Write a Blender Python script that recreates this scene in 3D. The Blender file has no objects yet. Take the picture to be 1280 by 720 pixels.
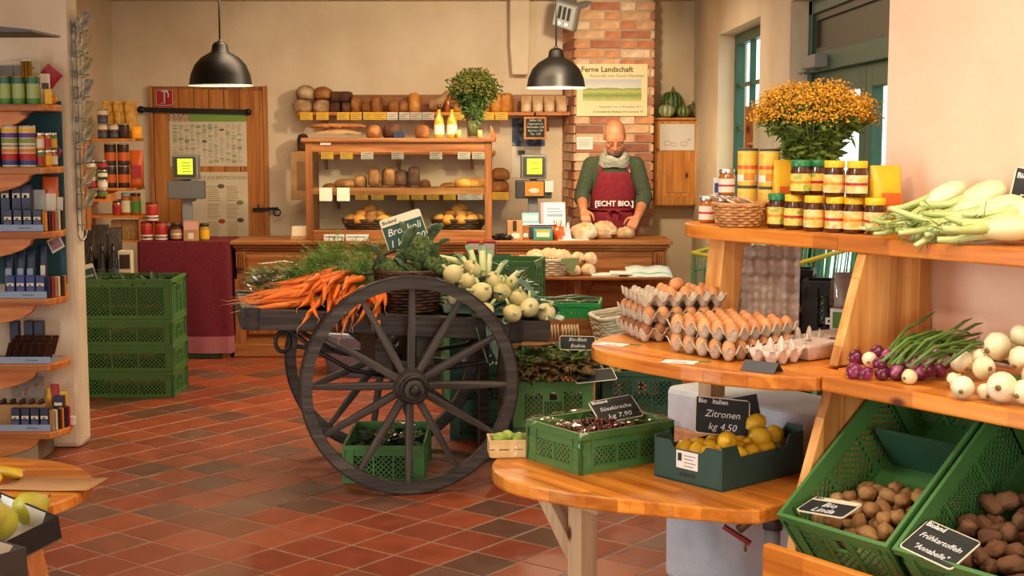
import bpy, math, random
from mathutils import Vector, Matrix, Euler, Quaternion, noise
random.seed(7)
S = bpy.context.scene
C = S.collection
PI = math.pi
R = math.radians
# ---------------------------------------------------------------- camera, light, exposure
CAMH = 1.7
FPX = 1778.0
PITCH = math.atan(195.0/FPX)
cam_d = bpy.data.cameras.new('camera'); cam = bpy.data.objects.new('camera', cam_d); C.objects.link(cam)
cam.location = (0, 0, CAMH); cam.rotation_euler = (PI/2-PITCH, 0, 0)
cam_d.sensor_width = 36.0; cam_d.lens = FPX/1280*36.0; cam_d.clip_start = 0.05; cam_d.clip_end = 200
S.camera = cam
S.view_settings.view_transform = 'Standard'; S.view_settings.look = 'None'
S.view_settings.gamma = 1.0; S.view_settings.use_curve_mapping = False
S.view_settings.exposure = 0.0
S.cycles.use_denoising = True
S.cycles.max_bounces = 7; S.cycles.diffuse_bounces = 4; S.cycles.glossy_bounces = 3
S.cycles.transmission_bounces = 6; S.cycles.transparent_max_bounces = 12
S.cycles.caustics_reflective = False; S.cycles.caustics_refractive = False
S.cycles.sample_clamp_indirect = 6.0
W = bpy.data.worlds.new('sky'); S.world = W; W.use_nodes = True
bg = W.node_tree.nodes['Background']
bg.inputs['Color'].default_value = (0.90, 0.98, 1.0, 1); bg.inputs['Strength'].default_value = 2.4

def area(name, loc, size, power, col, rot=(0, 0, 0), sy=None, spread=180):
    d = bpy.data.lights.new(name, 'AREA'); d.energy = power; d.color = col
    d.shape = 'RECTANGLE'; d.size = size; d.size_y = sy or size; d.spread = R(spread)
    o = bpy.data.objects.new(name, d); C.objects.link(o); o.location = loc; o.rotation_euler = rot
    return o
def spot(name, loc, target, power, col, angle=60, radius=0.06, blend=0.5):
    d = bpy.data.lights.new(name, 'SPOT'); d.energy = power; d.color = col
    d.spot_size = R(angle); d.spot_blend = blend; d.shadow_soft_size = radius
    o = bpy.data.objects.new(name, d); C.objects.link(o); o.location = loc
    o.rotation_euler = (Vector(target)-Vector(loc)).to_track_quat('-Z', 'Y').to_euler()
    return o
WARM = (1.0, 0.74, 0.48)
WARMW = (1.0, 0.85, 0.68)
# lamps of the shop on the ceiling above the frame, and soft fill lights added left of and behind the camera
area('left_daylight_fill', (-4.3, 2.4, 1.6), 3.0, 165, (0.90, 0.96, 1.0), (0, R(-90), 0), sy=1.6)
area('front_daylight_fill', (1.5, -1.8, 1.5), 2.4, 115, (1.0, 0.95, 0.90), (R(90), 0, 0), sy=1.8)
area('ceiling_light_front', (1.0, 3.0, 2.74), 1.4, 42, WARMW)
area('ceiling_light_middle', (0.2, 5.6, 2.74), 1.2, 26, WARM)
area('ceiling_light_back', (-0.6, 9.6, 2.74), 2.6, 85, WARM, sy=0.6)
spot('ceiling_spot_stand', (-0.5, 2.6, 2.7), (0.9, 4.5, 0.9), 88, WARMW, 62, 0.10, 0.9)
spot('ceiling_spot_bread', (0.55, 9.2, 2.7), (-0.3, 12.0, 1.7), 170, (1.0, 0.78, 0.50), 80, 0.08)
spot('ceiling_spot_cart', (-0.45, 6.75, 2.72), (-0.6, 6.9, 0.0), 85, WARM, 95, 0.06, 0.8)

# ---------------------------------------------------------------- pixel to place helpers
CP, SP = math.cos(PITCH), math.sin(PITCH)
def at(px, py, D):
    dx = (px-640)/FPX; dy = (360-py)/FPX
    t = D/(CP+dy*SP)
    return Vector((dx*t, D, CAMH+(-SP+dy*CP)*t))
def on(px, py, z):
    dx = (px-640)/FPX; dy = (360-py)/FPX
    t = (z-CAMH)/(-SP+dy*CP)
    return Vector((dx*t, (CP+dy*SP)*t, z))

# ---------------------------------------------------------------- materials
def _nt(name):
    m = bpy.data.materials.new(name); m.use_nodes = True
    nt = m.node_tree; b = nt.nodes['Principled BSDF']
    return m, nt, b
def _ramp(nt, stops):
    r = nt.nodes.new('ShaderNodeValToRGB'); e = r.color_ramp.elements
    e[0].position, e[0].color = stops[0][0], (*stops[0][1], 1)
    e[1].position, e[1].color = stops[-1][0], (*stops[-1][1], 1)
    for p, c in stops[1:-1]:
        k = e.new(p); k.color = (*c, 1)
    return r
def _coord(nt, scale=(1, 1, 1), rot=(0, 0, 0), kind='Object'):
    tc = nt.nodes.new('ShaderNodeTexCoord'); mp = nt.nodes.new('ShaderNodeMapping')
    mp.inputs['Scale'].default_value = scale; mp.inputs['Rotation'].default_value = rot
    nt.links.new(tc.outputs[kind], mp.inputs['Vector']); return mp
def lin(h):
    h = h.lstrip('#'); v = [int(h[i:i+2], 16)/255 for i in (0, 2, 4)]
    return tuple(((c+0.055)/1.055)**2.4 if c > 0.04045 else c/12.92 for c in v)
def plain(name, c, rough=0.6, metal=0.0, spec=0.5, emit=0.0, sss=0.0, var=0.0, coat=0.0):
    if isinstance(c, str): c = lin(c)
    m, nt, b = _nt(name)
    b.inputs['Base Color'].default_value = (*c, 1); b.inputs['Roughness'].default_value = rough
    b.inputs['Metallic'].default_value = metal; b.inputs['Specular IOR Level'].default_value = spec
    if coat: b.inputs['Coat Weight'].default_value = coat
    if emit:
        b.inputs['Emission Color'].default_value = (*c, 1); b.inputs['Emission Strength'].default_value = emit
    if var:
        oi = nt.nodes.new('ShaderNodeObjectInfo'); hs = nt.nodes.new('ShaderNodeHueSaturation')
        mr = nt.nodes.new('ShaderNodeMapRange'); mr.inputs['To Min'].default_value = 1-var; mr.inputs['To Max'].default_value = 1+var
        nt.links.new(oi.outputs['Random'], mr.inputs['Value']); nt.links.new(mr.outputs[0], hs.inputs['Value'])
        hs.inputs['Color'].default_value = (*c, 1); nt.links.new(hs.outputs[0], b.inputs['Base Color'])
    return m
def mottled(name, stops, scale=8.0, rough=0.6, detail=4.0, stretch=(1, 1, 1), bump=0.0, bscale=None, var=0.0, kind='Object', spec=0.5, sss=0.0, rnd=False, metal=0.0):
    """noise-mottled surface; stops = [(pos, colour)...]"""
    stops = [(p, lin(c) if isinstance(c, str) else c) for p, c in stops]
    m, nt, b = _nt(name)
    mp = _coord(nt, stretch, kind=kind)
    n = nt.nodes.new('ShaderNodeTexNoise'); n.inputs['Scale'].default_value = scale; n.inputs['Detail'].default_value = detail
    vec = mp.outputs[0]
    if rnd:
        oi = nt.nodes.new('ShaderNodeObjectInfo'); ad = nt.nodes.new('ShaderNodeVectorMath'); ad.operation = 'ADD'
        ml = nt.nodes.new('ShaderNodeMath'); ml.operation = 'MULTIPLY'; ml.inputs[1].default_value = 37.0
        nt.links.new(oi.outputs['Random'], ml.inputs[0]); nt.links.new(mp.outputs[0], ad.inputs[0]); nt.links.new(ml.outputs[0], ad.inputs[1]); vec = ad.outputs[0]
    nt.links.new(vec, n.inputs['Vector'])
    r = _ramp(nt, stops); nt.links.new(n.outputs['Fac'], r.inputs[0]); out = r.outputs[0]
    if var:
        oi = nt.nodes.new('ShaderNodeObjectInfo'); hs = nt.nodes.new('ShaderNodeHueSaturation')
        mr = nt.nodes.new('ShaderNodeMapRange'); mr.inputs['To Min'].default_value = 1-var; mr.inputs['To Max'].default_value = 1+var
        nt.links.new(oi.outputs['Random'], mr.inputs['Value']); nt.links.new(mr.outputs[0], hs.inputs['Value'])
        nt.links.new(out, hs.inputs['Color']); out = hs.outputs[0]
    nt.links.new(out, b.inputs['Base Color'])
    b.inputs['Roughness'].default_value = rough; b.inputs['Specular IOR Level'].default_value = spec; b.inputs['Metallic'].default_value = metal
    if bump:
        n2 = nt.nodes.new('ShaderNodeTexNoise'); n2.inputs['Scale'].default_value = bscale or scale*2; n2.inputs['Detail'].default_value = 5
        nt.links.new(vec, n2.inputs['Vector'])
        bp = nt.nodes.new('ShaderNodeBump'); bp.inputs['Strength'].default_value = bump; bp.inputs['Distance'].default_value = 0.02
        nt.links.new(n2.outputs['Fac'], bp.inputs['Height']); nt.links.new(bp.outputs[0], b.inputs['Normal'])
    return m
def wood(name, dark, mid, light, axis=0, rough=0.45, strips=None, grain=1.0, knots=True, kcol='#5a2a10', spec=0.4, var=0.0):
    """grain along an object axis; strips=(w,l): glued blocks of differing tone"""
    dark, mid, light, kcol = [lin(c) if isinstance(c, str) else c for c in (dark, mid, light, kcol)]
    m, nt, b = _nt(name)
    sc = [16*grain]*3; sc[axis] = 1.1*grain
    mp = _coord(nt, sc)
    oi = nt.nodes.new('ShaderNodeObjectInfo'); ad = nt.nodes.new('ShaderNodeVectorMath'); ad.operation = 'ADD'
    ml = nt.nodes.new('ShaderNodeMath'); ml.operation = 'MULTIPLY'; ml.inputs[1].default_value = 23.0
    nt.links.new(oi.outputs['Random'], ml.inputs[0]); nt.links.new(mp.outputs[0], ad.inputs[0]); nt.links.new(ml.outputs[0], ad.inputs[1])
    n = nt.nodes.new('ShaderNodeTexNoise'); n.inputs['Scale'].default_value = 1.6; n.inputs['Detail'].default_value = 6; n.inputs['Distortion'].default_value = 0.6
    nt.links.new(ad.outputs[0], n.inputs['Vector'])
    r = _ramp(nt, [(0.30, dark), (0.5, mid), (0.70, light)]); nt.links.new(n.outputs['Fac'], r.inputs[0]); out = r.outputs[0]
    if strips:
        w, l = strips
        rot = (0, 0, PI/2) if axis == 1 else ((0, PI/2, 0) if axis == 2 else (0, 0, 0))
        mp2 = _coord(nt, (1, 1, 1), rot)
        br = nt.nodes.new('ShaderNodeTexBrick'); br.inputs['Scale'].default_value = 1.0
        br.inputs['Brick Width'].default_value = l; br.inputs['Row Height'].default_value = w; br.inputs['Mortar Size'].default_value = 0.0004
        br.inputs['Color1'].default_value = (0.72, 0.66, 0.6, 1); br.inputs['Color2'].default_value = (1.22, 1.2, 1.15, 1); br.inputs['Mortar'].default_value = (0.55, 0.5, 0.45, 1)
        nt.links.new(mp2.outputs[0], br.inputs['Vector'])
        mx = nt.nodes.new('ShaderNodeMix'); mx.data_type = 'RGBA'; mx.blend_type = 'MULTIPLY'; mx.inputs[0].default_value = 1.0
        nt.links.new(out, mx.inputs[6]); nt.links.new(br.outputs['Color'], mx.inputs[7]); out = mx.outputs[2]
    if knots:
        sk = [9.0]*3; sk[axis] = 4.5
        mp3 = _coord(nt, sk)
        v = nt.nodes.new('ShaderNodeTexVoronoi'); v.inputs['Scale'].default_value = 0.8*grain
        ad2 = nt.nodes.new('ShaderNodeVectorMath'); ad2.operation = 'ADD'
        nt.links.new(mp3.outputs[0], ad2.inputs[0]); nt.links.new(ml.outputs[0], ad2.inputs[1]); nt.links.new(ad2.outputs[0], v.inputs['Vector'])
        kr = _ramp(nt, [(0.055, (1, 1, 1)), (0.13, (0, 0, 0))]); nt.links.new(v.outputs['Distance'], kr.inputs[0])
        mk = nt.nodes.new('ShaderNodeMix'); mk.data_type = 'RGBA'; nt.links.new(kr.outputs[0], mk.inputs[0])
        nt.links.new(out, mk.inputs[6]); mk.inputs[7].default_value = (*kcol, 1); out = mk.outputs[2]
    if var:
        hs = nt.nodes.new('ShaderNodeHueSaturation')
        mr = nt.nodes.new('ShaderNodeMapRange'); mr.inputs['To Min'].default_value = 1-var; mr.inputs['To Max'].default_value = 1+var
        nt.links.new(oi.outputs['Random'], mr.inputs['Value']); nt.links.new(mr.outputs[0], hs.inputs['Value'])
        nt.links.new(out, hs.inputs['Color']); out = hs.outputs[0]
    nt.links.new(out, b.inputs['Base Color']); b.inputs['Roughness'].default_value = rough; b.inputs['Specular IOR Level'].default_value = spec
    bp = nt.nodes.new('ShaderNodeBump'); bp.inputs['Strength'].default_value = 0.12; bp.inputs['Distance'].default_value = 0.004
    nt.links.new(n.outputs['Fac'], bp.inputs['Height']); nt.links.new(bp.outputs[0], b.inputs['Normal'])
    return m
def glassy(name, tint=(1, 1, 1), alpha=0.12, rough=0.03, ior=1.4):
    """thin clear sheet: mostly see-through with a mirror sheen"""
    m = bpy.data.materials.new(name); m.use_nodes = True; nt = m.node_tree; nt.nodes.clear()
    o = nt.nodes.new('ShaderNodeOutputMaterial'); t = nt.nodes.new('ShaderNodeBsdfTransparent'); t.inputs[0].default_value = (*tint, 1)
    g = nt.nodes.new('ShaderNodeBsdfGlossy'); g.inputs['Roughness'].default_value = rough
    f = nt.nodes.new('ShaderNodeLayerWeight'); f.inputs['Blend'].default_value = 0.5
    pw = nt.nodes.new('ShaderNodeMath'); pw.operation = 'POWER'; pw.inputs[1].default_value = 4.0; nt.links.new(f.outputs['Facing'], pw.inputs[0])
    a = nt.nodes.new('ShaderNodeMath'); a.operation = 'MULTIPLY_ADD'; a.inputs[1].default_value = (ior-1)*1.2; a.inputs[2].default_value = alpha; a.use_clamp = True
    nt.links.new(pw.outputs[0], a.inputs[0])
    x = nt.nodes.new('ShaderNodeMixShader'); nt.links.new(a.outputs[0], x.inputs[0]); nt.links.new(t.outputs[0], x.inputs[1]); nt.links.new(g.outputs[0], x.inputs[2])
    nt.links.new(x.outputs[0], o.inputs[0]); return m

# ---------------------------------------------------------------- mesh builder
class MB:
    def __init__(s): s.v = []; s.f = []; s.m = []; s.sm = []
    def add(s, vs, fs, mat=0, smooth=False, M=None):
        k = len(s.v)
        if M is not None: vs = [M @ Vector(p) for p in vs]
        s.v.extend([tuple(p) for p in vs])
        for f in fs:
            s.f.append(tuple(i+k for i in f)); s.m.append(mat); s.sm.append(smooth)
        return s
    def box(s, c, d, mat=0, M=None, rz=0.0, taper=1.0):
        x, y, z = d[0]/2, d[1]/2, d[2]/2; t = taper
        vs = [(-x, -y, -z), (x, -y, -z), (x, y, -z), (-x, y, -z), (-x*t, -y*t, z), (x*t, -y*t, z), (x*t, y*t, z), (-x*t, y*t, z)]
        T = Matrix.Translation(Vector(c)) @ Matrix.Rotation(rz, 4, 'Z')
        if M is not None: T = M @ T
        return s.add(vs, [(3, 2, 1, 0), (4, 5, 6, 7), (0, 1, 5, 4), (1, 2, 6, 5), (2, 3, 7, 6), (3, 0, 4, 7)], mat, False, T)
    def b2(s, a, b, mat=0, M=None):
        return s.box([(a[i]+b[i])/2 for i in range(3)], [abs(b[i]-a[i]) for i in range(3)], mat, M)
    def bar(s, p, q, w, h=None, mat=0, up=(0, 0, 1)):
        """box bar from p to q, w wide and h high"""
        p, q = Vector(p), Vector(q); h = h or w; d = (q-p); L = d.length; d.normalize()
        up = Vector(up)
        if abs(d.dot(up)) > 0.99: up = Vector((0, 1, 0))
        sx = d.cross(up).normalized(); uz = sx.cross(d)
        M = Matrix((( *sx, 0), (*d, 0), (*uz, 0), (0, 0, 0, 1))).transposed(); M.translation = (p+q)/2
        return s.box((0, 0, 0), (w, L, h), mat, M)
    def lathe(s, prof, n=16, mat=0, M=None, smooth=True, caps=True, sx=1.0, sy=1.0, a0=0.0):
        vs = []; fs = []
        for r, z in prof:
            for i in range(n):
                a = a0+2*PI*i/n; vs.append((r*math.cos(a)*sx, r*math.sin(a)*sy, z))
        for j in range(len(prof)-1):
            for i in range(n):
                k = (i+1) % n; fs.append((j*n+i, j*n+k, (j+1)*n+k, (j+1)*n+i))
        if caps:
            if prof[0][0] > 1e-5: fs.append(tuple(reversed(range(n))))
            if prof[-1][0] > 1e-5: fs.append(tuple(range((len(prof)-1)*n, len(prof)*n)))
        return s.add(vs, fs, mat, smooth, M)
    def cyl(s, p, q, r, r2=None, n=12, mat=0, smooth=True, M=None):
        p, q = Vector(p), Vector(q); d = q-p
        T = Matrix.Translation(p) @ d.to_track_quat('Z', 'Y').to_matrix().to_4x4()
        if M is not None: T = M @ T
        return s.lathe([(r, 0), (r if r2 is None else r2, d.length)], n, mat, T, smooth)
    def tube(s, pts, r, n=6, mat=0, smooth=True, closed=False, M=None):
        pts = [Vector(p) for p in pts]; N = len(pts); vs = []; fs = []
        rr = r if isinstance(r, (list, tuple)) else [r]*N
        ref = None
        for i, p in enumerate(pts):
            a = pts[(i-1) % N] if (closed or i > 0) else p
            b = pts[(i+1) % N] if (closed or i < N-1) else p
            d = (b-a).normalized() if (b-a).length > 1e-9 else Vector((0, 0, 1))
            if ref is None: ref = Vector((0, 0, 1)) if abs(d.z) < 0.9 else Vector((1, 0, 0))
            x = d.cross(ref)
            if x.length < 1e-4: x = d.cross(Vector((0.3, 1, 0.2)))
            x.normalize(); y = x.cross(d); ref = y
            for k in range(n):
                t = 2*PI*k/n; vs.append(p+x*math.cos(t)*rr[i]+y*math.sin(t)*rr[i])
        for i in range(N if closed else N-1):
            j = (i+1) % N
            for k in range(n):
                l = (k+1) % n; fs.append((i*n+k, j*n+k, j*n+l, i*n+l))
        if not closed: fs += [tuple(range(n)), tuple(reversed(range((N-1)*n, N*n)))]
        return s.add(vs, fs, mat, smooth, M)
    def ell(s, c, r, seg=12, rings=8, mat=0, M=None, flat=None, jit=0.0, seed=0, smooth=True):
        """ellipsoid; flat clips the bottom at flat*rz; jit roughens"""
        vs = [(0, 0, -1)]; fs = []
        for j in range(1, rings):
            t = PI*j/rings
            for i in range(seg):
                a = 2*PI*i/seg; vs.append((math.sin(t)*math.cos(a), math.sin(t)*math.sin(a), -math.cos(t)))
        vs.append((0, 0, 1)); N = len(vs)
        for i in range(seg):
            k = (i+1) % seg; fs.append((0, 1+k, 1+i)); fs.append((N-1, N-1-seg+i, N-1-seg+k))
            for j in range(rings-2):
                fs.append((1+j*seg+i, 1+j*seg+k, 1+(j+1)*seg+k, 1+(j+1)*seg+i))
        out = []
        for p in vs:
            p = Vector(p)
            if jit: p = p*(1+jit*noise.noise(p*1.7+Vector((seed*3.1, seed*1.7, seed))))
            if flat is not None and p.z < flat: p.z = flat+(p.z-flat)*0.12
            out.append((c[0]+p.x*r[0], c[1]+p.y*r[1], c[2]+p.z*r[2]))
        return s.add(out, fs, mat, smooth, M)
    def prism(s, poly, z0, z1, mat=0, M=None, smooth=False):
        n = len(poly); vs = [(x, y, z0) for x, y in poly]+[(x, y, z1) for x, y in poly]
        fs = [tuple(reversed(range(n))), tuple(range(n, 2*n))]+[(i, (i+1) % n, n+(i+1) % n, n+i) for i in range(n)]
        return s.add(vs, fs, mat, smooth, M)
    def quad(s, a, b, c, d, mat=0): return s.add([a, b, c, d], [(0, 1, 2, 3)], mat)
    def grid(s, fn, nu, nv, mat=0, smooth=True, M=None, closed_u=False):
        vs = [fn(i/nu, j/nv) for j in range(nv+1) for i in range(nu+(0 if closed_u else 1))]
        w = nu if closed_u else nu+1; fs = []
        for j in range(nv):
            for i in range(nu):
                k = (i+1) % w if closed_u else i+1
                fs.append((j*w+i, j*w+k, (j+1)*w+k, (j+1)*w+i))
        return s.add(vs, fs, mat, smooth, M)
    def mesh(s, name, mats):
        me = bpy.data.meshes.new(name); me.from_pydata(s.v, [], s.f)
        me.polygons.foreach_set('material_index', s.m); me.polygons.foreach_set('use_smooth', s.sm)
        for x in (mats if isinstance(mats, (list, tuple)) else [mats]): me.materials.append(x)
        me.validate(); me.update(); return me

def tag(o, label=None, cat=None, group=None, kind=None):
    if label: o['label'] = label
    if cat: o['category'] = cat
    if group: o['group'] = group
    if kind: o['kind'] = kind
    return o
def put(o, loc=(0, 0, 0), rot=None):
    """rot: number = turn about z, 3-tuple = euler, Matrix = 3x3 orientation"""
    o.location = loc
    if rot is None: return o
    if isinstance(rot, (int, float)): o.rotation_euler = (0, 0, rot)
    elif isinstance(rot, (Matrix, Quaternion)): o.rotation_euler = rot.to_euler()
    else: o.rotation_euler = rot
    return o
def link(name, data, parent=None, loc=(0, 0, 0), rot=None):
    o = bpy.data.objects.new(name, data); C.objects.link(o); put(o, loc, rot)
    if parent is not None: o.parent = parent
    return o
def E(name, label, cat, loc=(0, 0, 0), rot=None, group=None, kind=None):
    return tag(link(name, None, None, loc, rot), label, cat, group, kind)
def part(name, mb, mats, parent, loc=(0, 0, 0), rot=None, bevel=0.0, kind=None, label=None, solid=0.0):
    me = mb if isinstance(mb, bpy.types.Mesh) else mb.mesh(name, mats)
    o = link(name, me, parent, loc, rot)
    if solid:
        md = o.modifiers.new('t', 'SOLIDIFY'); md.thickness = solid; md.offset = 0
    if bevel:
        md = o.modifiers.new('b', 'BEVEL'); md.width = bevel; md.segments = 2; md.limit_method = 'ANGLE'; md.angle_limit = R(40)
    if kind: o['kind'] = kind
    if label: o['label'] = label
    return o
def O(name, mb, mats, label, cat, loc=(0, 0, 0), rot=None, group=None, bevel=0.0, kind=None, solid=0.0):
    return tag(part(name, mb, mats, None, loc, rot, bevel, None, None, solid), label, cat, group, kind)
def struct(name, mb, mats, parent=None, loc=(0, 0, 0), rot=None, bevel=0.0):
    return tag(part(name, mb, mats, parent, loc, rot, bevel), kind=None if parent else 'structure')
def dup(src, loc, rot=None, label=None, group=None, scale=None):
    def cp(o, par):
        c = o.copy(); C.objects.link(c); c.parent = par
        for ch in list(o.children): cp(ch, c)
        return c
    c = cp(src, None); c.location = loc
    if rot is not None: put(c, loc, rot)
    if scale is not None: c.scale = scale if isinstance(scale, (tuple, list)) else (scale,)*3
    if label: c['label'] = label
    if group: c['group'] = group
    return c
_tx = {}
def text(s, size, parent, loc, rot, mat, name='lettering', align='CENTER', shear=0.0, ext=0.0004, sx=1.0, bold=0.0):
    cu = bpy.data.curves.new('lettering', 'FONT'); cu.body = s; cu.size = size; cu.align_x = align; cu.align_y = 'CENTER'
    cu.extrude = ext; cu.resolution_u = 2; cu.shear = shear; cu.offset = bold
    key = (s, round(size, 4), align, shear, ext, bold, mat.name)
    if key not in _tx:
        cu.materials.append(mat); tmp = bpy.data.objects.new('tmp', cu)
        me = bpy.data.meshes.new_from_object(tmp); me.name = 'lettering'; bpy.data.objects.remove(tmp)
        if not me.materials: me.materials.append(mat)
        _tx[key] = me
    o = link(name, _tx[key], parent, loc, rot)
    if sx != 1.0: o.scale = (sx, 1, 1)
    return o
def frame3(x, y):
    """3x3 orientation whose local x runs along x and local y lies near y"""
    x = Vector(x).normalized(); z = x.cross(Vector(y)).normalized(); y = z.cross(x)
    return Matrix((x, y, z)).transposed()
# ================================================================ materials
M_plaster = mottled('plaster', [(0.25, '#decbac'), (0.6, '#eedfc4')], 2.2, 0.9, 5, bump=0.35, bscale=9, spec=0.15)
M_plaster_pink = mottled('pink_plaster', [(0.25, '#deb89c'), (0.6, '#e8c2a6')], 3.0, 0.9, 5, bump=0.25, bscale=14, spec=0.15)
M_white_lime = mottled('limewash', [(0.25, '#bccad6'), (0.6, '#dfeaf2')], 5.0, 0.85, 6, bump=0.5, bscale=10, spec=0.2)
M_ceil = mottled('ceiling_paint', [(0.3, '#cfc0a4'), (0.7, '#ddd0b6')], 3.0, 0.9, spec=0.1)
M_green_frame = plain('green_frame_paint', '#2f5a48', 0.45)
M_olive = plain('olive_panel_paint', '#4a4a36', 0.5)
M_glass = glassy('window_glass', (0.96, 1.0, 0.98), 0.02, ior=1.25)
M_black = plain('black_iron', '#17181a', 0.45)
M_gray = plain('gray_plastic', '#8a8d8e', 0.5)
M_dgray = plain('dark_gray_plastic', '#43474a', 0.5)
M_white = plain('white_paper', '#e8e6df', 0.7)
M_paper2 = mottled('aged_paper', [(0.3, '#d9cdb0'), (0.7, '#e4dac2')], 6, 0.8)
M_pine = wood('orange_pine', '#b0622a', '#cf7f37', '#dd9a52', axis=0, strips=(0.045, 0.42))
M_pine_y = wood('orange_pine_across', '#b0622a', '#cf7f37', '#dd9a52', axis=1, strips=(0.045, 0.42))
M_pine_z = wood('orange_pine_upright', '#b5692f', '#cf8340', '#dc9c58', axis=2, strips=None)
M_lam = wood('glued_pine', '#b4621c', '#d3822c', '#e29a42', axis=0, strips=(0.048, 0.30), rough=0.32)
M_lam_z = wood('glued_pine_upright', '#b97a3c', '#d39a55', '#dfae6c', axis=2, strips=(0.07, 3.0), rough=0.4)
M_counter = wood('counter_wood', '#74421f', '#9c6434', '#b27d49', axis=0, rough=0.4, knots=False)
M_counter_z = wood('counter_wood_upright', '#74421f', '#986030', '#ae7845', axis=2, rough=0.4, knots=False)
M_cab = wood('cabinet_pine', '#b9742f', '#d69148', '#e3ab64', axis=2, rough=0.4)
M_doorpl = wood('door_plank_pine', '#a4612b', '#c07c3c', '#cf9250', axis=2, rough=0.5, var=0.08)
M_paleW = wood('raw_pale_timber', '#bfa077', '#d4b78c', '#e0c7a0', axis=2, rough=0.6)
M_darkW = wood('weathered_cart_wood', '#1f1a17', '#3a322c', '#4f453c', axis=0, rough=0.55, knots=False, grain=2.0)
M_red = plain('sign_red', '#b3212b', 0.5)
M_ink = plain('dark_ink', '#2e2c28', 0.8)
M_inkgray = plain('gray_ink', '#8d8a80', 0.8)
M_chalkboard = mottled('chalkboard_black', [(0.3, '#1d211f'), (0.7, '#2b2f2c')], 20, 0.7)
M_chalk = plain('chalk_white', '#e9eae4', 0.9)
M_greenSign = plain('sign_green', '#1f4a3c', 0.6)
M_cream = plain('cream_card', '#e6dcc0', 0.7)

def tile_mat(name, per_island):
    m, nt, b = _nt(name)
    if per_island:
        g = nt.nodes.new('ShaderNodeNewGeometry'); rnd = g.outputs['Random Per Island']
    else:
        g = nt.nodes.new('ShaderNodeObjectInfo'); rnd = g.outputs['Random']
    cols = ['#90442a', '#994a2d', '#8a4028', '#9f4f2f', '#8f452c', '#95472b', '#684535', '#9c4d2d', '#8a432c', '#804831', '#96482b', '#754f3f']
    r = nt.nodes.new('ShaderNodeValToRGB'); r.color_ramp.interpolation = 'CONSTANT'; e = r.color_ramp.elements
    e[0].position = 0; e[0].color = (*lin(cols[0]), 1); e[1].position = 1/12; e[1].color = (*lin(cols[1]), 1)
    for i in range(2, 12):
        k = e.new(i/12); k.color = (*lin(cols[i]), 1)
    nt.links.new(rnd, r.inputs[0])
    tc = nt.nodes.new('ShaderNodeTexCoord'); n = nt.nodes.new('ShaderNodeTexNoise'); n.inputs['Scale'].default_value = 9; n.inputs['Detail'].default_value = 6
    mp = nt.nodes.new('ShaderNodeVectorMath'); mp.operation = 'ADD'
    cx = nt.nodes.new('ShaderNodeMath'); cx.operation = 'MULTIPLY'; cx.inputs[1].default_value = 51
    nt.links.new(rnd, cx.inputs[0]); nt.links.new(tc.outputs['Object'], mp.inputs[0]); nt.links.new(cx.outputs[0], mp.inputs[1]); nt.links.new(mp.outputs[0], n.inputs['Vector'])
    r2 = _ramp(nt, [(0.3, (0.8, 0.8, 0.8)), (0.7, (1.12, 1.1, 1.08))]); nt.links.new(n.outputs['Fac'], r2.inputs[0])
    mx = nt.nodes.new('ShaderNodeMix'); mx.data_type = 'RGBA'; mx.blend_type = 'MULTIPLY'; mx.inputs[0].default_value = 1
    nt.links.new(r.outputs[0], mx.inputs[6]); nt.links.new(r2.outputs[0], mx.inputs[7]); nt.links.new(mx.outputs[2], b.inputs['Base Color'])
    rr = nt.nodes.new('ShaderNodeMapRange'); rr.inputs['To Min'].default_value = 0.30; rr.inputs['To Max'].default_value = 0.55
    nt.links.new(n.outputs['Fac'], rr.inputs['Value']); nt.links.new(rr.outputs[0], b.inputs['Roughness'])
    b.inputs['Specular IOR Level'].default_value = 0.45
    return m
M_tile = tile_mat('terracotta_tile', False); M_tile_far = tile_mat('terracotta_tile_far', True)
M_grout = mottled('floor_grout', [(0.3, '#8c755d'), (0.7, '#a38b71')], 14, 0.9)

# ================================================================ room shell
XR, YB, XL, ZC = 1.55, 12.25, -3.4, 2.80
ROOM = [(-4.9, -2.2), (4.3, -2.2), (4.3, 1.6), (1.76, 5.2), (1.76, 12.4), (-4.9, 12.4)]
floor = struct('floor', MB().prism(ROOM, -0.08, -0.0025), M_grout)
TS = 0.2325; TH = R(37.0); TO = Vector((-1.872, 6.07))
ui = Vector((math.cos(TH), -math.sin(TH))); uj = Vector((math.sin(TH), math.cos(TH)))
def tile_mesh(c, far):
    pass
near = []; far = []
for i in range(-60, 60):
    for j in range(-60, 60):
        p = TO + ui*((i+0.5)*TS) + uj*((j+0.5)*TS)
        if not (-4.4 < p.x < 3.9 and -1.9 < p.y < 12.2) or (p.y > 5.0 and p.x > 1.6) or (1.6 < p.y <= 5.0 and p.x > 1.6+(5.0-p.y)*.66): continue
        if p.y < 7.7 and p.x < -4.4: continue
        px = 640+FPX*p.x/p.y if p.y > 1 else -999
        py = 165+FPX*CAMH/max(p.y, 0.1)
        vis = -25 < px < 1000 and py < 735 and p.y > 4.9 and not (px > 830 and p.y < 7.0)
        (near if vis else far).append(p)
near.sort(key=lambda p: p.y); far += near[300:]; near = near[:300]
tms = []
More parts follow.
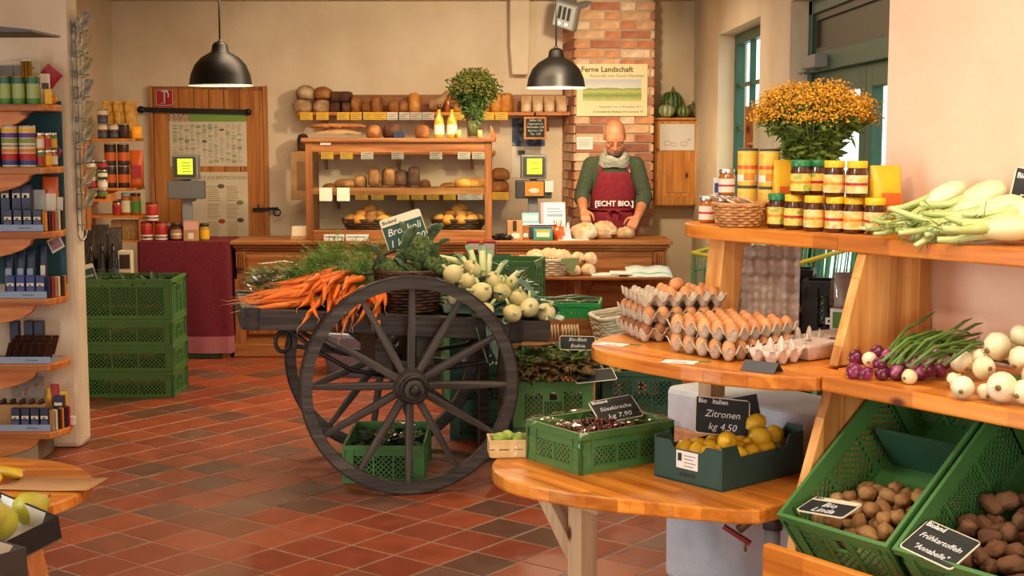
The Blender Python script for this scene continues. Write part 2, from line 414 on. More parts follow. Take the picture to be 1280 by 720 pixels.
for k in range(4):
    rng = random.Random(k); h = TS/2-0.0045; b = 0.004; z = [rng.uniform(-0.0012, 0.0012) for _ in range(4)]
    q = [(-h, -h), (h, -h), (h, h), (-h, h)]; q2 = [(x*(h-b)/h, y*(h-b)/h) for x, y in q]
    m = MB(); m.add([(x, y, -0.008) for x, y in q]+[(x, y, -0.003) for x, y in q]+[(x, y, z[n]) for n, (x, y) in enumerate(q2)],
          [(0, 1, 5, 4), (1, 2, 6, 5), (2, 3, 7, 6), (3, 0, 4, 7), (4, 5, 9, 8), (5, 6, 10, 9), (6, 7, 11, 10), (7, 4, 8, 11), (8, 9, 10, 11)])
    tms.append(m.mesh('tile', M_tile))
for n, p in enumerate(near):
    o = link('tile', tms[n % 4], floor, (p.x, p.y, 0), -TH+random.choice((0, PI/2, PI)))
m = MB(); h = TS/2-0.0045
for p in far:
    c = [p+ui*(sx*h)+uj*(sy*h) for sx, sy in ((-1, -1), (1, -1), (1, 1), (-1, 1))]; c2 = [p+(q-p)*0.97 for q in c]
    m.add([(q.x, q.y, -0.008) for q in c]+[(q.x, q.y, 0) for q in c2], [(0, 1, 5, 4), (1, 2, 6, 5), (2, 3, 7, 6), (3, 0, 4, 7), (4, 5, 6, 7)])
part('tile_field', m, M_tile_far, floor, kind='stuff')

struct('ceiling', MB().prism(ROOM, ZC, ZC+0.1), M_ceil)
struct('wall_back', MB().b2((XL-0.2, YB, 0), (XR+0.35, YB+0.2, ZC)), M_plaster)
struct('wall_left', MB().b2((XL-0.2, 7.74, 0), (XL, YB, ZC)), M_plaster)
struct('wall_left_front', MB().b2((-4.7, 7.55, 0), (-2.325, 7.74, ZC)), M_plaster, bevel=0.03)
struct('wall_left_near', MB().b2((-4.7, -2, 0), (-4.5, 7.55, ZC)), M_plaster)
struct('wall_front', MB().b2((-4.7, -2.2, 0), (4.9, -2, ZC)), M_plaster)
# right wall with a window and a door opening
m = MB()
WY0, WY1, WZ0, WZ1 = 9.0, 10.80, 0.92, 2.42
DY0, DY1, DZ1 = 5.5, 8.03, 2.42
XO = XR+0.215
m.b2((XR, WY1, 0), (XO, YB, ZC)); m.b2((XR, DY1, 0), (XO, WY0, ZC)); m.b2((XR, 5.05, 0), (XO, DY0, ZC))
m.b2((XR, WY0, 0), (XO, WY1, WZ0)); m.b2((XR, WY0, WZ1), (XO, WY1, ZC)); m.b2((XR, DY0, DZ1), (XO, DY1, ZC))
struct('wall_right', m, M_plaster)
# splayed wall the fruit stand leans on; local frame a (along), b (out of the wall)
UX = Vector((0.582, -0.813)); UN = Vector((-0.813, -0.582)); WO = Vector((1.2045, 4.606)); RZW = math.atan2(-0.813, 0.582)
def Wp(a, b, z): 
    p = WO+UX*a+UN*b; return Vector((p.x, p.y, z))
m = MB(); A0 = Wp(0, 0, 0); A1 = Wp(4.4, 0, 0)
m.prism([(A0.x, A0.y), (A1.x, A1.y), (A1.x+0.4, A1.y+0.2), (XO, 5.3), (XR, 5.3), (XR, 5.05)], 0, ZC)
struct('wall_right_splayed', m, M_plaster_pink)
struct('wall_right_near', MB().b2((A1.x, -2, 0), (A1.x+0.2, A1.y+0.2, ZC)), M_plaster_pink)
# white corbel post and low beam line on the back wall
m = MB(); m.prism([(0.0, 0), (0.135, 0), (0.15, 0.25), (0.15, 0.62), (-0.02, 0.62), (-0.02, 0.25)], 0, 0.14, 0, Matrix.Translation((0, YB, ZC-0.62)) @ Matrix.Rotation(PI/2, 4, 'X'))
struct('trim_1', m, M_plaster, bevel=0.012)
# window
w = struct('window_1', MB().b2((XR+0.10, WY0, WZ0-0.03), (XO+0.03, WY1, WZ0+0.012)), M_white_lime)
def rect_frame(mb, x0, x1, ya, yb, za, zb, t, mat=0):
    mb.b2((x0, ya, za), (x1, ya+t, zb), mat); mb.b2((x0, yb-t, za), (x1, yb, zb), mat)
    mb.b2((x0, ya+t, zb-t), (x1, yb-t, zb), mat); mb.b2((x0, ya+t, za), (x1, yb-t, za+t), mat)
m = MB(); rect_frame(m, XR+0.12, XR+0.19, WY0, WY1, WZ0+0.012, WZ1, 0.075); part('window_frame', m, M_green_frame, w, bevel=0.004)
ys = [WY1-0.075-i*0.55 for i in range(4)]; zs = [1.0, 1.40, 1.73, 2.045, 2.345]
for y in ys[1:3]: part('mullion', MB().b2((XR+0.135, y-0.018, WZ0+0.087), (XR+0.175, y+0.018, WZ1-0.075)), M_green_frame, w)
for z in zs[1:4]: part('glazing_bar', MB().b2((XR+0.14, WY0+0.075, z-0.014), (XR+0.17, WY1-0.075, z+0.014)), M_green_frame, w)
for i in range(3):
    for k in range(4):
        part('pane', MB().b2((XR+0.153, ys[i]-0.55+0.018, zs[k]+0.014), (XR+0.157, ys[i]-0.018, zs[k+1]-0.014)), M_glass, w)
# entrance door in the right wall: transom panel over a glazed leaf
d = struct('door_1', MB().b2((XR+0.08, DY0, -0.005), (XO, DY1, 0.012)), M_olive)
m = MB(); x0, x1 = XR+0.10, XR+0.20
m.b2((x0, DY1-0.09, 0), (x1, DY1, DZ1)); m.b2((x0, DY0, 0), (x1, DY0+0.09, DZ1)); m.b2((x0, DY0, DZ1-0.08), (x1, DY1, DZ1)); m.b2((x0-0.02, DY0, 2.02), (x1, DY1, 2.12))
part('door_frame', m, M_green_frame, d, bevel=0.005)
part('transom_panel', MB().b2((x0+0.04, DY0+0.09, 2.12), (x0+0.06, DY1-0.09, DZ1-0.08)), M_olive, d)
m = MB(); rect_frame(m, x0+0.02, x0+0.04, DY0+0.09, DY1-0.09, 2.12, DZ1-0.08, 0.035); part('transom_molding', m, M_olive, d)
m = MB(); rect_frame(m, x0+0.02, x0+0.075, 6.78, DY1-0.09, 0.01, 2.02, 0.11); m.b2((x0+0.02, 6.89, 0.75), (x0+0.075, DY1-0.2, 0.87)); l = part('door_leaf', m, M_green_frame, d, bevel=0.004)
part('glazing', MB().b2((x0+0.045, 6.89, 0.87), (x0+0.05, DY1-0.2, 1.91)), M_glass, l); part('lower_panel', MB().b2((x0+0.04, 6.89, 0.12), (x0+0.06, DY1-0.2, 0.75)), M_olive, l)
m = MB(); rect_frame(m, x0+0.02, x0+0.075, DY0+0.09, 6.77, 0.01, 2.02, 0.11); l = part('door_leaf', m, M_green_frame, d, bevel=0.004)
part('glazing', MB().b2((x0+0.045, DY0+0.2, 0.12), (x0+0.05, 6.66, 1.91)), M_glass, l)
m = MB().b2((x0-0.09, 7.42, 2.035), (x0-0.02, 7.78, 2.10)); m.bar((x0-0.055, 7.75, 2.03), (x0-0.03, 8.4, 2.02), 0.02, 0.008)
part('door_closer', m, M_gray, d, bevel=0.005)
# outside: paving, a pale wall across the yard and hedge
M_pave = mottled('yard_paving', [(0.3, '#a9a59a'), (0.7, '#c4c0b4')], 4, 0.9)
struct('ground_outside', MB().b2((XO, 3, -0.12), (14, 16, -0.02)), M_pave)
M_ybrick = mottled('yard_wall_plaster', [(0.3, '#d8b98c'), (0.7, '#e6cda4')], 3, 0.9)
struct('wall_yard', MB().b2((9.0, 5, -0.1), (9.3, 16, 2.6)), M_ybrick)
m = MB(); rng = random.Random(3)
for k in range(2600):
    p = Vector((rng.uniform(5.0, 6.4), rng.uniform(4, 11.5), rng.uniform(0, 1.9)+0.25*math.sin(k)))
    n = Vector((rng.gauss(0, 1), rng.gauss(0, 1), rng.gauss(0, 1))).normalized(); t = n.orthogonal().normalized(); b = n.cross(t); s = rng.uniform(0.05, 0.11)
    m.add([p-t*s, p-b*s*0.5, p+t*s, p+b*s*0.5], [(0, 1, 2, 3)])
O('hedge', m, mottled('hedge_leaf', [(0.3, '#5f9a52'), (0.7, '#9cc77e')], 3, 0.6), 'green hedge seen outside through the door glass', 'hedge', kind='stuff')

# ================================================================ brick pillar
M_brick = _nt('chimney_brick')
def _brick():
    m, nt, b = M_brick
    oi = nt.nodes.new('ShaderNodeObjectInfo')
    r = nt.nodes.new('ShaderNodeValToRGB'); r.color_ramp.interpolation = 'CONSTANT'; e = r.color_ramp.elements
    cols = ['#d39a70', '#dcb08c', '#c98865', '#e2c2a4', '#d29872', '#d8b08c', '#b57a60', '#dcae88', '#e6cdb0', '#cd906c', '#d3a482', '#9a6a58']
    e[0].position = 0; e[0].color = (*lin(cols[0]), 1); e[1].position = 1/12; e[1].color = (*lin(cols[1]), 1)
    for i in range(2, 12): e.new(i/12).color = (*lin(cols[i]), 1)
    nt.links.new(oi.outputs['Random'], r.inputs[0])
    tc = nt.nodes.new('ShaderNodeTexCoord'); n = nt.nodes.new('ShaderNodeTexNoise'); n.inputs['Scale'].default_value = 14; n.inputs['Detail'].default_value = 6
    nt.links.new(tc.outputs['Object'], n.inputs['Vector'])
    r2 = _ramp(nt, [(0.35, (0.8, 0.75, 0.72)), (0.65, (1.15, 1.15, 1.15))]); nt.links.new(n.outputs['Fac'], r2.inputs[0])
    mx = nt.nodes.new('ShaderNodeMix'); mx.data_type = 'RGBA'; mx.blend_type = 'MULTIPLY'; mx.inputs[0].default_value = 1
    nt.links.new(r.outputs[0], mx.inputs[6]); nt.links.new(r2.outputs[0], mx.inputs[7]); nt.links.new(mx.outputs[2], b.inputs['Base Color'])
    b.inputs['Roughness'].default_value = 0.9; b.inputs['Specular IOR Level'].default_value = 0.15
    bp = nt.nodes.new('ShaderNodeBump'); bp.inputs['Strength'].default_value = 0.5; bp.inputs['Distance'].default_value = 0.01
    nt.links.new(n.outputs['Fac'], bp.inputs['Height']); nt.links.new(bp.outputs[0], b.inputs['Normal'])
    return m
M_brick = _brick()
M_mortar = mottled('brick_mortar', [(0.3, '#b7a184'), (0.7, '#cdb99a')], 20, 0.95)
PX0, PX1, PYF = 0.515, 1.163, 11.76
pil = struct('pillar_brick', MB().prism([(PX0+0.012, PYF+0.012), (PX1-0.012, PYF+0.012), (PX1-0.012, YB), (0.434, YB)], 0, ZC), M_mortar)
rng = random.Random(5); bm = {}
def brick_mesh(L, D):
    k = (round(L, 3), round(D, 3))
    if k not in bm: bm[k] = MB().box((0, 0, 0), (L, D, 0.062)).mesh('brick', M_brick)
    return bm[k]
CH = 0.0765
sd = Vector((0.434-PX0, YB-PYF)); sL = sd.length; sdn = sd/sL; sn = Vector((sdn.y, -sdn.x))*-1
for c in range(36):
    z = 0.04+c*CH
    if z > ZC-0.03 or z < 0.72: continue
    # front face: stretchers and headers
    pat = ([0.235, 0.115, 0.235, 0.02] if c % 2 == 0 else [0.115, 0.235, 0.115, 0.115])
    x = PX0
    tot = sum(pat[:3])+0.012*3
    pat[3] = (PX1-PX0)-tot
    for Lb in pat:
        if Lb > 0.02:
            o = link('brick', brick_mesh(Lb, 0.03), pil, (x+Lb/2, PYF+0.012+rng.uniform(-0.004, 0.004), z+rng.uniform(-0.002, 0.002)), rng.uniform(-0.01, 0.01))
        x += Lb+0.012
    y = 0.02 if c % 2 else 0.0
    for Lb in ([0.235, 0.235] if c % 2 else [0.115, 0.235, 0.115]):
        q = Vector((PX0, PYF))+sdn*(y+Lb/2)
        link('brick', brick_mesh(Lb, 0.03), pil, (q.x+0.01, q.y, z), math.atan2(sdn.y, sdn.x)+rng.uniform(-0.02, 0.02)); y += Lb+0.012

# ================================================================ plank door in the back wall
d = struct('door_2', MB().b2((-3.07, YB-0.02, 0), (-2.09, YB-0.005, 2.085)), M_counter_z)
YD = YB-0.045
x = -3.055; 
for i, wd in enumerate([0.215, 0.128, 0.128, 0.128, 0.128, 0.205]):
    part('plank', MB().b2((x+0.002, YD, 0.01), (x+wd-0.003, YD+0.025, 2.07-(0.004*i))), M_doorpl, d, bevel=0.003); x += wd+0.001
part('frame_post', MB().b2((-3.085, YD-0.012, 0), (-3.058, YD+0.03, 2.09)), M_doorpl, d); part('frame_post', MB().b2((-2.118, YD-0.012, 0), (-2.085, YD+0.03, 2.09)), M_doorpl, d)
a = at(176, 137, YD-0.03); b = at(310, 140, YD-0.03)
m = MB().bar(a, b, 0.012, 0.042); m.cyl((a.x, YD-0.04, a.z), (a.x, YD+0.01, a.z), 0.03); m.cyl((b.x+0.0, YD-0.04, b.z), (b.x, YD+0.01, b.z), 0.027)
part('strap_hinge', m, M_black, d)
a = at(316, 262, YD-0.02); b = at(348, 261, YD-0.02)
m = MB().bar(a, b, 0.012, 0.028); m.tube([(b.x-0.01+0.03*math.sin(t), YD-0.03, b.z-0.03-0.03*math.cos(t)) for t in [i*2*PI/10 for i in range(10)]], 0.006, 5, closed=True)
part('latch', m, M_black, d)
# ================================================================ shared builders
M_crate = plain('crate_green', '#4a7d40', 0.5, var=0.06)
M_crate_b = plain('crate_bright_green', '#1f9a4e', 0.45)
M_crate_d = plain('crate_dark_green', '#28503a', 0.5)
M_crate_k = plain('crate_black', '#1c201f', 0.45)
M_wicker_d = mottled('dark_wicker', [(0.3, '#2c1a10'), (0.7, '#5b3a22')], 25, 0.55)
M_wicker_t = mottled('tan_wicker', [(0.3, '#a8703a'), (0.7, '#cf9a5e')], 25, 0.6)
M_wicker_w = mottled('white_wicker', [(0.3, '#d8ccb0'), (0.7, '#efe7d2')], 25, 0.6)
M_film = glassy('clear_film', (0.98, 0.99, 0.98), 0.075, 0.10, ior=1.35)

def lattice(mb, w, h, M, pitch=0.026, bw=0.0055, th=0.0035, mat=0):
    """crossed diagonal bars filling the rectangle w x h (local x,z), in the plane y=0"""
    s2 = math.sqrt(0.5)
    for sg in (1, -1):
        k = -h
        while k < w:
            # line x = k + t, z = t (sg=1) ; mirrored for sg=-1
            t0, t1 = max(0, -k), min(h, w-k)
            if t1-t0 > pitch*0.3:
                x0, z0, x1, z1 = k+t0, t0, k+t1, t1
                if sg < 0: x0, x1 = w-x0, w-x1
                d = Vector((x1-x0, 0, z1-z0)).normalized(); q = Vector((-d.z, 0, d.x))*bw/2
                a, b = Vector((x0-w/2, 0, z0)), Vector((x1-w/2, 0, z1)); y = Vector((0, th/2, 0))
                vs = [a+q-y, b+q-y, b-q-y, a-q-y, a+q+y, b+q+y, b-q+y, a-q+y]
                mb.add(vs, [(0, 1, 2, 3), (7, 6, 5, 4), (0, 4, 5, 1), (2, 6, 7, 3)], mat, False, M)
            k += pitch
_cc = {}
def crate(name, label, L, Wd, H, mat, loc, rot=None, group=None, pitch=0.026, handle=True):
    """perforated stacking crate, base at z=0; long side along x; front face at y=-Wd/2"""
    key = (L, Wd, H, mat.name, handle)
    if key not in _cc:
        base = MB().b2((-L/2+.012, -Wd/2+.012, 0), (L/2-.012, Wd/2-.012, .006))
        rim = MB(); t = 0.012
        for a, b in (((-L/2, -Wd/2, H-.022), (L/2, -Wd/2+t, H)), ((-L/2, Wd/2-t, H-.022), (L/2, Wd/2, H)), ((-L/2, -Wd/2+t, H-.022), (-L/2+t, Wd/2-t, H)), ((L/2-t, -Wd/2+t, H-.022), (L/2, Wd/2-t, H))): rim.b2(a, b)
        def side(w, nb, hole):
            fr = MB(); la = MB(); ph = H-.022; cw = 0.055
            fr.b2((-w/2, -.008, 0.0), (w/2, .002, .024))                       # bottom band
            fr.b2((-w/2, -.003, ph-.03), (w/2, .002, ph))                       # band under the rim
            for s in (-1, 1):
                fr.b2((s*w/2, -.006, .024), (s*(w/2-cw), .002, ph-.03))
                fr.b2((s*w/2, -.010, 0), (s*(w/2-.008), .002, ph)); fr.b2((s*(w/2-cw+.008), -.010, 0), (s*(w/2-cw), .002, ph))
            inner = w-2*cw; seg = inner/nb
            for i in range(1, nb): fr.b2((-inner/2+i*seg-.005, -.009, .024), (-inner/2+i*seg+.005, .002, ph-.03))
            for i in range(nb):
                x0 = -inner/2+i*seg; hh = ph-.03-.024
                if hole and i == nb//2 and H > 0.12:
                    gh = min(0.042, hh*0.4)
                    # handle opening at the top of the middle field, framed
                    fr.b2((x0, -.007, ph-.03-gh-.008), (x0+seg, .002, ph-.03-gh)); hh -= gh+.008
                    for s in (x0, x0+seg-.03): fr.b2((s, -.005, ph-.03-gh), (s+.03, .002, ph-.03))
                lattice(la, seg, hh, Matrix.Translation((x0+seg/2, -.001, .024)), pitch)
            return fr.mesh('side_panel', mat), la.mesh('lattice', mat)
        _cc[key] = (base.mesh('base', mat), rim.mesh('rim', mat), side(L, 3, False), side(Wd, 2 if Wd < .35 else 3, handle))
    base, rim, sl, ss = _cc[key]
    r = E(name, label, 'crate', loc, rot, group)
    link('base', base, r); link('rim', rim, r)
    for (me, la), p, a in ((sl, (0, -Wd/2+.010, 0), 0), (sl, (0, Wd/2-.010, 0), PI), (ss, (-L/2+.010, 0, 0), -PI/2), (ss, (L/2-.010, 0, 0), PI/2)):
        s = link('side_panel', me, r, p, a); link('lattice', la, s)['kind'] = 'stuff'
    return r

def basket(name, label, rt, rb, h, mat, loc, rot=None, rows=9, n=20, sx=1.0, sy=1.0, group=None, cat='basket', inner=True):
    r = E(name, label, cat, loc, rot, group)
    wv = MB(); thick = h/rows*0.56
    for k in range(rows):
        t = (k+0.5)/rows; rad = rb+(rt-rb)*t**0.8; pts = []
        for i in range(n*2):
            a = 2*PI*i/(n*2); w = 0.0035*(1 if (i+k*2) % 4 < 2 else -1)
            pts.append(((rad+w)*math.cos(a)*sx, (rad+w)*math.sin(a)*sy, h*t))
        wv.tube(pts, thick, 4, closed=True)
    part('weave', wv, mat, r, kind='stuff')
    st = MB()
    for i in range(n):
        a = 2*PI*(i+.5)/n
        st.tube([((rb+(rt-rb)*t**0.8)*math.cos(a)*sx, (rb+(rt-rb)*t**0.8)*math.sin(a)*sy, h*t) for t in (0, .5, 1)], 0.004, 4)
    part('stakes', st, mat, r, kind='stuff')
    rim = MB().tube([(rt*math.cos(2*PI*i/28)*sx, rt*math.sin(2*PI*i/28)*sy, h) for i in range(28)], max(0.007, thick*0.9), 6, closed=True)
    part('rim', rim, mat, r)
    part('base', MB().lathe([(rb*0.98, 0), (rb*0.98, 0.008)], 24, sx=sx, sy=sy), mat, r)
    return r

def sign(name, label, w, h, loc, rot, lines, header=None, hcol=None, board=None, rim=None, size=None, cat='sign', stand=True, shear=0.25, group=None, htext=M_ink, hsize=None, off=0.0):
    """slate price sign, upright in local xz, facing -y; base at z=0"""
    r = E(name, label, cat, loc, rot, group)
    rw = 0.004
    rc = 0.012
    def rr(w, h, c):
        p = []
        for cx, cz, a in ((w/2-c, c, -90), (w/2-c, h-c, 0), (-w/2+c, h-c, 90), (-w/2+c, c, 180)):
            for k in range(4): t = R(a+k*30); p.append((cx+c*math.cos(t), cz+c*math.sin(t)))
        return p
    X = Matrix.Rotation(PI/2, 4, 'X')
    part('rim', MB().prism(rr(w, h, rc), -0.0015, 0.0015, 0, X), rim or M_cream, r)
    q = rr(w-2*rw, h-2*rw, rc*0.8)
    part('board', MB().prism([(x, z+rw) for x, z in q], 0.0016, 0.0024, 0, X), board or M_chalkboard, r)
    top = h
    if header:
        hh = h*0.24; top = h-hh
        part('header', MB().b2((-w/2+rw, -.0032, h-hh), (w/2-rw, -.0025, h-rw)), hcol or M_cream, r)
        text(header, hsize or hh*0.62, r, (-w/2+0.05*w, -.0036, h-hh*0.52), (PI/2, 0, 0), htext, align='LEFT', bold=0.0004)
    n = len(lines)
    for i, s in enumerate(lines):
        z = top-(i+0.62)*(top-rw)/(n+0.15)
        text(s, size or min(0.9*top/(n+0.6), 1.7*w/max(4, len(s))), r, (off*w, -.0030, z), (PI/2, 0, 0), M_chalk, name='handwriting', shear=shear)
    return r

def jar(name, label, rad, h, glass_mat, lid_mat, lab_mat, loc, group=None, band=None, cat='jar', lidh=0.022, rot=None):
    r = E(name, label, cat, loc, rot, group); b = h-lidh
    part('body', MB().lathe([(rad*0.93, 0), (rad, 0.004), (rad, b*0.86), (rad*0.86, b*0.97), (rad*0.86, b)], 18), glass_mat, r)
    part('lid', MB().lathe([(rad*0.93, b), (rad*0.95, b+0.002), (rad*0.95, h-0.002), (rad*0.9, h)], 18), lid_mat, r)
    part('label', MB().lathe([(rad*1.012, b*0.14), (rad*1.012, b*0.76)], 18, caps=False), lab_mat, r)
    if band: part('label_band', MB().lathe([(rad*1.02, b*0.40), (rad*1.02, b*0.5)], 18, caps=False), band, r)
    return r
def can(name, label, rad, h, body, loc, bands=(), cap=None, group=None, rot=None):
    r = E(name, label, 'can', loc, rot, group)
    part('body', MB().lathe([(rad*.97, 0), (rad, .003), (rad, h-.006), (rad*.97, h-.003)], 18), body, r)
    part('lid', MB().lathe([(rad*1.01, h-.008), (rad*1.01, h), (rad*.9, h)], 18), cap or M_steel, r)
    for z0, z1, m in bands: part('label_band', MB().lathe([(rad*1.012, h*z0), (rad*1.012, h*z1)], 18, caps=False), m, r)
    return r
M_steel = plain('tin_steel', '#c8c6c0', 0.3, 0.9)
def carton(name, label, d, mat, loc, rot=None, panels=(), group=None, cat='box', bevel=0.002, txt=None, tmat=None):
    """box with printed panels on the front (-y): (x0,z0,x1,z1,mat) fractions"""
    r = E(name, label, cat, loc, rot, group); w, dp, h = d
    part('body', MB().b2((-w/2, -dp/2, 0), (w/2, dp/2, h)), mat, r, bevel=bevel)
    for x0, z0, x1, z1, m in panels:
        part('print', MB().b2((-w/2+x0*w, -dp/2-.0012, z0*h), (-w/2+x1*w, -dp/2-.0002, z1*h)), m, r)
    if txt: text(txt[0], txt[1], r, (0, -dp/2-.002, h*txt[2]), (PI/2, 0, 0), tmat or M_white)
    return r
def bag(name, label, w, d, h, mat, loc, rot=None, seed=0, group=None, labmat=None, cat='bag', lean=0.0):
    """soft upright pouch pinched at the top"""
    r = E(name, label, cat, loc, rot, group)
    def f(u, v):
        a = 2*PI*u; t = v; pinch = 1-t**3; n = noise.noise(Vector((3*math.cos(a), 3*math.sin(a), 4*t+seed*7)))*0.10
        ca, sa = math.cos(a), math.sin(a)
        x = (abs(ca)**0.6*(1 if ca > 0 else -1))*w/2*(0.95+n); y = (abs(sa)**0.6*(1 if sa > 0 else -1))*d/2*(0.06+0.94*pinch)*(1+n)
        return (x, y+lean*t, t*h)
    m = MB().grid(f, 20, 8, closed_u=True); m.f.append(tuple(reversed(range(20)))); m.m.append(0); m.sm.append(False)
    part('pouch', m, mat, r)
    if labmat:
        part('label', MB().grid(lambda u, v: ((u-.5)*w*.62, -d/2*(1.03*(1-(0.25+.35*v)**3)+.12), (0.25+.35*v)*h), 3, 3), labmat, r)
    return r
def rolled_leaf(mb, base, d, length, width, curl, seed, mat=0, up=Vector((0, 0, 1)), nu=5, nv=6, ruffle=0.012, blunt=False):
    """one wavy leaf blade"""
    d = Vector(d).normalized(); s = d.cross(up)
    s = s.normalized() if s.length > 1e-3 else Vector((1, 0, 0)); n = s.cross(d)
    def f(u, v):
        w = width*((.30+.70*min(1, v*1.5)**.7)*math.sqrt(max(.02, 1-max(0, (v-.72)/.30)**2)) if blunt else math.sin(PI*min(1, 0.12+0.88*v)**0.8))*(u-.5)
        p = Vector(base)+d*(length*v)+s*w+n*(curl*v*v*length+0.25*abs(u-.5)*width)
        return p+n*noise.noise(Vector((u*5+seed, v*6, seed*2)))*ruffle
    mb.grid(f, nu, nv, mat)
def loaf_mesh(name, l, w, h, mat, seed=0, p=2.6, slash=0, flat=-0.55):
    m = MB(); k = len(m.v); m.ell((0, 0, 0), (1, 1, 1), 14, 10)
    vs = []
    for v in m.v:
        v = Vector(v); q = Vector([abs(c)**(2/p)*(1 if c > 0 else -1) for c in v])
        q *= 1+0.07*noise.noise(v*2+Vector((seed, seed*2, 0)))
        if q.z < flat: q.z = flat
        z = (q.z-flat)/(1-flat)*h
        if slash and q.z > 0.2: z -= 0.10*h*max(0, math.cos(v.x*slash*PI))**8
        vs.append((q.x*l/2, q.y*w/2, z))
    m.v = vs
    return m.mesh(name, mat)
def rank(objs, fmt, grp=None):
    """label each of a row of alike things by its place from the left as the camera sees it"""
    objs = sorted(objs, key=lambda o: o.location.x/max(.1, o.location.y))
    for i, o in enumerate(objs):
        if i < 24: o['label'] = fmt % ORD(i)
def ORD(i): return ['first', 'second', 'third', 'fourth', 'fifth', 'sixth', 'seventh', 'eighth', 'ninth', 'tenth', 'eleventh', 'twelfth', 'thirteenth', 'fourteenth', 'fifteenth', 'sixteenth', 'seventeenth', 'eighteenth', 'nineteenth', 'twentieth', 'twenty-first', 'twenty-second', 'twenty-third', 'twenty-fourth'][i]
def loc_add(p, x=0, y=0, z=0): return (p[0]+x, p[1]+y, p[2]+z)
# ================================================================ counter along the back
CY = 10.70; CT = 0.885
cx0, cx1 = -2.09, 1.16
r = E('shop_counter', 'long antique wooden shop counter with moulded top running behind the cart', 'counter', (0, 0, 0))
part('worktop', MB().b2((cx0-.03, CY-.04, CT-.03), (cx1+.05, CY+.52, CT)), M_counter, r, bevel=.006)
m = MB().b2((cx0-.015, CY-.022, CT-.055), (cx1+.03, CY+.50, CT-.031)); m.b2((cx0, CY-.01, CT-.075), (cx1+.015, CY+.5, CT-.0555)); part('molding', m, M_counter, r, bevel=.006)
part('carcass', MB().b2((cx0+.01, CY+.02, .09), (cx1, CY+.48, CT-.08)), M_counter, r)
part('frieze', MB().b2((cx0+.01, CY, CT-.29), (cx1, CY+.02, CT-.08)), M_counter, r)
for a, b in ((-2.0, -1.3), (-1.2, -.45), (-.35, .42), (.50, 1.06)):
    m = MB(); m.b2((a, CY-.008, CT-.255), (b, CY-.001, CT-.115)); part('frieze_panel', m, M_counter, r, bevel=.006)
    m = MB(); rect = [(a-.02, .16), (b+.02, .52)]
    m.b2((a, CY+.004, .17), (b, CY+.019, .52)); part('door_panel', m, M_counter_z, r, bevel=.008)
for x in (-2.045, -1.25, -.40, .44, .48, 1.11):
    c = E('corbel', None, None); c.parent = r
    k = MB()
    for i in range(4): k.b2((x-.032+i*.017, CY-.035, CT-.2), (x-.032+i*.017+.011, CY-.001, CT-.08))
    k.b2((x-.036, CY-.03, CT-.105), (x+.036, CY-.001, CT-.0805)); k.b2((x-.034, CY-.02, CT-.21), (x+.036, CY-.001, CT-.195))
    C.objects.unlink(c); bpy.data.objects.remove(c)
    part('corbel', k, M_counter_z, r)
for x in (-2.06, -1.25, -.40, .46, 1.12): part('stile', MB().b2((x-.04, CY-.006, .09), (x+.04, CY+.0195, CT-.291)), M_counter_z, r, bevel=.004)
part('plinth', MB().b2((cx0-.02, CY-.03, .002), (cx1+.02, CY+.48, .10)), M_counter, r, bevel=.006)
LZ = 0.645
part('ledge_board', MB().b2((-.35, CY-.36, LZ-.022), (cx1+.0, CY-.0, LZ)), M_counter, r, bevel=.005)
for x in (-.32, .48, cx1-.035): part('ledge_post', MB().b2((x-.02, CY-.33, .002), (x+.025, CY-.29, LZ-.022)), M_counter_z, r)
part('ledge_back', MB().b2((-.30, CY-.05, .12), (cx1-.05, CY-.032, LZ-.022)), M_counter_z, r)
for a, b in ((-.22, .38), (.56, 1.03)): 
    m = MB(); m.prism([(a, .2), (b, .2), (b, .5), (b-.03, .53), (b-.06, .58), (a+.06, .58), (a+.03, .53), (a, .5)], 0, .012, 0, Matrix.Translation((0, CY-.05, 0)) @ Matrix.Rotation(PI/2, 4, 'X'))
    part('ledge_panel', m, M_counter, r, bevel=.005)

# ---------------------------------------------------------------- table under the red cloth
M_cloth = mottled('burgundy_cloth', [(0.3, '#5e1424'), (0.7, '#761b2d')], 60, 0.9, bump=0.2, bscale=200)
def check_mat():
    m, nt, b = _nt('pink_check_cloth'); mp = _coord(nt)
    ck = nt.nodes.new('ShaderNodeTexChecker'); ck.inputs['Scale'].default_value = 110
    ck.inputs['Color1'].default_value = (*lin('#b97a82'), 1); ck.inputs['Color2'].default_value = (*lin('#8f4552'), 1)
    nt.links.new(mp.outputs[0], ck.inputs['Vector']); nt.links.new(ck.outputs[0], b.inputs['Base Color']); b.inputs['Roughness'].default_value = .9
    return m
M_check = check_mat()
tx0, tx1, ty0, ty1, tz = -2.80, -2.115, 10.58, 11.15, 0.885
r = E('side_table', 'wooden side table hidden under the burgundy tablecloth', 'table', ((tx0+tx1)/2, (ty0+ty1)/2, 0))
hx, hy = (tx1-tx0)/2-.015, (ty1-ty0)/2-.02
part('tabletop', MB().b2((-hx, -hy, tz-.03), (hx, hy, tz-.006)), M_counter, r)
for sx in (-1, 1):
    for sy in (-1, 1): part('leg', MB().b2((sx*hx, sy*hy, .001), (sx*(hx-.05), sy*(hy-.05), tz-.03)), M_counter_z, r)
r = E('tablecloth', 'burgundy cloth with pink checked hem hanging over the side table', 'tablecloth', ((tx0+tx1)/2, (ty0+ty1)/2, 0))
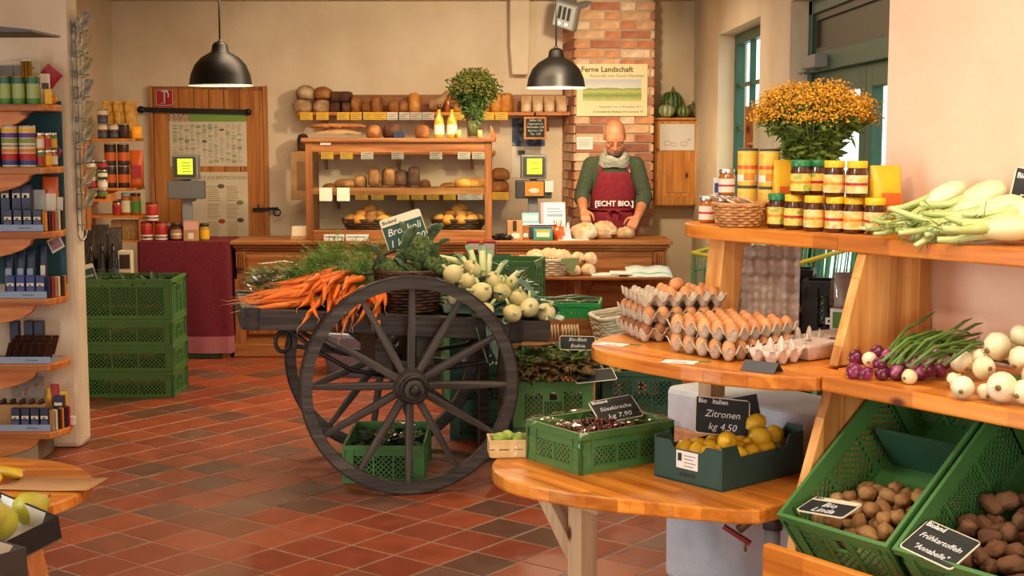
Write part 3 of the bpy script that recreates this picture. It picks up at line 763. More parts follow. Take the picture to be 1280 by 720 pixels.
def cl(z0, z1, off=0.0):
    m = MB(); per = [(-hx-.012, hy+.01), (-hx-.012, -hy-.012), (hx+.012, -hy-.012), (hx+.012, hy+.01)]
    L = [2*hy, 2*hx, 2*hy]
    def f(u, v):
        t = u*3; i = min(2, int(t)); k = t-i; a, b = Vector(per[i]), Vector(per[i+1]); p = a.lerp(b, k)
        z = z1+(z0-z1)*v; amp = 0.010*(tz-z)/tz
        n = Vector(((0, -1), (-1, 0), (0, 1))[0]) if False else ((Vector((-1, 0)), Vector((0, -1)), Vector((1, 0)))[i])
        p = p+n*(amp*(1+math.sin(u*46+z*2))+off); return (p.x, p.y, z)
    return m.grid(f, 90, 8)
part('cloth_top', MB().b2((-hx-.012, -hy-.012, tz-.004), (hx+.012, hy+.01, tz)), M_cloth, r)
part('drape', cl(.17, tz-.002), M_cloth, r); part('checked_hem', cl(.045, .172, .0015), M_check, r)
crate('crate', 'green crate pushed under the burgundy cloth, only its foot showing', .6, .4, .2, M_crate, ((tx0+tx1)/2+.02, ty0+.27, 0.0))

M_canred = plain('can_red', '#b01f22', .35); M_canwhite = plain('can_white', '#e8dfcf', .4); M_canorange = plain('can_orange', '#d8641c', .35); M_candark = plain('can_dark', '#3a2318', .4)
M_gold = plain('lid_gold', '#b58a2e', .35, .6); M_yellow = plain('label_yellow', '#e8b61f', .5); M_lgreen = plain('label_green', '#4f8a36', .5); M_blue = plain('label_blue', '#27407f', .5)
M_navy = plain('carton_navy', '#1c2744', .45); M_lblue = plain('tray_lightblue', '#8ea3bf', .6); M_teal = plain('teal_paint', '#1f4f58', .6); M_orange = plain('bag_orange', '#e08a1a', .4)
M_brownjar = plain('brown_contents', '#4a2414', .2, coat=.5); M_purple = plain('label_purple', '#5d3a86', .5); M_lidgreen = plain('lid_green', '#1f7a43', .35); M_lidyellow = plain('lid_yellow', '#f0bd17', .35)
M_kraft = mottled('kraft_paper', [(0.3, '#a87f52'), (0.7, '#bf9768')], 12, .8); M_honey = plain('honey_jar', '#b0611c', .15, coat=.6); M_clear = glassy('clear_plastic', (.95, .95, .92), .18, .1)
def cloc(x, y, D, z): p = at(x, y, D); return (p.x, p.y, z)
for i, (x, z, lab) in enumerate(((184, tz, 'red food can at the left front of the burgundy table'), (202, tz, 'red food can right of its twin on the burgundy table'), (191, tz+.145, 'red food can stacked on two others on the burgundy table'))):
    can('food_can', lab, .047, .142, M_canred, cloc(x, 300, 10.72, z+.0005), ((.06, .32, M_canwhite), (.14, .24, M_candark), (.8, .86, M_gold)), M_candark, 'red cans on the burgundy table', .4*i)
jar('preserve_jar', 'brown preserve jar beside the red cans on burgundy table', .046, .135, M_brownjar, M_candark, M_kraft, cloc(221, 300, 10.72, tz+.0005), band=M_white)
carton('tea_box', 'brown and pink tea box between jars on burgundy table', (.115, .08, .15), M_kraft, cloc(240, 300, 10.72, tz+.0005), .1, ((.04, .55, .96, .95, plain('label_pink', '#d9a4a0', .6)), (.3, .1, .65, .4, M_canwhite)))
jar('mustard_jar', 'yellow mustard jar at the right of burgundy table', .036, .13, plain('mustard', '#a98a2a', .3), M_candark, M_yellow, cloc(256, 298, 10.72, tz+.0005))
M_screen = plain('lit_screen', '#d6ee3a', .4, emit=.9)
def scale_thing(label, x0, D, ztab, zb, zh, s=1.0, card=False):
    r = E('shop_scale', label, 'scale', cloc(x0, 298, D, ztab+.0005), .06)
    part('base', MB().b2((-.15, -.14, 0), (.15, .16, .10)), M_dgray, r, bevel=.01)
    part('weighing_plate', MB().b2((-.17, -.14, .102), (.17, .10, .115)), M_steel, r, bevel=.004)
    part('pole', MB().b2((-.04, .11, .10), (.035, .15, zb)), M_gray, r, bevel=.005)
    part('keypad', MB().b2((-.14, .06, zb), (.14, .16, zb+.14)), M_dgray if card else plain('gray_keypad', '#6d7072', .5), r, bevel=.008)
    h = part('display_head', MB().b2((-.10, .05, zb+.15), (.10, .17, zb+.34)), M_gray, r, bevel=.015)
    part('bezel', MB().b2((-.085, .042, zb+.17), (.085, .0495, zb+.325)), M_dgray, h, bevel=.004)
    part('screen', MB().b2((-.055, .036, zb+.19), (.06, .0415, zb+.31)), M_screen, h)
    m = MB(); 
    for k in range(4): m.b2((-.02, .034, zb+.21+k*.022), (.05-.012*(k % 2), .0355, zb+.215+k*.022))
    part('digits', m, M_lgreen, h, kind='stuff'); part('neck', MB().b2((-.03, .1, zb+.135), (.03, .14, zb+.16)), M_dgray, r)
    if card:
        c = part('advert_card', MB().b2((-.07, .045, zb+.02), (.075, .0595, zb+.13)), plain('advert_orange', '#d8912a', .5), r)
        part('picture', MB().ell((0, .043, zb+.06), (.045, .002, .022), 10, 6), M_canwhite, c)
        part('slip', MB().b2((.085, .04, zb+.05), (.15, .045, zb+.14)), M_white, r)
    return r
scale_thing('gray shop scale with lit green display before the plank door', 232, 10.93, tz, .30, .5)

# ---------------------------------------------------------------- signs and posters on the plank door
def sheet(name, label, cat, c0, c1, D, mat, ext=.003):
    a = at(*c0, D); b = at(*c1, D)
    r = E(name, label, cat, ((a.x+b.x)/2, D, (a.z+b.z)/2)); w, h = abs(b.x-a.x), abs(a.z-b.z)
    part('sheet', MB().b2((-w/2, 0, -h/2), (w/2, ext, h/2)), mat, r)
    return r, w, h
r, w, h = sheet('hose_sign', 'small red fire hose sign at the top of the plank door', 'sign', (194, 111), (217, 133), YD-.008, M_red)
m = MB(); m.tube([(.035*math.cos(t), -.003, .02+.035*math.sin(t)) for t in [-.6+i*.35 for i in range(9)]], .006, 5); m.tube([(.0, -.003, .05), (.0, -.003, -.045), (-.03, -.003, -.05)], .006, 5); m.tube([(-.03, -.003, .055), (.03, -.003, .055)], .005, 5)
part('hose_symbol', m, M_white, r)
part('border', MB().b2((-w/2+.004, -.001, h/2-.012), (w/2-.004, -.0002, h/2-.008)).b2((-w/2+.004, -.001, -h/2+.008), (w/2-.004, -.0002, -h/2+.012)).b2((-w/2+.004, -.001, -h/2+.008), (-w/2+.008, -.0002, h/2-.008)).b2((w/2-.008, -.001, -h/2+.008), (w/2-.004, -.0002, h/2-.008)), M_white, r)
r, w, h = sheet('wall_planner', 'large year planner with green header pinned on the plank door', 'poster', (211, 142), (309, 208), YD-.006, M_paper2)
part('header', MB().b2((-w/2, -.0015, h/2-.068), (w/2, -.0002, h/2)), plain('planner_green', '#7fa84a', .6), r)
part('photo', MB().b2((-w/2, -.003, h/2-.068), (-w/2+.17, -.0016, h/2)), mottled('photo_print', [(.35, '#9a4038'), (.5, '#d8c0a8'), (.65, '#6a6a4a')], 30, .6), r)
m = MB()
for i in range(12):
    x = -w/2+.03+i*(w-.06)/12
    for k in range(31):
        if random.random() < .8: m.b2((x+.004, -.0012, h/2-.09-k*(h-.12)/31), (x+.004+random.uniform(.015, .038), -.0002, h/2-.09-k*(h-.12)/31-.006))
part('calendar_print', m, plain('planner_print', '#b9b7a4', .8), r, kind='stuff')
m = MB()
for k in range(60):
    i = random.randrange(12); j = random.randrange(31); x = -w/2+.03+i*(w-.06)/12; z = h/2-.09-j*(h-.12)/31
    m.b2((x, -.0016, z), (x+.038, -.0013, z-.009))
part('weekend_marks', m, plain('planner_mark', '#8fa070', .8), r, kind='stuff')
r, w, h = sheet('vegetable_poster', 'beige poster with columns of text and small vegetables on plank door', 'poster', (228, 215), (311, 300), YD-.006, M_paper2)
text('VIELFALT AUS DEUTSCHLAND', .037, r, (.02, -.001, h/2-.05), (PI/2, 0, 0), plain('poster_olive', '#8a8a5a', .8))
m = MB()
for cx in (-.02, .145):
    for k in range(26):
        if k % 9 != 8: m.b2((cx-.05, -.0012, h/2-.12-k*.017), (cx+.06-random.uniform(0, .03), -.0002, h/2-.126-k*.017))
part('text_lines', m, plain('poster_text', '#b99a62', .8), r, kind='stuff')
for i, (x, z, c) in enumerate(((-.19, .06, '#5a5a3a'), (.05, .17, '#6a6a58'), (.21, .03, '#8a8a4a'), (.05, -.13, '#b0482a'), (.21, -.12, '#5c4a30'), (-.17, -.14, '#c87a2a'))):
    part('vegetable_picture', MB().ell((x, -.001, z), (.03, .0015, .02), 8, 6), plain('veg_print%d' % i, c, .7), r)

# ================================================================ shelves on the back wall with bread
M_bread_d = mottled('dark_crust', [(.3, '#3a2014'), (.55, '#5a3420'), (.75, '#7a5236')], 14, .75, bump=.5, bscale=40, rnd=True)
M_bread_b = mottled('brown_crust', [(.3, '#7a4620'), (.55, '#a56c36'), (.75, '#c4925a')], 12, .7, bump=.5, bscale=36, rnd=True)
M_bread_g = mottled('golden_crust', [(.3, '#bd7226'), (.55, '#da953e'), (.75, '#e8b566')], 12, .6, bump=.4, bscale=30, rnd=True)
M_bread_f = mottled('floury_crust', [(.3, '#8a6238'), (.5, '#b59468'), (.75, '#dccaa8')], 9, .8, bump=.4, bscale=40, rnd=True)
M_tagy = plain('tag_yellow', '#f2bd1e', .6); M_tagw = plain('tag_white', '#efe9d8', .6)
def wall_shelf(label, x0, x1, y, D0, back=0.0, mat=M_pine):
    a = at(x0, y, D0); b = at(x1, y, D0); z = a.z
    r = E('wall_shelf', label, 'shelf', ((a.x+b.x)/2, (D0+YB)/2, z)); w = b.x-a.x; dd = (YB-D0)/2
    part('board', MB().b2((-w/2, -dd, -.028), (w/2, dd-.003, 0)), mat, r, bevel=.003)
    if back: part('backboard', MB().b2((-w/2+.1, dd-.02, .0005), (w/2-.02, dd-.004, back)), M_counter, r)
    for k in range(3): 
        xx = -w/2+.2+k*(w-.4)/2; part('bracket', MB().prism([(dd-.003, -.028), (-dd+.06, -.028), (dd-.003, -.16)], -.012, .012, 0, Matrix.Translation((xx, 0, 0)) @ Matrix(((0, 0, 1, 0), (1, 0, 0, 0), (0, 1, 0, 0), (0, 0, 0, 1)))), M_counter, r)
    return r, z
SD = 11.93
sh1, z1 = wall_shelf('upper wall shelf of pine carrying the long row of loaves', 372, 716, 140, SD, .15)
sh2, z2 = wall_shelf('middle wall shelf of pine seen through top of glass case', 372, 619, 189, SD, 0)
sh3, z3 = wall_shelf('lower wall shelf of pine seen through the glass case middle', 388, 637, 240, SD, 0)
POSW = ['far left', 'left', 'left of middle', 'middle', 'right of middle', 'right', 'far right']
def tags(xs, y, shelf, mat, lab, grp):
    z = shelf.location.z
    for i, (x, mt) in enumerate(xs):
        p = at(x, y, SD-.006)
        c = 'yellow' if mt is M_tagy else 'white'
        r = O('price_tag', MB().b2((-.052, -.002, -.066), (.052, .001, -.003)), mt, f'{c} price tag on the {lab} shelf edge, {ORD(i)} from its left end', 'price tag', (p.x, p.y, z), None, grp)
        m = MB()
        for k in range(3): m.b2((-.04, -.0032, -.018-k*.017), (.03-.02*(k % 2), -.0022, -.023-k*.017))
        part('print', m, M_inkgray, r)
Y_, W_ = M_tagy, M_tagw
tags([(383, Y_), (403, Y_), (429, Y_), (446, Y_), (460, Y_), (476, Y_), (491, W_), (505, W_), (520, W_), (535, W_), (574, Y_), (610, Y_), (627, Y_)], 142, sh1, None, 'upper bread', 'price tags on the upper bread shelf')
tags([(381, Y_), (409, Y_), (433, Y_), (459, W_), (497, W_), (545, W_), (580, W_), (598, W_)], 191, sh2, None, 'middle bread', 'price tags on the middle bread shelf')
tags([(408, W_), (429, W_), (452, Y_), (472, Y_), (504, Y_), (522, Y_), (541, Y_), (562, Y_), (580, W_), (596, W_), (613, Y_), (628, Y_)], 242, sh3, None, 'lower bread', 'price tags on the lower bread shelf')
lm = {
 'round': loaf_mesh('loaf', .17, .2, .115, M_bread_f, 1, 2.1), 'round_dark': loaf_mesh('loaf', .17, .18, .10, M_bread_b, 2, 2.2),
 'block': loaf_mesh('loaf', .085, .18, .085, M_bread_d, 3, 6, flat=-.9), 'tin': loaf_mesh('loaf', .095, .21, .145, M_bread_d, 4, 3.4),
 'tinb': loaf_mesh('loaf', .09, .21, .135, M_bread_b, 9, 3.4), 'seed': loaf_mesh('loaf', .11, .18, .10, M_bread_b, 5, 2.3), 'gold': loaf_mesh('loaf', .10, .24, .16, M_bread_g, 6, 3.6),
 'goldlow': loaf_mesh('loaf', .15, .2, .075, M_bread_g, 7, 2.4, slash=3), 'flatb': loaf_mesh('loaf', .19, .18, .07, M_bread_b, 8, 2.3, slash=2), 'darkround': loaf_mesh('loaf', .14, .17, .12, M_bread_d, 11, 2.3),
 'bun': loaf_mesh('loaf', .11, .10, .066, M_bread_g, 12, 2.1), 'bund': loaf_mesh('loaf', .105, .10, .062, M_bread_b, 13, 2.1)}
def loafs(items, z, D, where, grp):
    for i, (x, kind, dz, desc) in enumerate(items):
        p = at(x, 140, D)
        tag(link('bread_loaf', lm[kind], None, (p.x, D+random.uniform(-.01, .01), z+.001+dz), random.uniform(-.15, .15)), f'{desc} {where}, {ORD(i)} counting from the left', 'bread', grp)
loafs([(379, 'round', 0, 'round floury loaf'), (383, 'round', .11, 'round floury loaf stacked on top'), (403, 'round', 0, 'round floury loaf'), (404, 'round_dark', .112, 'flat brown loaf stacked on top'), (420, 'block', 0, 'square dark loaf'), (420, 'block', .086, 'square dark loaf stacked on top'),
       (433, 'block', 0, 'square dark loaf'), (433, 'block', .086, 'square dark loaf stacked on top'), (446, 'tinb', 0, 'brown tin loaf'), (459, 'seed', 0, 'seeded round loaf'), (472, 'tinb', 0, 'tall brown tin loaf'), (492, 'seed', 0, 'low dark loaf'), (505, 'seed', 0, 'seeded loaf'), (518, 'gold', 0, 'tall golden tin loaf'),
       (575, 'goldlow', 0, 'golden loaf'), (607, 'gold', 0, 'golden tin loaf'), (620, 'gold', 0, 'golden tin loaf'), (634, 'gold', 0, 'golden tin loaf')], z1, 12.07, 'on the upper shelf', 'loaves on the upper shelf')
loafs([(378, 'tin', 0, 'dark tin loaf'), (430, 'flatb', 0, 'flat brown loaf'), (455, 'goldlow', 0, 'golden slashed loaf'), (480, 'flatb', 0, 'flat brown loaf'), (503, 'goldlow', 0, 'golden slashed loaf'), (528, 'goldlow', 0, 'golden slashed loaf'), (553, 'goldlow', 0, 'golden slashed loaf'), (580, 'goldlow', 0, 'golden slashed loaf'), (604, 'goldlow', 0, 'golden slashed loaf')], z2, 12.07, 'on the middle shelf', 'loaves on the middle shelf')
loafs([(415, 'flatb', 0, 'flat brown loaf'), (440, 'flatb', 0, 'flat brown loaf'), (470, 'seed', 0, 'seeded loaf'), (500, 'flatb', 0, 'flat brown loaf'), (530, 'seed', 0, 'seeded loaf'), (560, 'goldlow', 0, 'golden slashed loaf'), (624, 'round_dark', 0, 'round brown loaf'), (625, 'round_dark', .098, 'round brown loaf stacked on top')], z3, 12.07, 'on the lower shelf', 'loaves on the lower shelf')
M_bagfilm = mottled('bread_bag_film', [(.3, '#c9a071'), (.5, '#dcbd92'), (.7, '#efe2cc')], 10, .35, bump=.5, bscale=25)
for i, x in enumerate((658, 672, 686, 701)):
    p = at(x, 138, 12.05); bag('bagged_bread', f'sliced bread in a clear bag on the upper shelf, {ORD(i)} from its left', .095, .17, .135, M_bagfilm, (p.x, 12.06, z1+.0015), .1*i-.1, i+3, 'bagged loaves on the upper shelf', cat='bread')
# goose-neck gourd on the upper shelf
p = at(544, 138, 12.06); m = MB(); m.tube([(-.05, 0, .05), (-.02, 0, .055), (.03, 0, .075), (.07, 0, .12), (.10, 0, .155), (.13, 0, .15)], [.03, .052, .05, .03, .024, .015], 12)
O('gourd', m, M_bread_f, 'pale goose-neck gourd lying among loaves on the upper shelf', 'gourd', (p.x, 12.06, z1+.003))
p = at(555, 138, 12.07); r = E('bottle', 'slim bottle beside the gourd on the upper shelf', 'bottle', (p.x+.03, 12.12, z1+.001)); part('body', MB().lathe([(.03, 0), (.032, .01), (.032, .11), (.012, .15), (.012, .17)], 14), M_honey, r)

# ---------------------------------------------------------------- glass case on the counter
KY0, KY1 = 10.74, 11.12; kx0, kx1 = -1.555, -.155; kz0, kz1 = CT+.001, 1.655
r = E('display_case', 'wooden display case with glass front standing on the counter', 'display case', (0, 0, 0))
t = .05
for x in (kx0, kx1-t):
    for y in (KY0, KY1-t): part('post', MB().b2((x, y, kz0), (x+t, y+t, kz1-.03)), M_counter_z, r, bevel=.004)
part('top_board', MB().b2((kx0-.03, KY0-.02, kz1-.03), (kx1+.03, KY1+.02, kz1)), M_counter, r, bevel=.005)
part('top_rail', MB().b2((kx0+t, KY0+.004, kz1-.105), (kx1-t, KY0+.03, kz1-.031)), M_counter, r)
part('bottom_rail', MB().b2((kx0+t, KY0-.003, kz0), (kx1-t, KY0+.04, kz0+.075)), M_counter, r, bevel=.004)
part('floor_board', MB().b2((kx0+t, KY0+.041, kz0+.04), (kx1-t, KY1-.002, kz0+.06)), M_counter, r)
zi = at(450, 238, KY0).z
part('inner_shelf', MB().b2((kx0+.02, KY0+.03, zi-.018), (kx1-.02, KY1, zi)), M_counter, r)
part('shelf_lip', MB().b2((kx0+t, KY0+.012, zi-.03), (kx1-t, KY0+.0295, zi+.02)), M_counter, r)
part('front_glass', MB().b2((kx0+t, KY0+.006, kz0+.076), (kx1-t, KY0+.010, kz1-.106)), M_glass, r)
for x in (kx0+.02, kx1-.024): part('side_glass', MB().b2((x, KY0+t, kz0+.02), (x+.004, KY1-t, kz1-.031)), M_glass, r)
a = at(615, 160, KY0); m = MB(); m.prism([(0, 0), (.055, 0), (.005, .10)], 0, .02, 0, Matrix.Translation((kx1-.01, KY0+.02, kz1)) @ Matrix.Rotation(PI/2, 4, 'X')); part('finial', m, M_counter, r)
for i, x in enumerate((407, 429)):
    p = at(x, 243, KY0-.004); O('price_card', MB().b2((-.048, -.001, -.05), (.048, .001, .05)), M_tagw, f'white price card on the display case glass, {("left","right")[i]} of the pair', 'price tag', (p.x, KY0+.0045, p.z), None, 'cards on the case glass')
p = at(407, 176, KY0); O('price_card', MB().b2((-.04, -.001, -.02), (.04, .001, .02)), M_tagw, 'small white card under the top left of the display case', 'price tag', (p.x, KY0-.004, p.z-.01))
def lof(x, D, z, kind, lab, rot=None, sc=1): 
    p = at(x, 200, D); tag(link('bread_loaf', lm[kind], None, (p.x, D, z), rot if rot is not None else random.uniform(-.3, .3)), lab, 'bread', 'loaves in the display case')
for i, (x, k) in enumerate(((432, 'flatb'), (450, 'seed'), (467, 'tinb'), (485, 'tinb'), (501, 'darkround'), (517, 'tin'), (580, 'goldlow'), (596, 'goldlow'))):
    lof(x, 10.95, zi+(.012 if i in (0, 1, 6, 7) else .03), k, f'loaf on the inner shelf of the display case, {ORD(i)} from its left')
for i, (a, b) in enumerate(((425, 500), (505, 548), (555, 600))):
    p, q = at(a, 236, 10.92), at(b, 236, 10.92)
    r = E('bread_tray', f'dark flat bread tray in display case, {ORD(i)} from its left', 'tray', ((p.x+q.x)/2, 10.93, zi+.0005), 0, 'trays in the display case'); w = (q.x-p.x)/2
    part('tray_floor', MB().b2((-w, -.13, 0), (w, .13, .005)), M_wicker_d, r); m = MB(); m.b2((-w, -.13, .005), (w, -.12, .016)).b2((-w, .12, .005), (w, .13, .016)).b2((-w, -.12, .005), (-w+.01, .12, .016)).b2((w-.01, -.12, .005), (w, .12, .016)); part('tray_rim', m, M_wicker_d, r)
for bi, (bx, lab) in enumerate(((462, 'left'), (573, 'right'))):
    p = at(bx, 280, 10.94); bz = kz0+.0615
    basket('bread_basket', f'dark oval wicker basket of rolls, {lab} one in the display case', .21, .16, .085, M_wicker_d, (p.x, 10.94, bz), 0, 5, 22, 1, .62, 'bread baskets in the case')
    rng = random.Random(bi)
    rl = []
    for i in range(16):
        a = 2*PI*i/9; q = (.145 if i < 9 else .075 if i < 14 else .02); dz = .06 if i < 9 else .10 if i < 14 else .14
        rl.append(tag(link('bread_roll', lm['bun' if rng.random() < .6 else 'bund'], None, (p.x+q*math.cos(a*(1 if i < 9 else 1.8)), 10.94+q*.6*math.sin(a*(1 if i < 9 else 1.8)), bz+dz), (rng.uniform(-.3, .3), rng.uniform(-.3, .3), rng.uniform(0, 6))), None, 'bread roll', f'rolls in the {lab} case basket'))
    rank(rl, f'bread roll heaped in the {lab} dark basket of the case, %s from left')
# things on top of the case
p = at(420, 166, 10.9)
m = MB(); m.grid(lambda u, v: ((u-.5)*.42, (v-.5)*.3, .03+.035*math.sin(PI*u)*math.sin(PI*v)+.008*noise.noise(Vector((u*7, v*7, 1)))), 12, 8); m.grid(lambda u, v: ((u-.5)*.42, (v-.5)*.3*1.0, .03*(1-math.sin(PI*u)*.0)-.028), 2, 2)
O('bread_cushion', m, M_kraft, 'flat beige paper sack lying on top of the display case', 'paper sack', (p.x, 10.93, kz1+.001))
rng = random.Random(4)
for i in range(7):
    m = MB(); L = rng.uniform(.14, .22); m.tube([(-L/2, 0, 0), (-L/4, .004, .006), (L/4, -.004, .006), (L/2, 0, 0)], [.010, .016, .016, .009], 8)
    O('bread_stick', m, M_bread_b, f'brown bread stick on the beige sack above display case, {ORD(i)} from left', 'bread stick', (p.x-.12+.045*i, 10.9+.01*i, kz1+.085+.003*(i % 2)), rng.uniform(-.5, .5), 'bread sticks on the sack')
p = at(490, 166, 10.92); tag(link('bread_loaf', lm['darkround'], None, (p.x, 10.95, kz1+.001), .4), 'small dark round loaf on top of the display case', 'bread')
p = at(499, 168, 10.85); carton('small_box', 'small dark card box in front of loaf on display case', (.085, .05, .05), M_navy, (p.x, 10.82, kz1+.001), .1)
for i, x in enumerate((467, 528)): p = at(x, 166, 10.9); tag(link('bread_loaf', lm['seed'], None, (p.x, 10.9, kz1+.001), .3), f'low seeded loaf {("left","right")[i]} of the dark round loaf on the display case', 'bread'); 
M_oil = plain('yellow_oil', '#d99a1e', .08, coat=.8)
for i, x in enumerate((549, 565)):
    p = at(x, 168, 10.86); r = E('oil_bottle', f'bottle of yellow oil on the display case, {("left","right")[i]} of two', 'bottle', (p.x, 10.86, kz1+.001), 0, 'oil bottles on the case')
    part('body', MB().lathe([(.036, 0), (.038, .006), (.038, .12), (.03, .15), (.012, .18), (.012, .215)], 16), M_oil, r); part('label', MB().lathe([(.0386, .025), (.0386, .10)], 16, caps=False), M_cream, r); part('cap', MB().lathe([(.014, .215), (.014, .25), (.012, .252)], 12), M_candark, r)
for i, x in enumerate((574, 600)): p = at(x, 166, 10.84); O('candle', MB().lathe([(.017, 0), (.017, .055), (.013, .058)], 12), plain('wax_yellow', '#e7cf7a', .5), f'short yellow candle {("left","right")[i]} of the vase on the display case', 'candle', (p.x, 10.8, kz1+.001), None, 'candles on the case')

# ---------------------------------------------------------------- flowers
def bouquet(name, label, loc, hgt, spread, n, leafm, flm, stemm, seed, fsize, flower_from=.62, wrap=None, elong=1.0, droop=0, dens=5, leafn=5, rad0=.02, zflat=1.0):
    rng = random.Random(seed); r = E(name, label, 'flowers', loc)
    st, lf, fl = MB(), MB(), MB()
    for k in range(n):
        a = rng.uniform(0, 2*PI); q = math.sqrt(rng.random()); dx, dy = math.cos(a)*q*spread*elong, math.sin(a)*q*spread
        hz = hgt*(rng.uniform(.78, 1.0)-.28*q*q*zflat); b = Vector((math.cos(a)*rad0*q, math.sin(a)*rad0*q, 0)); tip = Vector((dx, dy, hz)); mid = b.lerp(tip, .5)+Vector((0, 0, .10*hgt))-Vector((dx, dy, 0))*.15
        st.tube([b, mid, tip], .0022, 3)
        for j in range(leafn):
            t = rng.uniform(.25, .95); p = b.lerp(mid, t*2) if t < .5 else mid.lerp(tip, t*2-1)
            d = Vector((rng.gauss(0, 1), rng.gauss(0, 1), rng.gauss(.4, .7))).normalized(); s = d.orthogonal().normalized(); L = rng.uniform(.025, .05)*hgt/.3
            lf.add([p, p+d*L*.5+s*L*.16, p+d*L, p+d*L*.5-s*L*.16], [(0, 1, 2, 3)])
        for j in range(dens):
            c = tip+Vector((rng.gauss(0, .017), rng.gauss(0, .017), rng.gauss(0, .009)))*hgt/.3
            fl.ell(c, [fsize*rng.uniform(.7, 1.25)]*2+[fsize*.7], 5, 4, rng.randrange(len(flm)), jit=.5, seed=k*7+j, smooth=False)
    part('stems', st, stemm, r, kind='stuff'); part('leaves', lf, leafm, r, kind='stuff'); part('blossoms', fl, flm, r, kind='stuff')
    return r
M_stem = plain('stem_green', '#4c6a2a', .6); M_leafd = mottled('leaf_dark', [(.3, '#2f4a1c'), (.7, '#55702c')], 40, .6)
M_fl1 = plain('blossom_olive', '#55561c', .7); M_fl2 = plain('blossom_ochre', '#80701f', .7)
M_fl3 = plain('blossom_gold', '#efb428', .7); M_fl4 = plain('blossom_amber', '#d99a1c', .7); M_fl5 = plain('blossom_brown', '#a87820', .7)
p = at(592, 168, 10.9)
vz = kz1+.001
r = E('glass_vase', 'tall glass vase of water on top of the display case', 'vase', (p.x, 10.92, vz)); part('glass', MB().lathe([(.045, 0), (.05, .01), (.062, .20)], 18, caps=False), M_clear, r); part('base', MB().lathe([(.045, 0), (.047, .012)], 18), M_clear, r)
part('water', MB().lathe([(.043, .013), (.054, .13)], 18), plain('vase_water', '#5d6a35', .1), r)
bouquet('flower_bunch', 'bunch of dull yellow wildflowers in vase on display case', (p.x, 10.92, vz+.03), .49, .180, 190, M_leafd, [M_fl1, M_fl1, M_fl2, M_leafd], M_stem, 11, .009, dens=11, leafn=9, rad0=.03, zflat=.9)

# ---------------------------------------------------------------- paper bag board, chalkboard, poster, scale
r, w, h = sheet('paper_bag', 'brown printed paper bag hanging on the wall left of display case', 'paper bag', (363, 190), (390, 250), 11.9, M_kraft, .02)
p = at(383, 245, 12.1)
m = MB(); m.b2((-w*.2, -.002, -h*.3), (w*.2, -.0005, h*.3)); part('print', m, plain('bag_print', '#8f6a45', .8), r)
p = at(393, 286, 10.78); carton('carton', 'low cream carton at the left foot of display case', (.15, .12, .07), M_cream, (p.x-.10, 10.84, CT+.03), .05); carton('carton', 'flat brown carton beneath the cream one on the counter', (.17, .14, .028), M_kraft, (p.x-.10, 10.84, CT+.001), .05)
r, w, h = sheet('blue_poster', 'blue picture poster on the wall behind the chalkboard', 'poster', (640, 148), (681, 183), YB-.008, mottled('blue_print', [(.35, '#12203c'), (.5, '#27456e'), (.65, '#8a93a0')], 14, .5), .004)
m = MB()
for k in range(9): m.bar((-.07, -.003, .02), (-.07+.08*math.cos(k*.7), -.003, .02+.08*math.sin(k*.7)), .008, .002)
m.ell((-.07, -.003, .02), (.025, .003, .025), 8, 6); part('flower_print', m, M_black, r)
r, w, h = sheet('calendar_sheet', 'white calendar sheet under the blue poster', 'calendar', (640, 183), (681, 222), YB-.008, M_tagw, .003)
part('photo', MB().b2((-.09, -.001, .06), (-.03, -.0002, .10)), M_olive, r)
r, w, h = sheet('price_board', 'small framed chalkboard of prices hung by the upper shelf', 'chalkboard', (655, 146), (683, 174), 11.86, M_chalkboard, .008)
m = MB(); rect_frame(m, 0, .012, -w/2, w/2, -h/2, h/2, .016); fr = part('frame', MB(), M_counter, r); fr.data = (lambda q: q.mesh('frame', M_pine))(MB().b2((-w/2, -.006, -h/2), (-w/2+.016, .002, h/2)).b2((w/2-.016, -.006, -h/2), (w/2, .002, h/2)).b2((-w/2+.016, -.006, -h/2), (w/2-.016, .002, -h/2+.016)).b2((-w/2+.016, -.006, h/2-.016), (w/2-.016, .002, h/2)))
for i, s in enumerate(('Kaffee 1,60', 'Cappuccino 2,-', 'Milchkaffee 2,20', 'Espresso 1,50', 'Tee  1,20')): text(s, .022, r, (0, -.002, h*.34-i*.028), (PI/2, 0, 0), M_chalk, 'handwriting', shear=.2)
part('hook', MB().tube([(0, .002, h/2-.01), (0, .004, h/2+.03), (0, .069, h/2+.032)], .007, 6), M_black, r)
scale_thing('gray shop scale with lit yellow-green display beside the till', 668, 11.02, CT, .30, .5, card=True)
p = at(645, 262, 11.1); carton('till', 'dark till body behind the counter scale', (.30, .16, .34), M_dgray, (at(668, 262, 11.3).x, 11.32, CT), 0, ())if False else None
for i, (x, c, lab) in enumerate(((649, M_blue, 'small blue carton left of the scale display'), (688, M_navy, 'small dark blue carton right of the scale display'))):
    pass

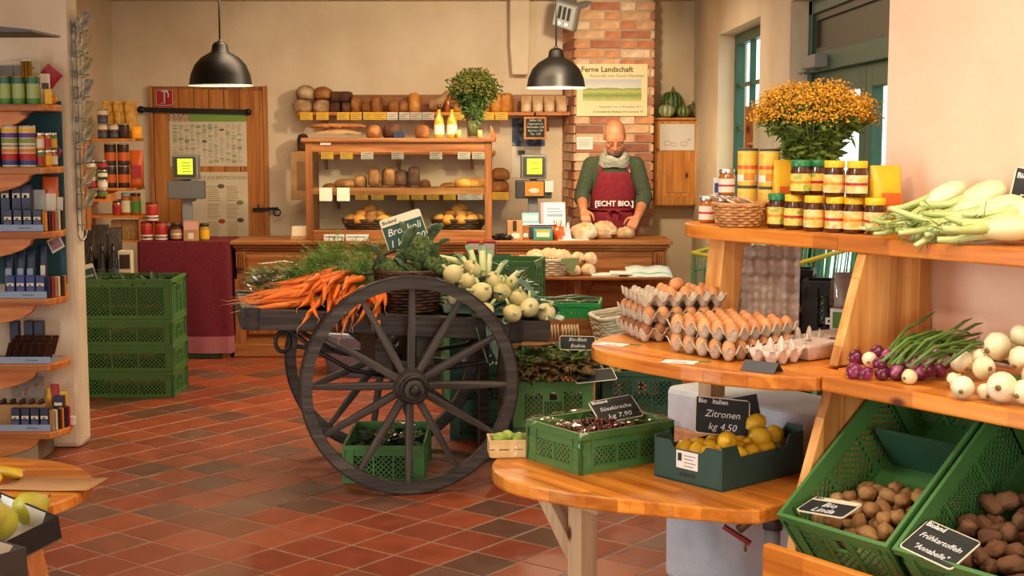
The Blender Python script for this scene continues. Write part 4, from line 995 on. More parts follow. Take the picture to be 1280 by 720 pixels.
# ---------------------------------------------------------------- things on the counter by the man
carton('carton', 'brown kraft carton on the counter left of leaflets', (.115, .1, .145), M_kraft, cloc(643, 298, 10.82, CT+.001), .1, ((.35, .45, .6, 1.0, M_candark), (.3, .1, .8, .35, M_canwhite)))
carton('carton', 'slim brown carton beside the kraft carton on counter', (.05, .08, .11), M_counter, cloc(657, 298, 10.82, CT+.001), 0, ((.2, .2, .8, .45, M_white),))
r = carton('tea_box', 'turquoise and yellow tea box at the counter edge', (.145, .07, .085), plain('turquoise', '#25929a', .45), cloc(679, 298, 10.76, CT+.001), -.04, ((.16, .3, .84, .72, M_cream), (.08, .1, .92, .26, M_lgreen), (.12, .76, .88, .92, M_yellow)))
def flyer(label, w, h, loc, mat, tilt, rz=0, prints=()):
    r = E('leaflet', label, 'leaflet', loc, (tilt, 0, rz)); part('sheet', MB().b2((-w/2, 0, 0), (w/2, .008, h)), mat, r)
    for x0, z0, x1, z1, mm in prints: part('print', MB().b2((-w/2+x0*w, -.0012, z0*h), (-w/2+x1*w, -.0002, z1*h)), mm, r)
    return r
flyer('light blue leaflet standing behind the tea box', .13, .20, cloc(663, 298, 10.9, CT+.001), plain('leaflet_blue', '#8fc2d6', .6), -.15, 0, ((.1, .7, .9, .9, M_white),))
flyer('tall white brochure with a picture, standing on counter by scale', .19, .28, cloc(692, 297, 10.93, CT+.001), plain('brochure_white', '#dfe6ea', .5), -.2, .1, ((.0, .0, .12, 1, plain('brochure_pink', '#d9a6b4', .6)), (.35, .05, .95, .35, M_bread_g), (.25, .6, .9, .68, M_lblue), (.25, .72, .9, .76, M_lblue), (.25, .8, .8, .84, M_lblue)))
r = E('pen_cup', 'orange glass of pens on the counter beside the tea box', 'cup', cloc(697, 299, 10.78, CT+.001)); part('glass', MB().lathe([(.035, 0), (.042, .10)], 16), plain('orange_glass', '#d8501c', .15, coat=.6), r)
for k in range(6): part('pen', MB().cyl((.015*math.cos(k), .015*math.sin(k), .09), (.03*math.cos(k*1.1), .03*math.sin(k*1.1), .15), .004, n=6), (M_red, M_orange, M_white)[k % 3], r)
r = E('card_stand', 'narrow white card stand on the counter beside pen cup', 'card', cloc(709, 299, 10.80, CT+.001), (-.1, 0, 0)); part('card', MB().prism([(-.03, 0), (.035, 0), (.012, .13), (0, .13)], 0, .01, 0, Matrix.Rotation(PI/2, 4, 'X')), plain('lilac_card', '#c9c4dc', .6), r)
O('paper_sheet', MB().b2((-.12, -.06, 0), (.12, .06, .003)), M_white, 'white paper sheet lying on the counter before brochure', 'paper', cloc(716, 299, 10.78, CT+.001), .1)
rng = random.Random(9)
for i in range(5):
    O('foil_sweet', MB().ell((0, 0, .02), (.045, .03, .022), 8, 6, jit=.6, seed=i, smooth=False), plain('foil_black%d' % i, '#20222a', .2, .5), f'dark foil wrapped sweet at counter edge right of case, {ORD(i)} from left', 'sweet', loc_add(cloc(620+4*i, 299, 10.78, CT+.001), 0, .04*(i % 2), .001), rng.uniform(0, 3), 'dark foil sweets at the counter edge')
M_bagcl = mottled('bag_cellophane', [(.3, '#a8845a'), (.5, '#cdb089'), (.68, '#efe6d6')], 9, .25, bump=.7, bscale=22)
def wrapped(name, label, l, w, h, loc, rot, mat, seed, cat='bread', grp=None):
    m = MB(); m.ell((0, 0, 0), (1, 1, 1), 18, 12)
    m.v = [((v[0]*(1+.10*noise.noise(Vector(v)*3+Vector((seed, 0, 0)))))*l/2, v[1]*w/2*(1+.12*noise.noise(Vector(v)*2.6+Vector((0, seed, 0)))), (max(v[2], -.7)+.7)/1.7*h*(1+.15*noise.noise(Vector(v)*3.3+Vector((0, 0, seed))))) for v in m.v]
    m.grid(lambda u, v: (-l/2*.9-.05*v, (u-.5)*w*(.25+.5*v), h*.4+.02*math.sin(u*18)), 8, 3)
    return O(name, m, mat, label, cat, loc, rot, grp)
wrapped('wrapped_bread', 'loaf in crinkled paper bag left of the man\'s hands', .22, .17, .125, cloc(730, 297, 10.86, CT+.002), -.2, M_bagcl, 1)
wrapped('wrapped_bread', 'larger loaf in paper bag in the middle before the man', .21, .17, .135, cloc(755, 296, 10.92, CT+.002), .3, M_bagcl, 2)
wrapped('wrapped_bread', 'small floury loaf under the man\'s left hand on counter', .15, .13, .09, cloc(782, 297, 10.90, CT+.002), .1, M_bread_f, 3)

for i, (x, w_) in enumerate(((418, .15), (447, .17))):
    q = cloc(x, 298, 10.71, CT+.001); r = carton('leaflet_box', f'white box of printed leaflets on the counter before the display case, {("left","right")[i]} one', (w_, .05, .045), M_white, (q[0], 10.695, CT+.001), 0, ((.05, .55, .9, .8, M_lblue), (.05, .2, .6, .4, M_cream)), 'leaflet boxes on the counter')
# ---------------------------------------------------------------- on the ledge
p = cloc(690, 340, CY-.2, LZ+.001)
basket('ledge_basket', 'white wicker basket of bagged bread on the counter ledge', .16, .13, .12, M_wicker_w, (p[0]-.02, CY-.19, LZ+.001), 0, 7, 20, 1.0, .8)
for i, (dx, dz, s) in enumerate(((-.12, .09, 5), (-.02, .10, 6), (.07, .09, 7))): wrapped('wrapped_bread', f'bread in clear bag in the white ledge basket, {ORD(i)} from its left', .16, .14, .10, (p[0]+dx, CY-.19, LZ+dz), .3*i, M_bagfilm, s)
m = MB(); m.add([(-.07, 0, .12), (.07, 0, .125), (.01, -.03, 0), (0, .02, .125)], [(0, 2, 1), (0, 1, 3)])
O('napkin', m, mottled('olive_napkin', [(.3, '#5f6f45'), (.7, '#74855a')], 30, .9), 'green cloth napkin hanging over the white basket rim', 'napkin', (p[0]+.13, CY-.325, LZ+.012), None, solid=.003)
for i, (x, dz) in enumerate(((717, 0), (735, 0), (722, .085), (738, .08))):
    q = cloc(x, 340, CY-.24, LZ+.002+dz); wrapped('bagged_rolls', f'pale rolls in a clear bag on the ledge, {ORD(i)} of four', .115, .1, .085, (q[0], CY-.24+.02*i, q[2]), .2*i, M_bagfilm, i+11, 'bread', 'bagged rolls on the ledge')
for i, (x, w, rz) in enumerate(((752, .20, .06), (773, .16, -.04))): q = cloc(x, 341, CY-.25, LZ+.001+.012*i); O('brochure_pile', MB().b2((-w/2, -.1, 0), (w/2, .1, .011)), plain('pile_white%d' % i, '#dfe6e2', .6), f'flat pile of white brochures on the ledge, {("lower","upper")[i]} one', 'brochures', (q[0]+.02, CY-.22, q[2]), rz)
r = E('newspaper', 'open newspaper with green heading resting sloped at the ledge end', 'newspaper', cloc(811, 342, CY-.22, LZ+.001), (R(14), 0, .03))
part('page', MB().grid(lambda u, v: ((u-.5)*.33, -.12+.25*v, .02+.012*math.sin(PI*u*2)**2), 10, 3), plain('newsprint', '#c9d6d2', .8), r, solid=.006)
part('heading', MB().grid(lambda u, v: ((u-.5)*.30, -.05+.02*v, .026+.012*math.sin(PI*u*2)**2), 10, 1), plain('heading_green', '#8fb8a4', .7), r)

# ================================================================ poster on the pillar, notice, emergency light, cabinet
r, w, h = sheet('exhibition_poster', 'cream landscape exhibition poster on the brick pillar', 'poster', (721, 80), (809, 145), PYF-.022, plain('poster_cream', '#eadfae', .6), .004)
def paint_mat():
    m, nt, b = _nt('painted_field'); mp = _coord(nt); sp = nt.nodes.new('ShaderNodeSeparateXYZ'); nt.links.new(mp.outputs[0], sp.inputs[0])
    n = nt.nodes.new('ShaderNodeTexNoise'); n.inputs['Scale'].default_value = 18; nt.links.new(mp.outputs[0], n.inputs['Vector'])
    a = nt.nodes.new('ShaderNodeMath'); a.operation = 'MULTIPLY_ADD'; a.inputs[1].default_value = .03; nt.links.new(n.outputs['Fac'], a.inputs[0]); nt.links.new(sp.outputs['Z'], a.inputs[2])
    mr = nt.nodes.new('ShaderNodeMapRange'); mr.inputs['From Min'].default_value = -.07; mr.inputs['From Max'].default_value = .14; nt.links.new(a.outputs[0], mr.inputs['Value'])
    r = _ramp(nt, [(0, lin('#c9c77a')), (.2, lin('#7f9a4a')), (.36, lin('#c2c26a')), (.46, lin('#7d9a50')), (.5, lin('#e0dccb')), (.75, lin('#c3c6cf')), (1, lin('#e2dcc2'))]); nt.links.new(mr.outputs[0], r.inputs[0]); nt.links.new(r.outputs[0], b.inputs['Base Color']); b.inputs['Roughness'].default_value = .6
    return m
part('picture', MB().b2((-w/2+.05, -.0015, -.09), (w/2-.05, -.0002, .09)), paint_mat(), r)
text('Ferne Landschaft', .062, r, (-w/2+.035, -.002, h/2-.045), (PI/2, 0, 0), plain('poster_ink', '#6a5a34', .8), align='LEFT', bold=.0012)
text('Aquarelle von Guido Klammer', .036, r, (.04, -.002, h/2-.095), (PI/2, 0, 0), M_inkgray, shear=.1)
text('1. September bis 3. November 2011', .026, r, (.06, -.002, -h/2+.075), (PI/2, 0, 0), M_inkgray); text('Deutschlandia Biohaus Kirchstrasse 19', .026, r, (.05, -.002, -h/2+.035), (PI/2, 0, 0), plain('poster_ink2', '#6a5a34', .8))
r, w, h = sheet('notice', 'small white notice taped on the brick pillar beside man', 'notice', (721, 171), (741, 187), PYF-.012, M_white, .002)
m = MB()
for k in range(5): m.b2((-.05, -.001, .03-k*.013), (.05-.02*(k % 2), -.0002, .027-k*.013))
part('print', m, M_inkgray, r)
c = at(706, 20, 11.6); r = E('emergency_light', 'gray emergency light box mounted high left of the brick pillar', 'lamp', (c.x+.01, c.y-.02, c.z), (R(20), R(18), R(-20)))
part('housing', MB().b2((-.10, -.04, -.10), (.10, .05, .12)), M_gray, r, bevel=.012); part('front_panel', MB().b2((-.085, -.046, -.085), (.085, -.041, .105)), plain('panel_pale', '#c9ccc6', .4), r)
for i in range(3): part('louver', MB().b2((-.055+i*.04, -.05, -.02), (-.03+i*.04, -.0465, .085)), M_dgray, r)
for i in range(2): part('indicator', MB().ell((-.03+i*.06, -.047, -.055), (.012, .006, .012), 8, 6), plain('led%d' % i, '#ffffff', .3, emit=2.0), r)
part('mount', MB().bar((0, .05, .05), (.10, .40, .05), .04), M_gray, r)
a = at(816, 150, 12.02); b = at(880, 258, 12.02)
r = E('wall_cabinet', 'pine wall cabinet with one panelled door right of the pillar', 'cabinet', ((a.x+b.x)/2, 12.13, b.z)); w = (b.x-a.x)/2-.012; h = a.z-b.z
part('body', MB().b2((-w, -.09, 0), (w, .115, h)), M_cab, r, bevel=.004); part('top_board', MB().b2((-w-.015, -.115, h+.0005), (w+.0, .115, h+.02)), M_cab, r, bevel=.004)
d = E('door', None, None); d.parent = r
m = MB().b2((-w+.005, -.112, .01), (-w+.075, -.0905, h-.01)).b2((w-.075, -.112, .01), (w-.005, -.0905, h-.01)).b2((-w+.075, -.112, .01), (w-.075, -.0905, .085)).b2((-w+.075, -.112, h-.085), (w-.075, -.0905, h-.01))
part('door_frame', m, M_cab, d, bevel=.004); part('door_panel', MB().b2((-w+.076, -.100, .086), (w-.076, -.0905, h-.086)), M_cab, d); part('raised_panel', MB().b2((-w+.105, -.106, .115), (w-.105, -.1005, h-.115)), M_cab, d, bevel=.005)
part('knob', MB().ell((-w+.035, -.122, h*.66), (.013, .013, .013), 8, 6), M_counter, d)
cabz = b.z+h+.021; cabx = (a.x+b.x)/2
r, w, h = sheet('child_drawing', 'white sheet with faint pink sketch on the wall cabinet door', 'paper', (825, 155), (868, 188), 12.015, M_white, .002)
for x, z, s in ((-.08, -.05, .03), (-.03, -.06, .022), (.06, -.055, .03), (.1, -.02, .012)): part('sketch', MB().tube([(x+s*math.cos(t*.7), -.001, z+s*.6*math.sin(t*.7)) for t in range(9)], .0022, 4), plain('pink_ink', '#d8a0b0', .8), r, label=None)
def ribbed(rx, rz, n, mat_i=0, ribs=10, depth=.06):
    m = MB(); prof = 9; seg = ribs*4
    def f(u, v):
        t = PI*v; a = 2*PI*u; k = 1-depth*(abs(math.cos(a*ribs/2))**3); rr = math.sin(t)**.85*rx*k
        return (rr*math.cos(a), rr*math.sin(a), rz-rz*math.cos(t)*(1-.12*math.exp(-((v-1)**2)*60)))
    return m.grid(f, seg, prof, closed_u=True)
def stripe_mat(name, c1, c2, ribs):
    m, nt, b = _nt(name); tc = nt.nodes.new('ShaderNodeTexCoord'); sp = nt.nodes.new('ShaderNodeSeparateXYZ'); nt.links.new(tc.outputs['Object'], sp.inputs[0])
    at_ = nt.nodes.new('ShaderNodeMath'); at_.operation = 'ARCTAN2'; nt.links.new(sp.outputs['Y'], at_.inputs[0]); nt.links.new(sp.outputs['X'], at_.inputs[1])
    mu = nt.nodes.new('ShaderNodeMath'); mu.operation = 'MULTIPLY'; mu.inputs[1].default_value = ribs; nt.links.new(at_.outputs[0], mu.inputs[0])
    n = nt.nodes.new('ShaderNodeTexNoise'); n.inputs['Scale'].default_value = 30; nt.links.new(tc.outputs['Object'], n.inputs['Vector'])
    ma = nt.nodes.new('ShaderNodeMath'); ma.operation = 'MULTIPLY_ADD'; ma.inputs[1].default_value = 3; nt.links.new(n.outputs['Fac'], ma.inputs[0]); nt.links.new(mu.outputs[0], ma.inputs[2])
    s = nt.nodes.new('ShaderNodeMath'); s.operation = 'SINE'; nt.links.new(ma.outputs[0], s.inputs[0])
    mr = nt.nodes.new('ShaderNodeMapRange'); mr.inputs['From Min'].default_value = -.6; mr.inputs['From Max'].default_value = .6; nt.links.new(s.outputs[0], mr.inputs['Value'])
    r = _ramp(nt, [(0, lin(c1)), (1, lin(c2))]); nt.links.new(mr.outputs[0], r.inputs[0]); nt.links.new(r.outputs[0], b.inputs['Base Color']); b.inputs['Roughness'].default_value = .5
    return m
M_stalk = plain('pumpkin_stalk', '#8a7a4a', .8)
for i, (x, rx, rz, mt, lab, yy) in enumerate(((840, .098, .115, stripe_mat('pumpkin_striped', '#24401f', '#6f8a4a', 14), 'largest dark green striped pumpkin on the wall cabinet', 12.14), (833, .072, .055, stripe_mat('pumpkin_pale', '#7d9468', '#c2cba6', 10), 'pale green pumpkin in front at the left on the wall cabinet', 11.99),
        (855, .062, .05, stripe_mat('pumpkin_green', '#3e5a2c', '#8c9c60', 10), 'green flat pumpkin right of the pale one on wall cabinet', 12.03), (867, .055, .06, stripe_mat('pumpkin_olive', '#4a4a22', '#8a7c44', 9), 'olive ribbed pumpkin at the right end of wall cabinet', 12.11))):
    p = at(x, 148, yy); r = E('pumpkin', lab, 'pumpkin', (p.x, yy+.03, cabz+.001), i*.7, 'pumpkins on the wall cabinet'); part('fruit', ribbed(rx, rz, 0), mt, r); part('stem', MB().tube([(0, 0, rz*1.75), (.004, 0, rz*2.0), (.012, 0, rz*2.25)], [.016, .010, .008], 6), M_stalk, r)

# ================================================================ pendant lamps
M_enamel = plain('lamp_black_enamel', '#0d0c0b', .42, spec=.25); M_lampin = plain('lamp_white_inside', '#efe6d0', .5); M_bulb = plain('lamp_bulb', '#ffdca8', .4, emit=14)
def pendant(label, x, y, D, rad, hh, power):
    p = at(x, y, D); r = E('pendant_lamp', label, 'lamp', (p.x, p.y, p.z))
    prof = [(rad*1.0, 0), (rad*.985, .006), (rad*.93, .06*hh/.24), (rad*.80, .115*hh/.24), (rad*.60, .155*hh/.24), (rad*.34, .182*hh/.24), (rad*.27, .19*hh/.24), (rad*.24, .225*hh/.24), (rad*.17, .24*hh/.24), (.02, .245*hh/.24)]
    part('shade', MB().lathe(prof, 36, caps=False), M_enamel, r); part('reflector', MB().lathe([(a*.975, z-.002) for a, z in prof[1:8]], 36, caps=False), M_lampin, r)
    part('rim', MB().tube([(rad*math.cos(2*PI*i/40), rad*math.sin(2*PI*i/40), .001) for i in range(40)], .0035, 5, closed=True), M_lampin, r)
    part('socket', MB().cyl((0, 0, .11*hh/.24), (0, 0, .2*hh/.24), .025), M_white, r); part('bulb', MB().ell((0, 0, .085*hh/.24), (.035, .035, .042), 14, 10), M_bulb, r)
    part('cable', MB().cyl((0, 0, hh), (0, 0, ZC-p.z), .006, n=8), M_black, r); part('cable_grip', MB().cyl((0, 0, hh*.99), (0, 0, hh*1.06), .014), M_black, r); part('ceiling_rose', MB().lathe([(.05, ZC-p.z-.03), (.05, ZC-p.z)], 16), M_black, r)
    d = bpy.data.lights.new('pendant_bulb_light', 'POINT'); d.energy = power; d.color = (1, .74, .42); d.shadow_soft_size = .04
    o = link('bulb_light', d, r, (0, 0, .03*hh/.24))
    return r
pendant('black enamel pendant lamp hanging before the plank door', 276, 107, 9.6, .212, .285, 12)
pendant('black enamel pendant lamp hanging over the man at the counter', 695, 110, 10.2, .212, .275, 34)
# ================================================================ product shelf on the left
FY = 7.20
r = E('product_shelf', 'pine shelf unit of six boards full of packets against left wall', 'shelf', (0, 0, 0))
tops = [at(30, y, FY).z for y in (130, 209, 290, 374, 456, 541)]
Mxz = lambda y: Matrix.Translation((0, y, 0)) @ Matrix.Rotation(PI/2, 4, 'X')
for z in tops:
    part('shelf_board', MB().prism([(-4.0, FY), (-2.375, FY), (-2.318, FY+.13), (-2.335, FY+.24), (-2.39, FY+.30), (-4.0, FY+.30)], z-.034, z), M_pine, r, bevel=.006)
    c = [(-2.95, z-.035), (-2.95, z-.16)]+[(-2.95+.50*math.sin(t), z-.16+.115*(1-math.cos(t))) for t in [i*PI/2/7 for i in range(1, 8)]]+[(-2.42, z-.035)]
    part('bracket', MB().prism(c, -.02, .02, 0, Mxz(FY+.06)), M_pine, r, bevel=.003)
part('back_panel', MB().b2((-4.0, FY+.302, .9), (-2.362, FY+.32, tops[0]+.02)), M_teal, r)
part('side_support', MB().b2((-2.99, FY+.02, .115), (-2.952, FY+.30, tops[0]-.035)), M_pine_z, r)
part('plinth', MB().b2((-3.6, FY+.05, .001), (-2.46, FY+.30, tops[5]-.036)), mottled('plinth_stone', [(.3, '#8b7a5c'), (.7, '#a08d6c')], 8, .8), r)
def sx(x, D=FY+.07): return (x-640)/FPX*D
SHN = ['top', 'second', 'third', 'fourth', 'fifth', 'lowest']
# top board: green cans, pouches, gold tubes
gp = ((.0, .18, M_lgreen), (.20, .72, plain('can_landscape', '#9fb46a', .4)), (.72, .93, plain('can_teal', '#2e6a5a', .4)))
for i, x in enumerate((-45, -30, -16, -4, 11, 28, 46)):
    can('tea_can', f'green can with yellow rim on the top shelf, {ORD(i)} from the left', .032, .142, M_lgreen, (sx(x), FY+.08, tops[0]+.001), gp, M_gold, 'green cans on the top shelf', i)
M_silver = plain('foil_silver', '#9aa0a0', .3, .6)
for i, x in enumerate((8, 16, 30)): bag('foil_pouch', f'silver foil pouch behind the green cans, {ORD(i)} from left', .06, .04, .20, M_silver, (sx(x, FY+.18), FY+.18, tops[0]+.001), .2, i, 'foil pouches on the top shelf', lean=.02)
for i, x in enumerate((35, 39.5, 44)): r = E('gold_tube', f'tall gold tube behind the cans on top shelf, {ORD(i)} of three', 'tube', (sx(x, FY+.19), FY+.19, tops[0]+.001), 0, 'gold tubes on the top shelf'); part('body', MB().cyl((0, 0, 0), (0, 0, .22), .0095, n=10), M_gold, r); part('cap', MB().cyl((0, 0, .2205), (0, 0, .232), .0098, n=10), M_cream, r)
r = E('name_plaque', 'white plaque with writing behind the top shelf', 'sign', (sx(32, FY+.26), FY+.26, tops[0]+.001), (-.05, 0, 0)); part('plate', MB().b2((-.10, 0, .14), (.10, .006, .225)), M_cream, r); part('foot', MB().b2((-.01, .002, 0), (.01, .006, .14)), M_black, r)
text('Sonnentor', .032, r, (0, -.002, .19), (PI/2, 0, 0), M_ink, shear=.3)
carton('tea_box', 'cream tea packet at right end of the top shelf', (.05, .05, .155), M_cream, (sx(60, FY+.14), FY+.15, tops[0]+.001), .5, ((.15, .5, .85, .7, M_candark),))
carton('tea_box', 'small yellow packet before the cream packet on top shelf', (.035, .035, .075), M_yellow, (sx(66, FY+.1), FY+.085, tops[0]+.001), .5)
O('orange_fruit', MB().ell((0, 0, .024), (.026, .026, .024), 14, 10), M_orange, 'small orange round tin at the front corner of top shelf', 'tin', (sx(70, FY+.12), FY+.12, tops[0]+.001))
r, w, h = sheet('red_card', 'dark red card hung diamond-wise by the top shelf', 'card', (50, 84), (74, 108), FY+.29, M_red, .002); r.rotation_euler = (0, R(40), 0)
# second board: two layers of striped jars
cB = [M_red, M_blue, plain('lab_orange', '#d08a3a', .5)]; cU = [M_purple, M_yellow, plain('lab_olive', '#8a9a4a', .5)]
for i, x in enumerate((-58, -32, -8, 15, 37)):
    can('spread_tin', f'red and blue striped tin in the lower row of second shelf, {ORD(i)} from left', .041, .108, M_cream, (sx(x), FY+.075, tops[1]+.001), ((.08, .3, cB[1]), (.3, .62, cB[0]), (.66, .85, cB[2])), M_steel, 'striped tins on the second shelf', i)
    can('spread_tin', f'purple and green striped tin stacked on the lower row of second shelf, {ORD(i)} from left', .041, .100, M_cream, (sx(x), FY+.075, tops[1]+.110), ((.1, .35, cU[2]), (.38, .62, cU[0]), (.65, .85, cU[1])), M_steel, 'striped tins on the second shelf', i)
for i, (x, d) in enumerate(((53, .10), (62, .13), (69, .17))):
    for k in range(2): jar('spice_jar', f'small spice jar at right of second shelf, {ORD(i)} column, {("lower","upper")[k]} one', .021, .085, (M_lgreen, M_orange, M_honey)[(i+k) % 3], M_steel, (M_red, M_yellow, M_cream)[(i+2*k) % 3], (sx(x, FY+d), FY+d, tops[1]+.001+k*.087), 'spice jars on the second shelf', lidh=.014)
r, w, h = sheet('pink_card', 'pink card hanging askew at the end of the second shelf', 'card', (64, 178), (78, 190), FY+.20, plain('card_pink', '#b4586a', .6), .002); r.rotation_euler = (0, R(38), R(-30)); r.location.z -= .02
# display trays with navy cartons
def display(k, n, x0, x1, hbox, col, tilt, lab, cat='box'):
    z = tops[k]+.001; a, b = sx(x0-30, FY+.03), sx(x1, FY+.03)
    t = E('display_tray', f'pale blue cardboard display tray on the {SHN[k]} shelf', 'tray', ((a+b)/2, FY+.035, z)); w = (b-a)/2
    part('front', MB().b2((-w, 0, 0), (w, .004, .034)), M_lblue, t); part('floor', MB().b2((-w, .004, 0), (w, .20, .003)), M_lblue, t)
    part('side', MB().add([(w-.004, .0041, 0), (w, .0041, 0), (w, .20, 0), (w-.004, .20, 0), (w-.004, .0041, .034), (w, .0041, .034), (w, .20, .075), (w-.004, .20, .075)], [(3, 2, 1, 0), (4, 5, 6, 7), (0, 1, 5, 4), (1, 2, 6, 5), (2, 3, 7, 6), (3, 0, 4, 7)]), M_lblue, t)
    text('Sonnentor', .014, t, (w*.42, -.001, .017), (PI/2, 0, 0), M_navy, shear=.3)
    step = (x1-x0)/n
    for i in range(n):
        x = x0+step*(i+.5)
        carton('tea_carton', f'{lab} in the display tray of the {SHN[k]} shelf, {ORD(i)} from left', (.043, .035, hbox), col, (sx(x, FY+.06), FY+.066, z+.0035), 0, ((.08, .52, .92, .66, M_cream), (.1, .22, .9, .42, plain('carton_band', '#4a4e72', .5) if 'carton_band' not in bpy.data.materials else bpy.data.materials['carton_band']), (.3, .53, .6, .6, M_orange)), f'cartons in the {SHN[k]} shelf tray', cat)
    for i in range(6):
        carton('sachet', f'thin upright packet at the tray side on the {SHN[k]} shelf, {ORD(i)} from the front', (.012, .03, hbox*.95), (M_cream, M_candark, M_orange, M_navy, M_red, M_kraft)[(i+k) % 6], (sx(x1, FY+.06)+.014+.009*i, FY+.05+.024*i, tops[k]+.001), .9, (), f'thin packets on the {SHN[k]} shelf')
display(2, 4, 4, 53, .105, M_navy, 0, 'navy carton')
display(3, 4, 4, 54, .11, M_blue, 0, 'blue carton')
display(5, 4, 4, 53, .112, M_navy, 0, 'dark navy carton')
# fifth board: tray of slanting sachets
z = tops[4]+.001; a, b = sx(-24, FY+.03), sx(56, FY+.03); w = (b-a)/2
t = E('display_tray', 'pale blue cardboard display tray of slanting sachets on the fifth shelf', 'tray', ((a+b)/2, FY+.035, z)); part('front', MB().b2((-w, 0, 0), (w, .004, .034)), M_lblue, t); part('floor', MB().b2((-w, .004, 0), (w, .20, .003)), M_lblue, t); text('Sonnentor', .014, t, (w*.42, -.001, .017), (PI/2, 0, 0), M_navy, shear=.3)
for row in range(3):
    for i in range(6):
        r = E('sachet', f'orange and black sachet leaning in the fifth shelf tray, row {("front","middle","back")[row]}, {ORD(i)} from left', 'sachet', (sx(2+i*9.5, FY+.06), FY+.06+.05*row, z+.004+.012*row), (R(-8), R(14), R(-35)), 'sachets leaning on the fifth shelf')
        part('packet', MB().b2((-.003, -.02, 0), (.003, .02, .105)), M_candark, r); part('face', MB().b2((-.0042, -.018, .02), (-.0031, .018, .095)), plain('sachet_orange', '#c0622a', .5) if 'sachet_orange' not in bpy.data.materials else bpy.data.materials['sachet_orange'], r); part('end_label', MB().b2((-.0028, -.0212, .0), (.0028, -.0201, .05)), M_navy, r)
# things standing behind the trays
for i, x in enumerate((-6, 8, 22, 34)): carton('tea_carton', f'tall navy carton behind the third shelf tray, {ORD(i)} from left', (.047, .05, .23), M_navy, (sx(x, FY+.16), FY+.17, tops[2]+.006), 0, ((.1, .70, .9, .80, M_cream), (.3, .70, .6, .76, M_orange)), 'tall cartons behind the third shelf tray', bevel=.002)
for i, (x, c, rz) in enumerate(((46, M_silver, .2), (58, M_cream, .0), (66, M_cream, -.3))): r = E('tea_card', f'upright pale card on the third shelf, {ORD(i)} from left', 'card', (sx(x, FY+.2), FY+.205+.016*i, tops[2]+.006), (-.08, 0, rz), 'pale cards on the third shelf'); part('sheet', MB().b2((-.04, 0, 0), (.04, .004, .20-.02*i)), c, r); part('print', MB().b2((-.025, -.001, .03), (.028, -.0002, .09)), M_lgreen if i else M_gray, r)
bag('spice_bag', 'small orange bag peeping above the cards on third shelf', .09, .04, .27, M_canorange, (sx(63, FY+.25), FY+.262, tops[2]+.001), 0, 3)
for i, x in enumerate((10, 25, 37)): bag('tea_pouch', f'dark navy pouch behind the fourth shelf tray, {ORD(i)} from left', .05, .05, .23, M_navy, (sx(x, FY+.17), FY+.165, tops[3]+.006), 0, i+2, 'dark pouches behind the fourth shelf tray', M_lblue)
bag('tea_pouch', 'white-labelled navy pouch at the right of fourth shelf', .04, .04, .25, M_navy, (sx(52, FY+.2), FY+.205, tops[3]+.006), 0, 7, None, M_cream)
r, w, h = sheet('photo_card', 'tilted photo card hanging from the third shelf board', 'card', (59, 298), (80, 316), FY+.20, M_cream, .002); r.rotation_euler = (0, R(-28), R(-18)); r.location.z += .01
part('photo', MB().b2((-w*.4, -.001, -h*.36), (w*.4, -.0002, h*.36)), mottled('card_photo', [(.35, '#7a4a5a'), (.55, '#b08a8a'), (.7, '#5a5a7a')], 40, .6), r)
for i, x in enumerate((12, 30, 43)): carton('tea_carton', f'navy carton behind the slanting sachets of fifth shelf, {ORD(i)} from left', (.046, .04, .19), M_navy, (sx(x, FY+.22), FY+.235, tops[4]+.006), 0, ((.1, .3, .9, .45, M_lblue),), 'navy cartons behind the fifth shelf sachets')
carton('card_box', 'open brown card box of dark lids behind the lowest tray', (.26, .075, .115), M_kraft, (sx(22, FY+.2), FY+.165, tops[5]+.006), 0)
for i in range(10): O('jar_lid', MB().lathe([(.011, 0), (.011, .02), (.006, .023)], 10), M_candark, f'dark lid in the brown box on lowest shelf, {("front","back")[i % 2]} row, {ORD(i//2)} from left', 'lid', (sx(22, FY+.2)-.10+.05*(i//2), FY+.148+.035*(i % 2), tops[5]+.122), None, 'lids in the brown box')
carton('tea_carton', 'single navy carton standing at the right of lowest shelf', (.05, .04, .10), M_navy, (sx(63, FY+.15), FY+.185, tops[5]+.06), 0, ((.08, .5, .92, .66, M_cream),))
carton('sachet_stack', 'pale packets under the single navy carton on lowest shelf', (.06, .05, .058), M_cream, (sx(63, FY+.15), FY+.185, tops[5]+.001), 0)
for i, (x, c, hh) in enumerate(((57, M_yellow, .19), (62, M_red, .21), (72, M_yellow, .17))): bag('spice_pouch', f'{("yellow","red","yellow")[i]} pointed pouch at the back of lowest shelf, {ORD(i)} from left', .05, .03, hh, c, (sx(x, FY+.26), FY+.245, tops[5]+.001), 0, i, 'pointed pouches on the lowest shelf')
r, w, h = sheet('floral_sheet', 'pale blue floral sheet behind the lowest shelf packets', 'paper', (15, 470), (55, 497), FY+.285, mottled('floral_print', [(.4, '#8fa2b0'), (.55, '#b9a07a'), (.65, '#9a6a5a')], 40, .7), .003)
carton('white_packet', 'small white packet at the very end of lowest shelf', (.04, .035, .045), M_white, (sx(80, FY+.2), FY+.205, tops[5]+.001), .1)

# picture frame edge high on the left (dark lamp hood)
a = at(0, 32, 6.6); r = E('display_hood', 'dark slanting display hood high in the left corner', 'hood', (a.x-.10, 6.7, a.z)); part('panel', MB().prism([(-.45, .05), (.28, -.025), (.28, -.035), (-.45, -.035)], -.2, .2, 0, Matrix.Rotation(PI/2, 4, 'X')), M_candark, r)
part('hanger', MB().cyl((-.1, 0, 0), (-.1, 0, ZC-a.z), .008), M_black, r)

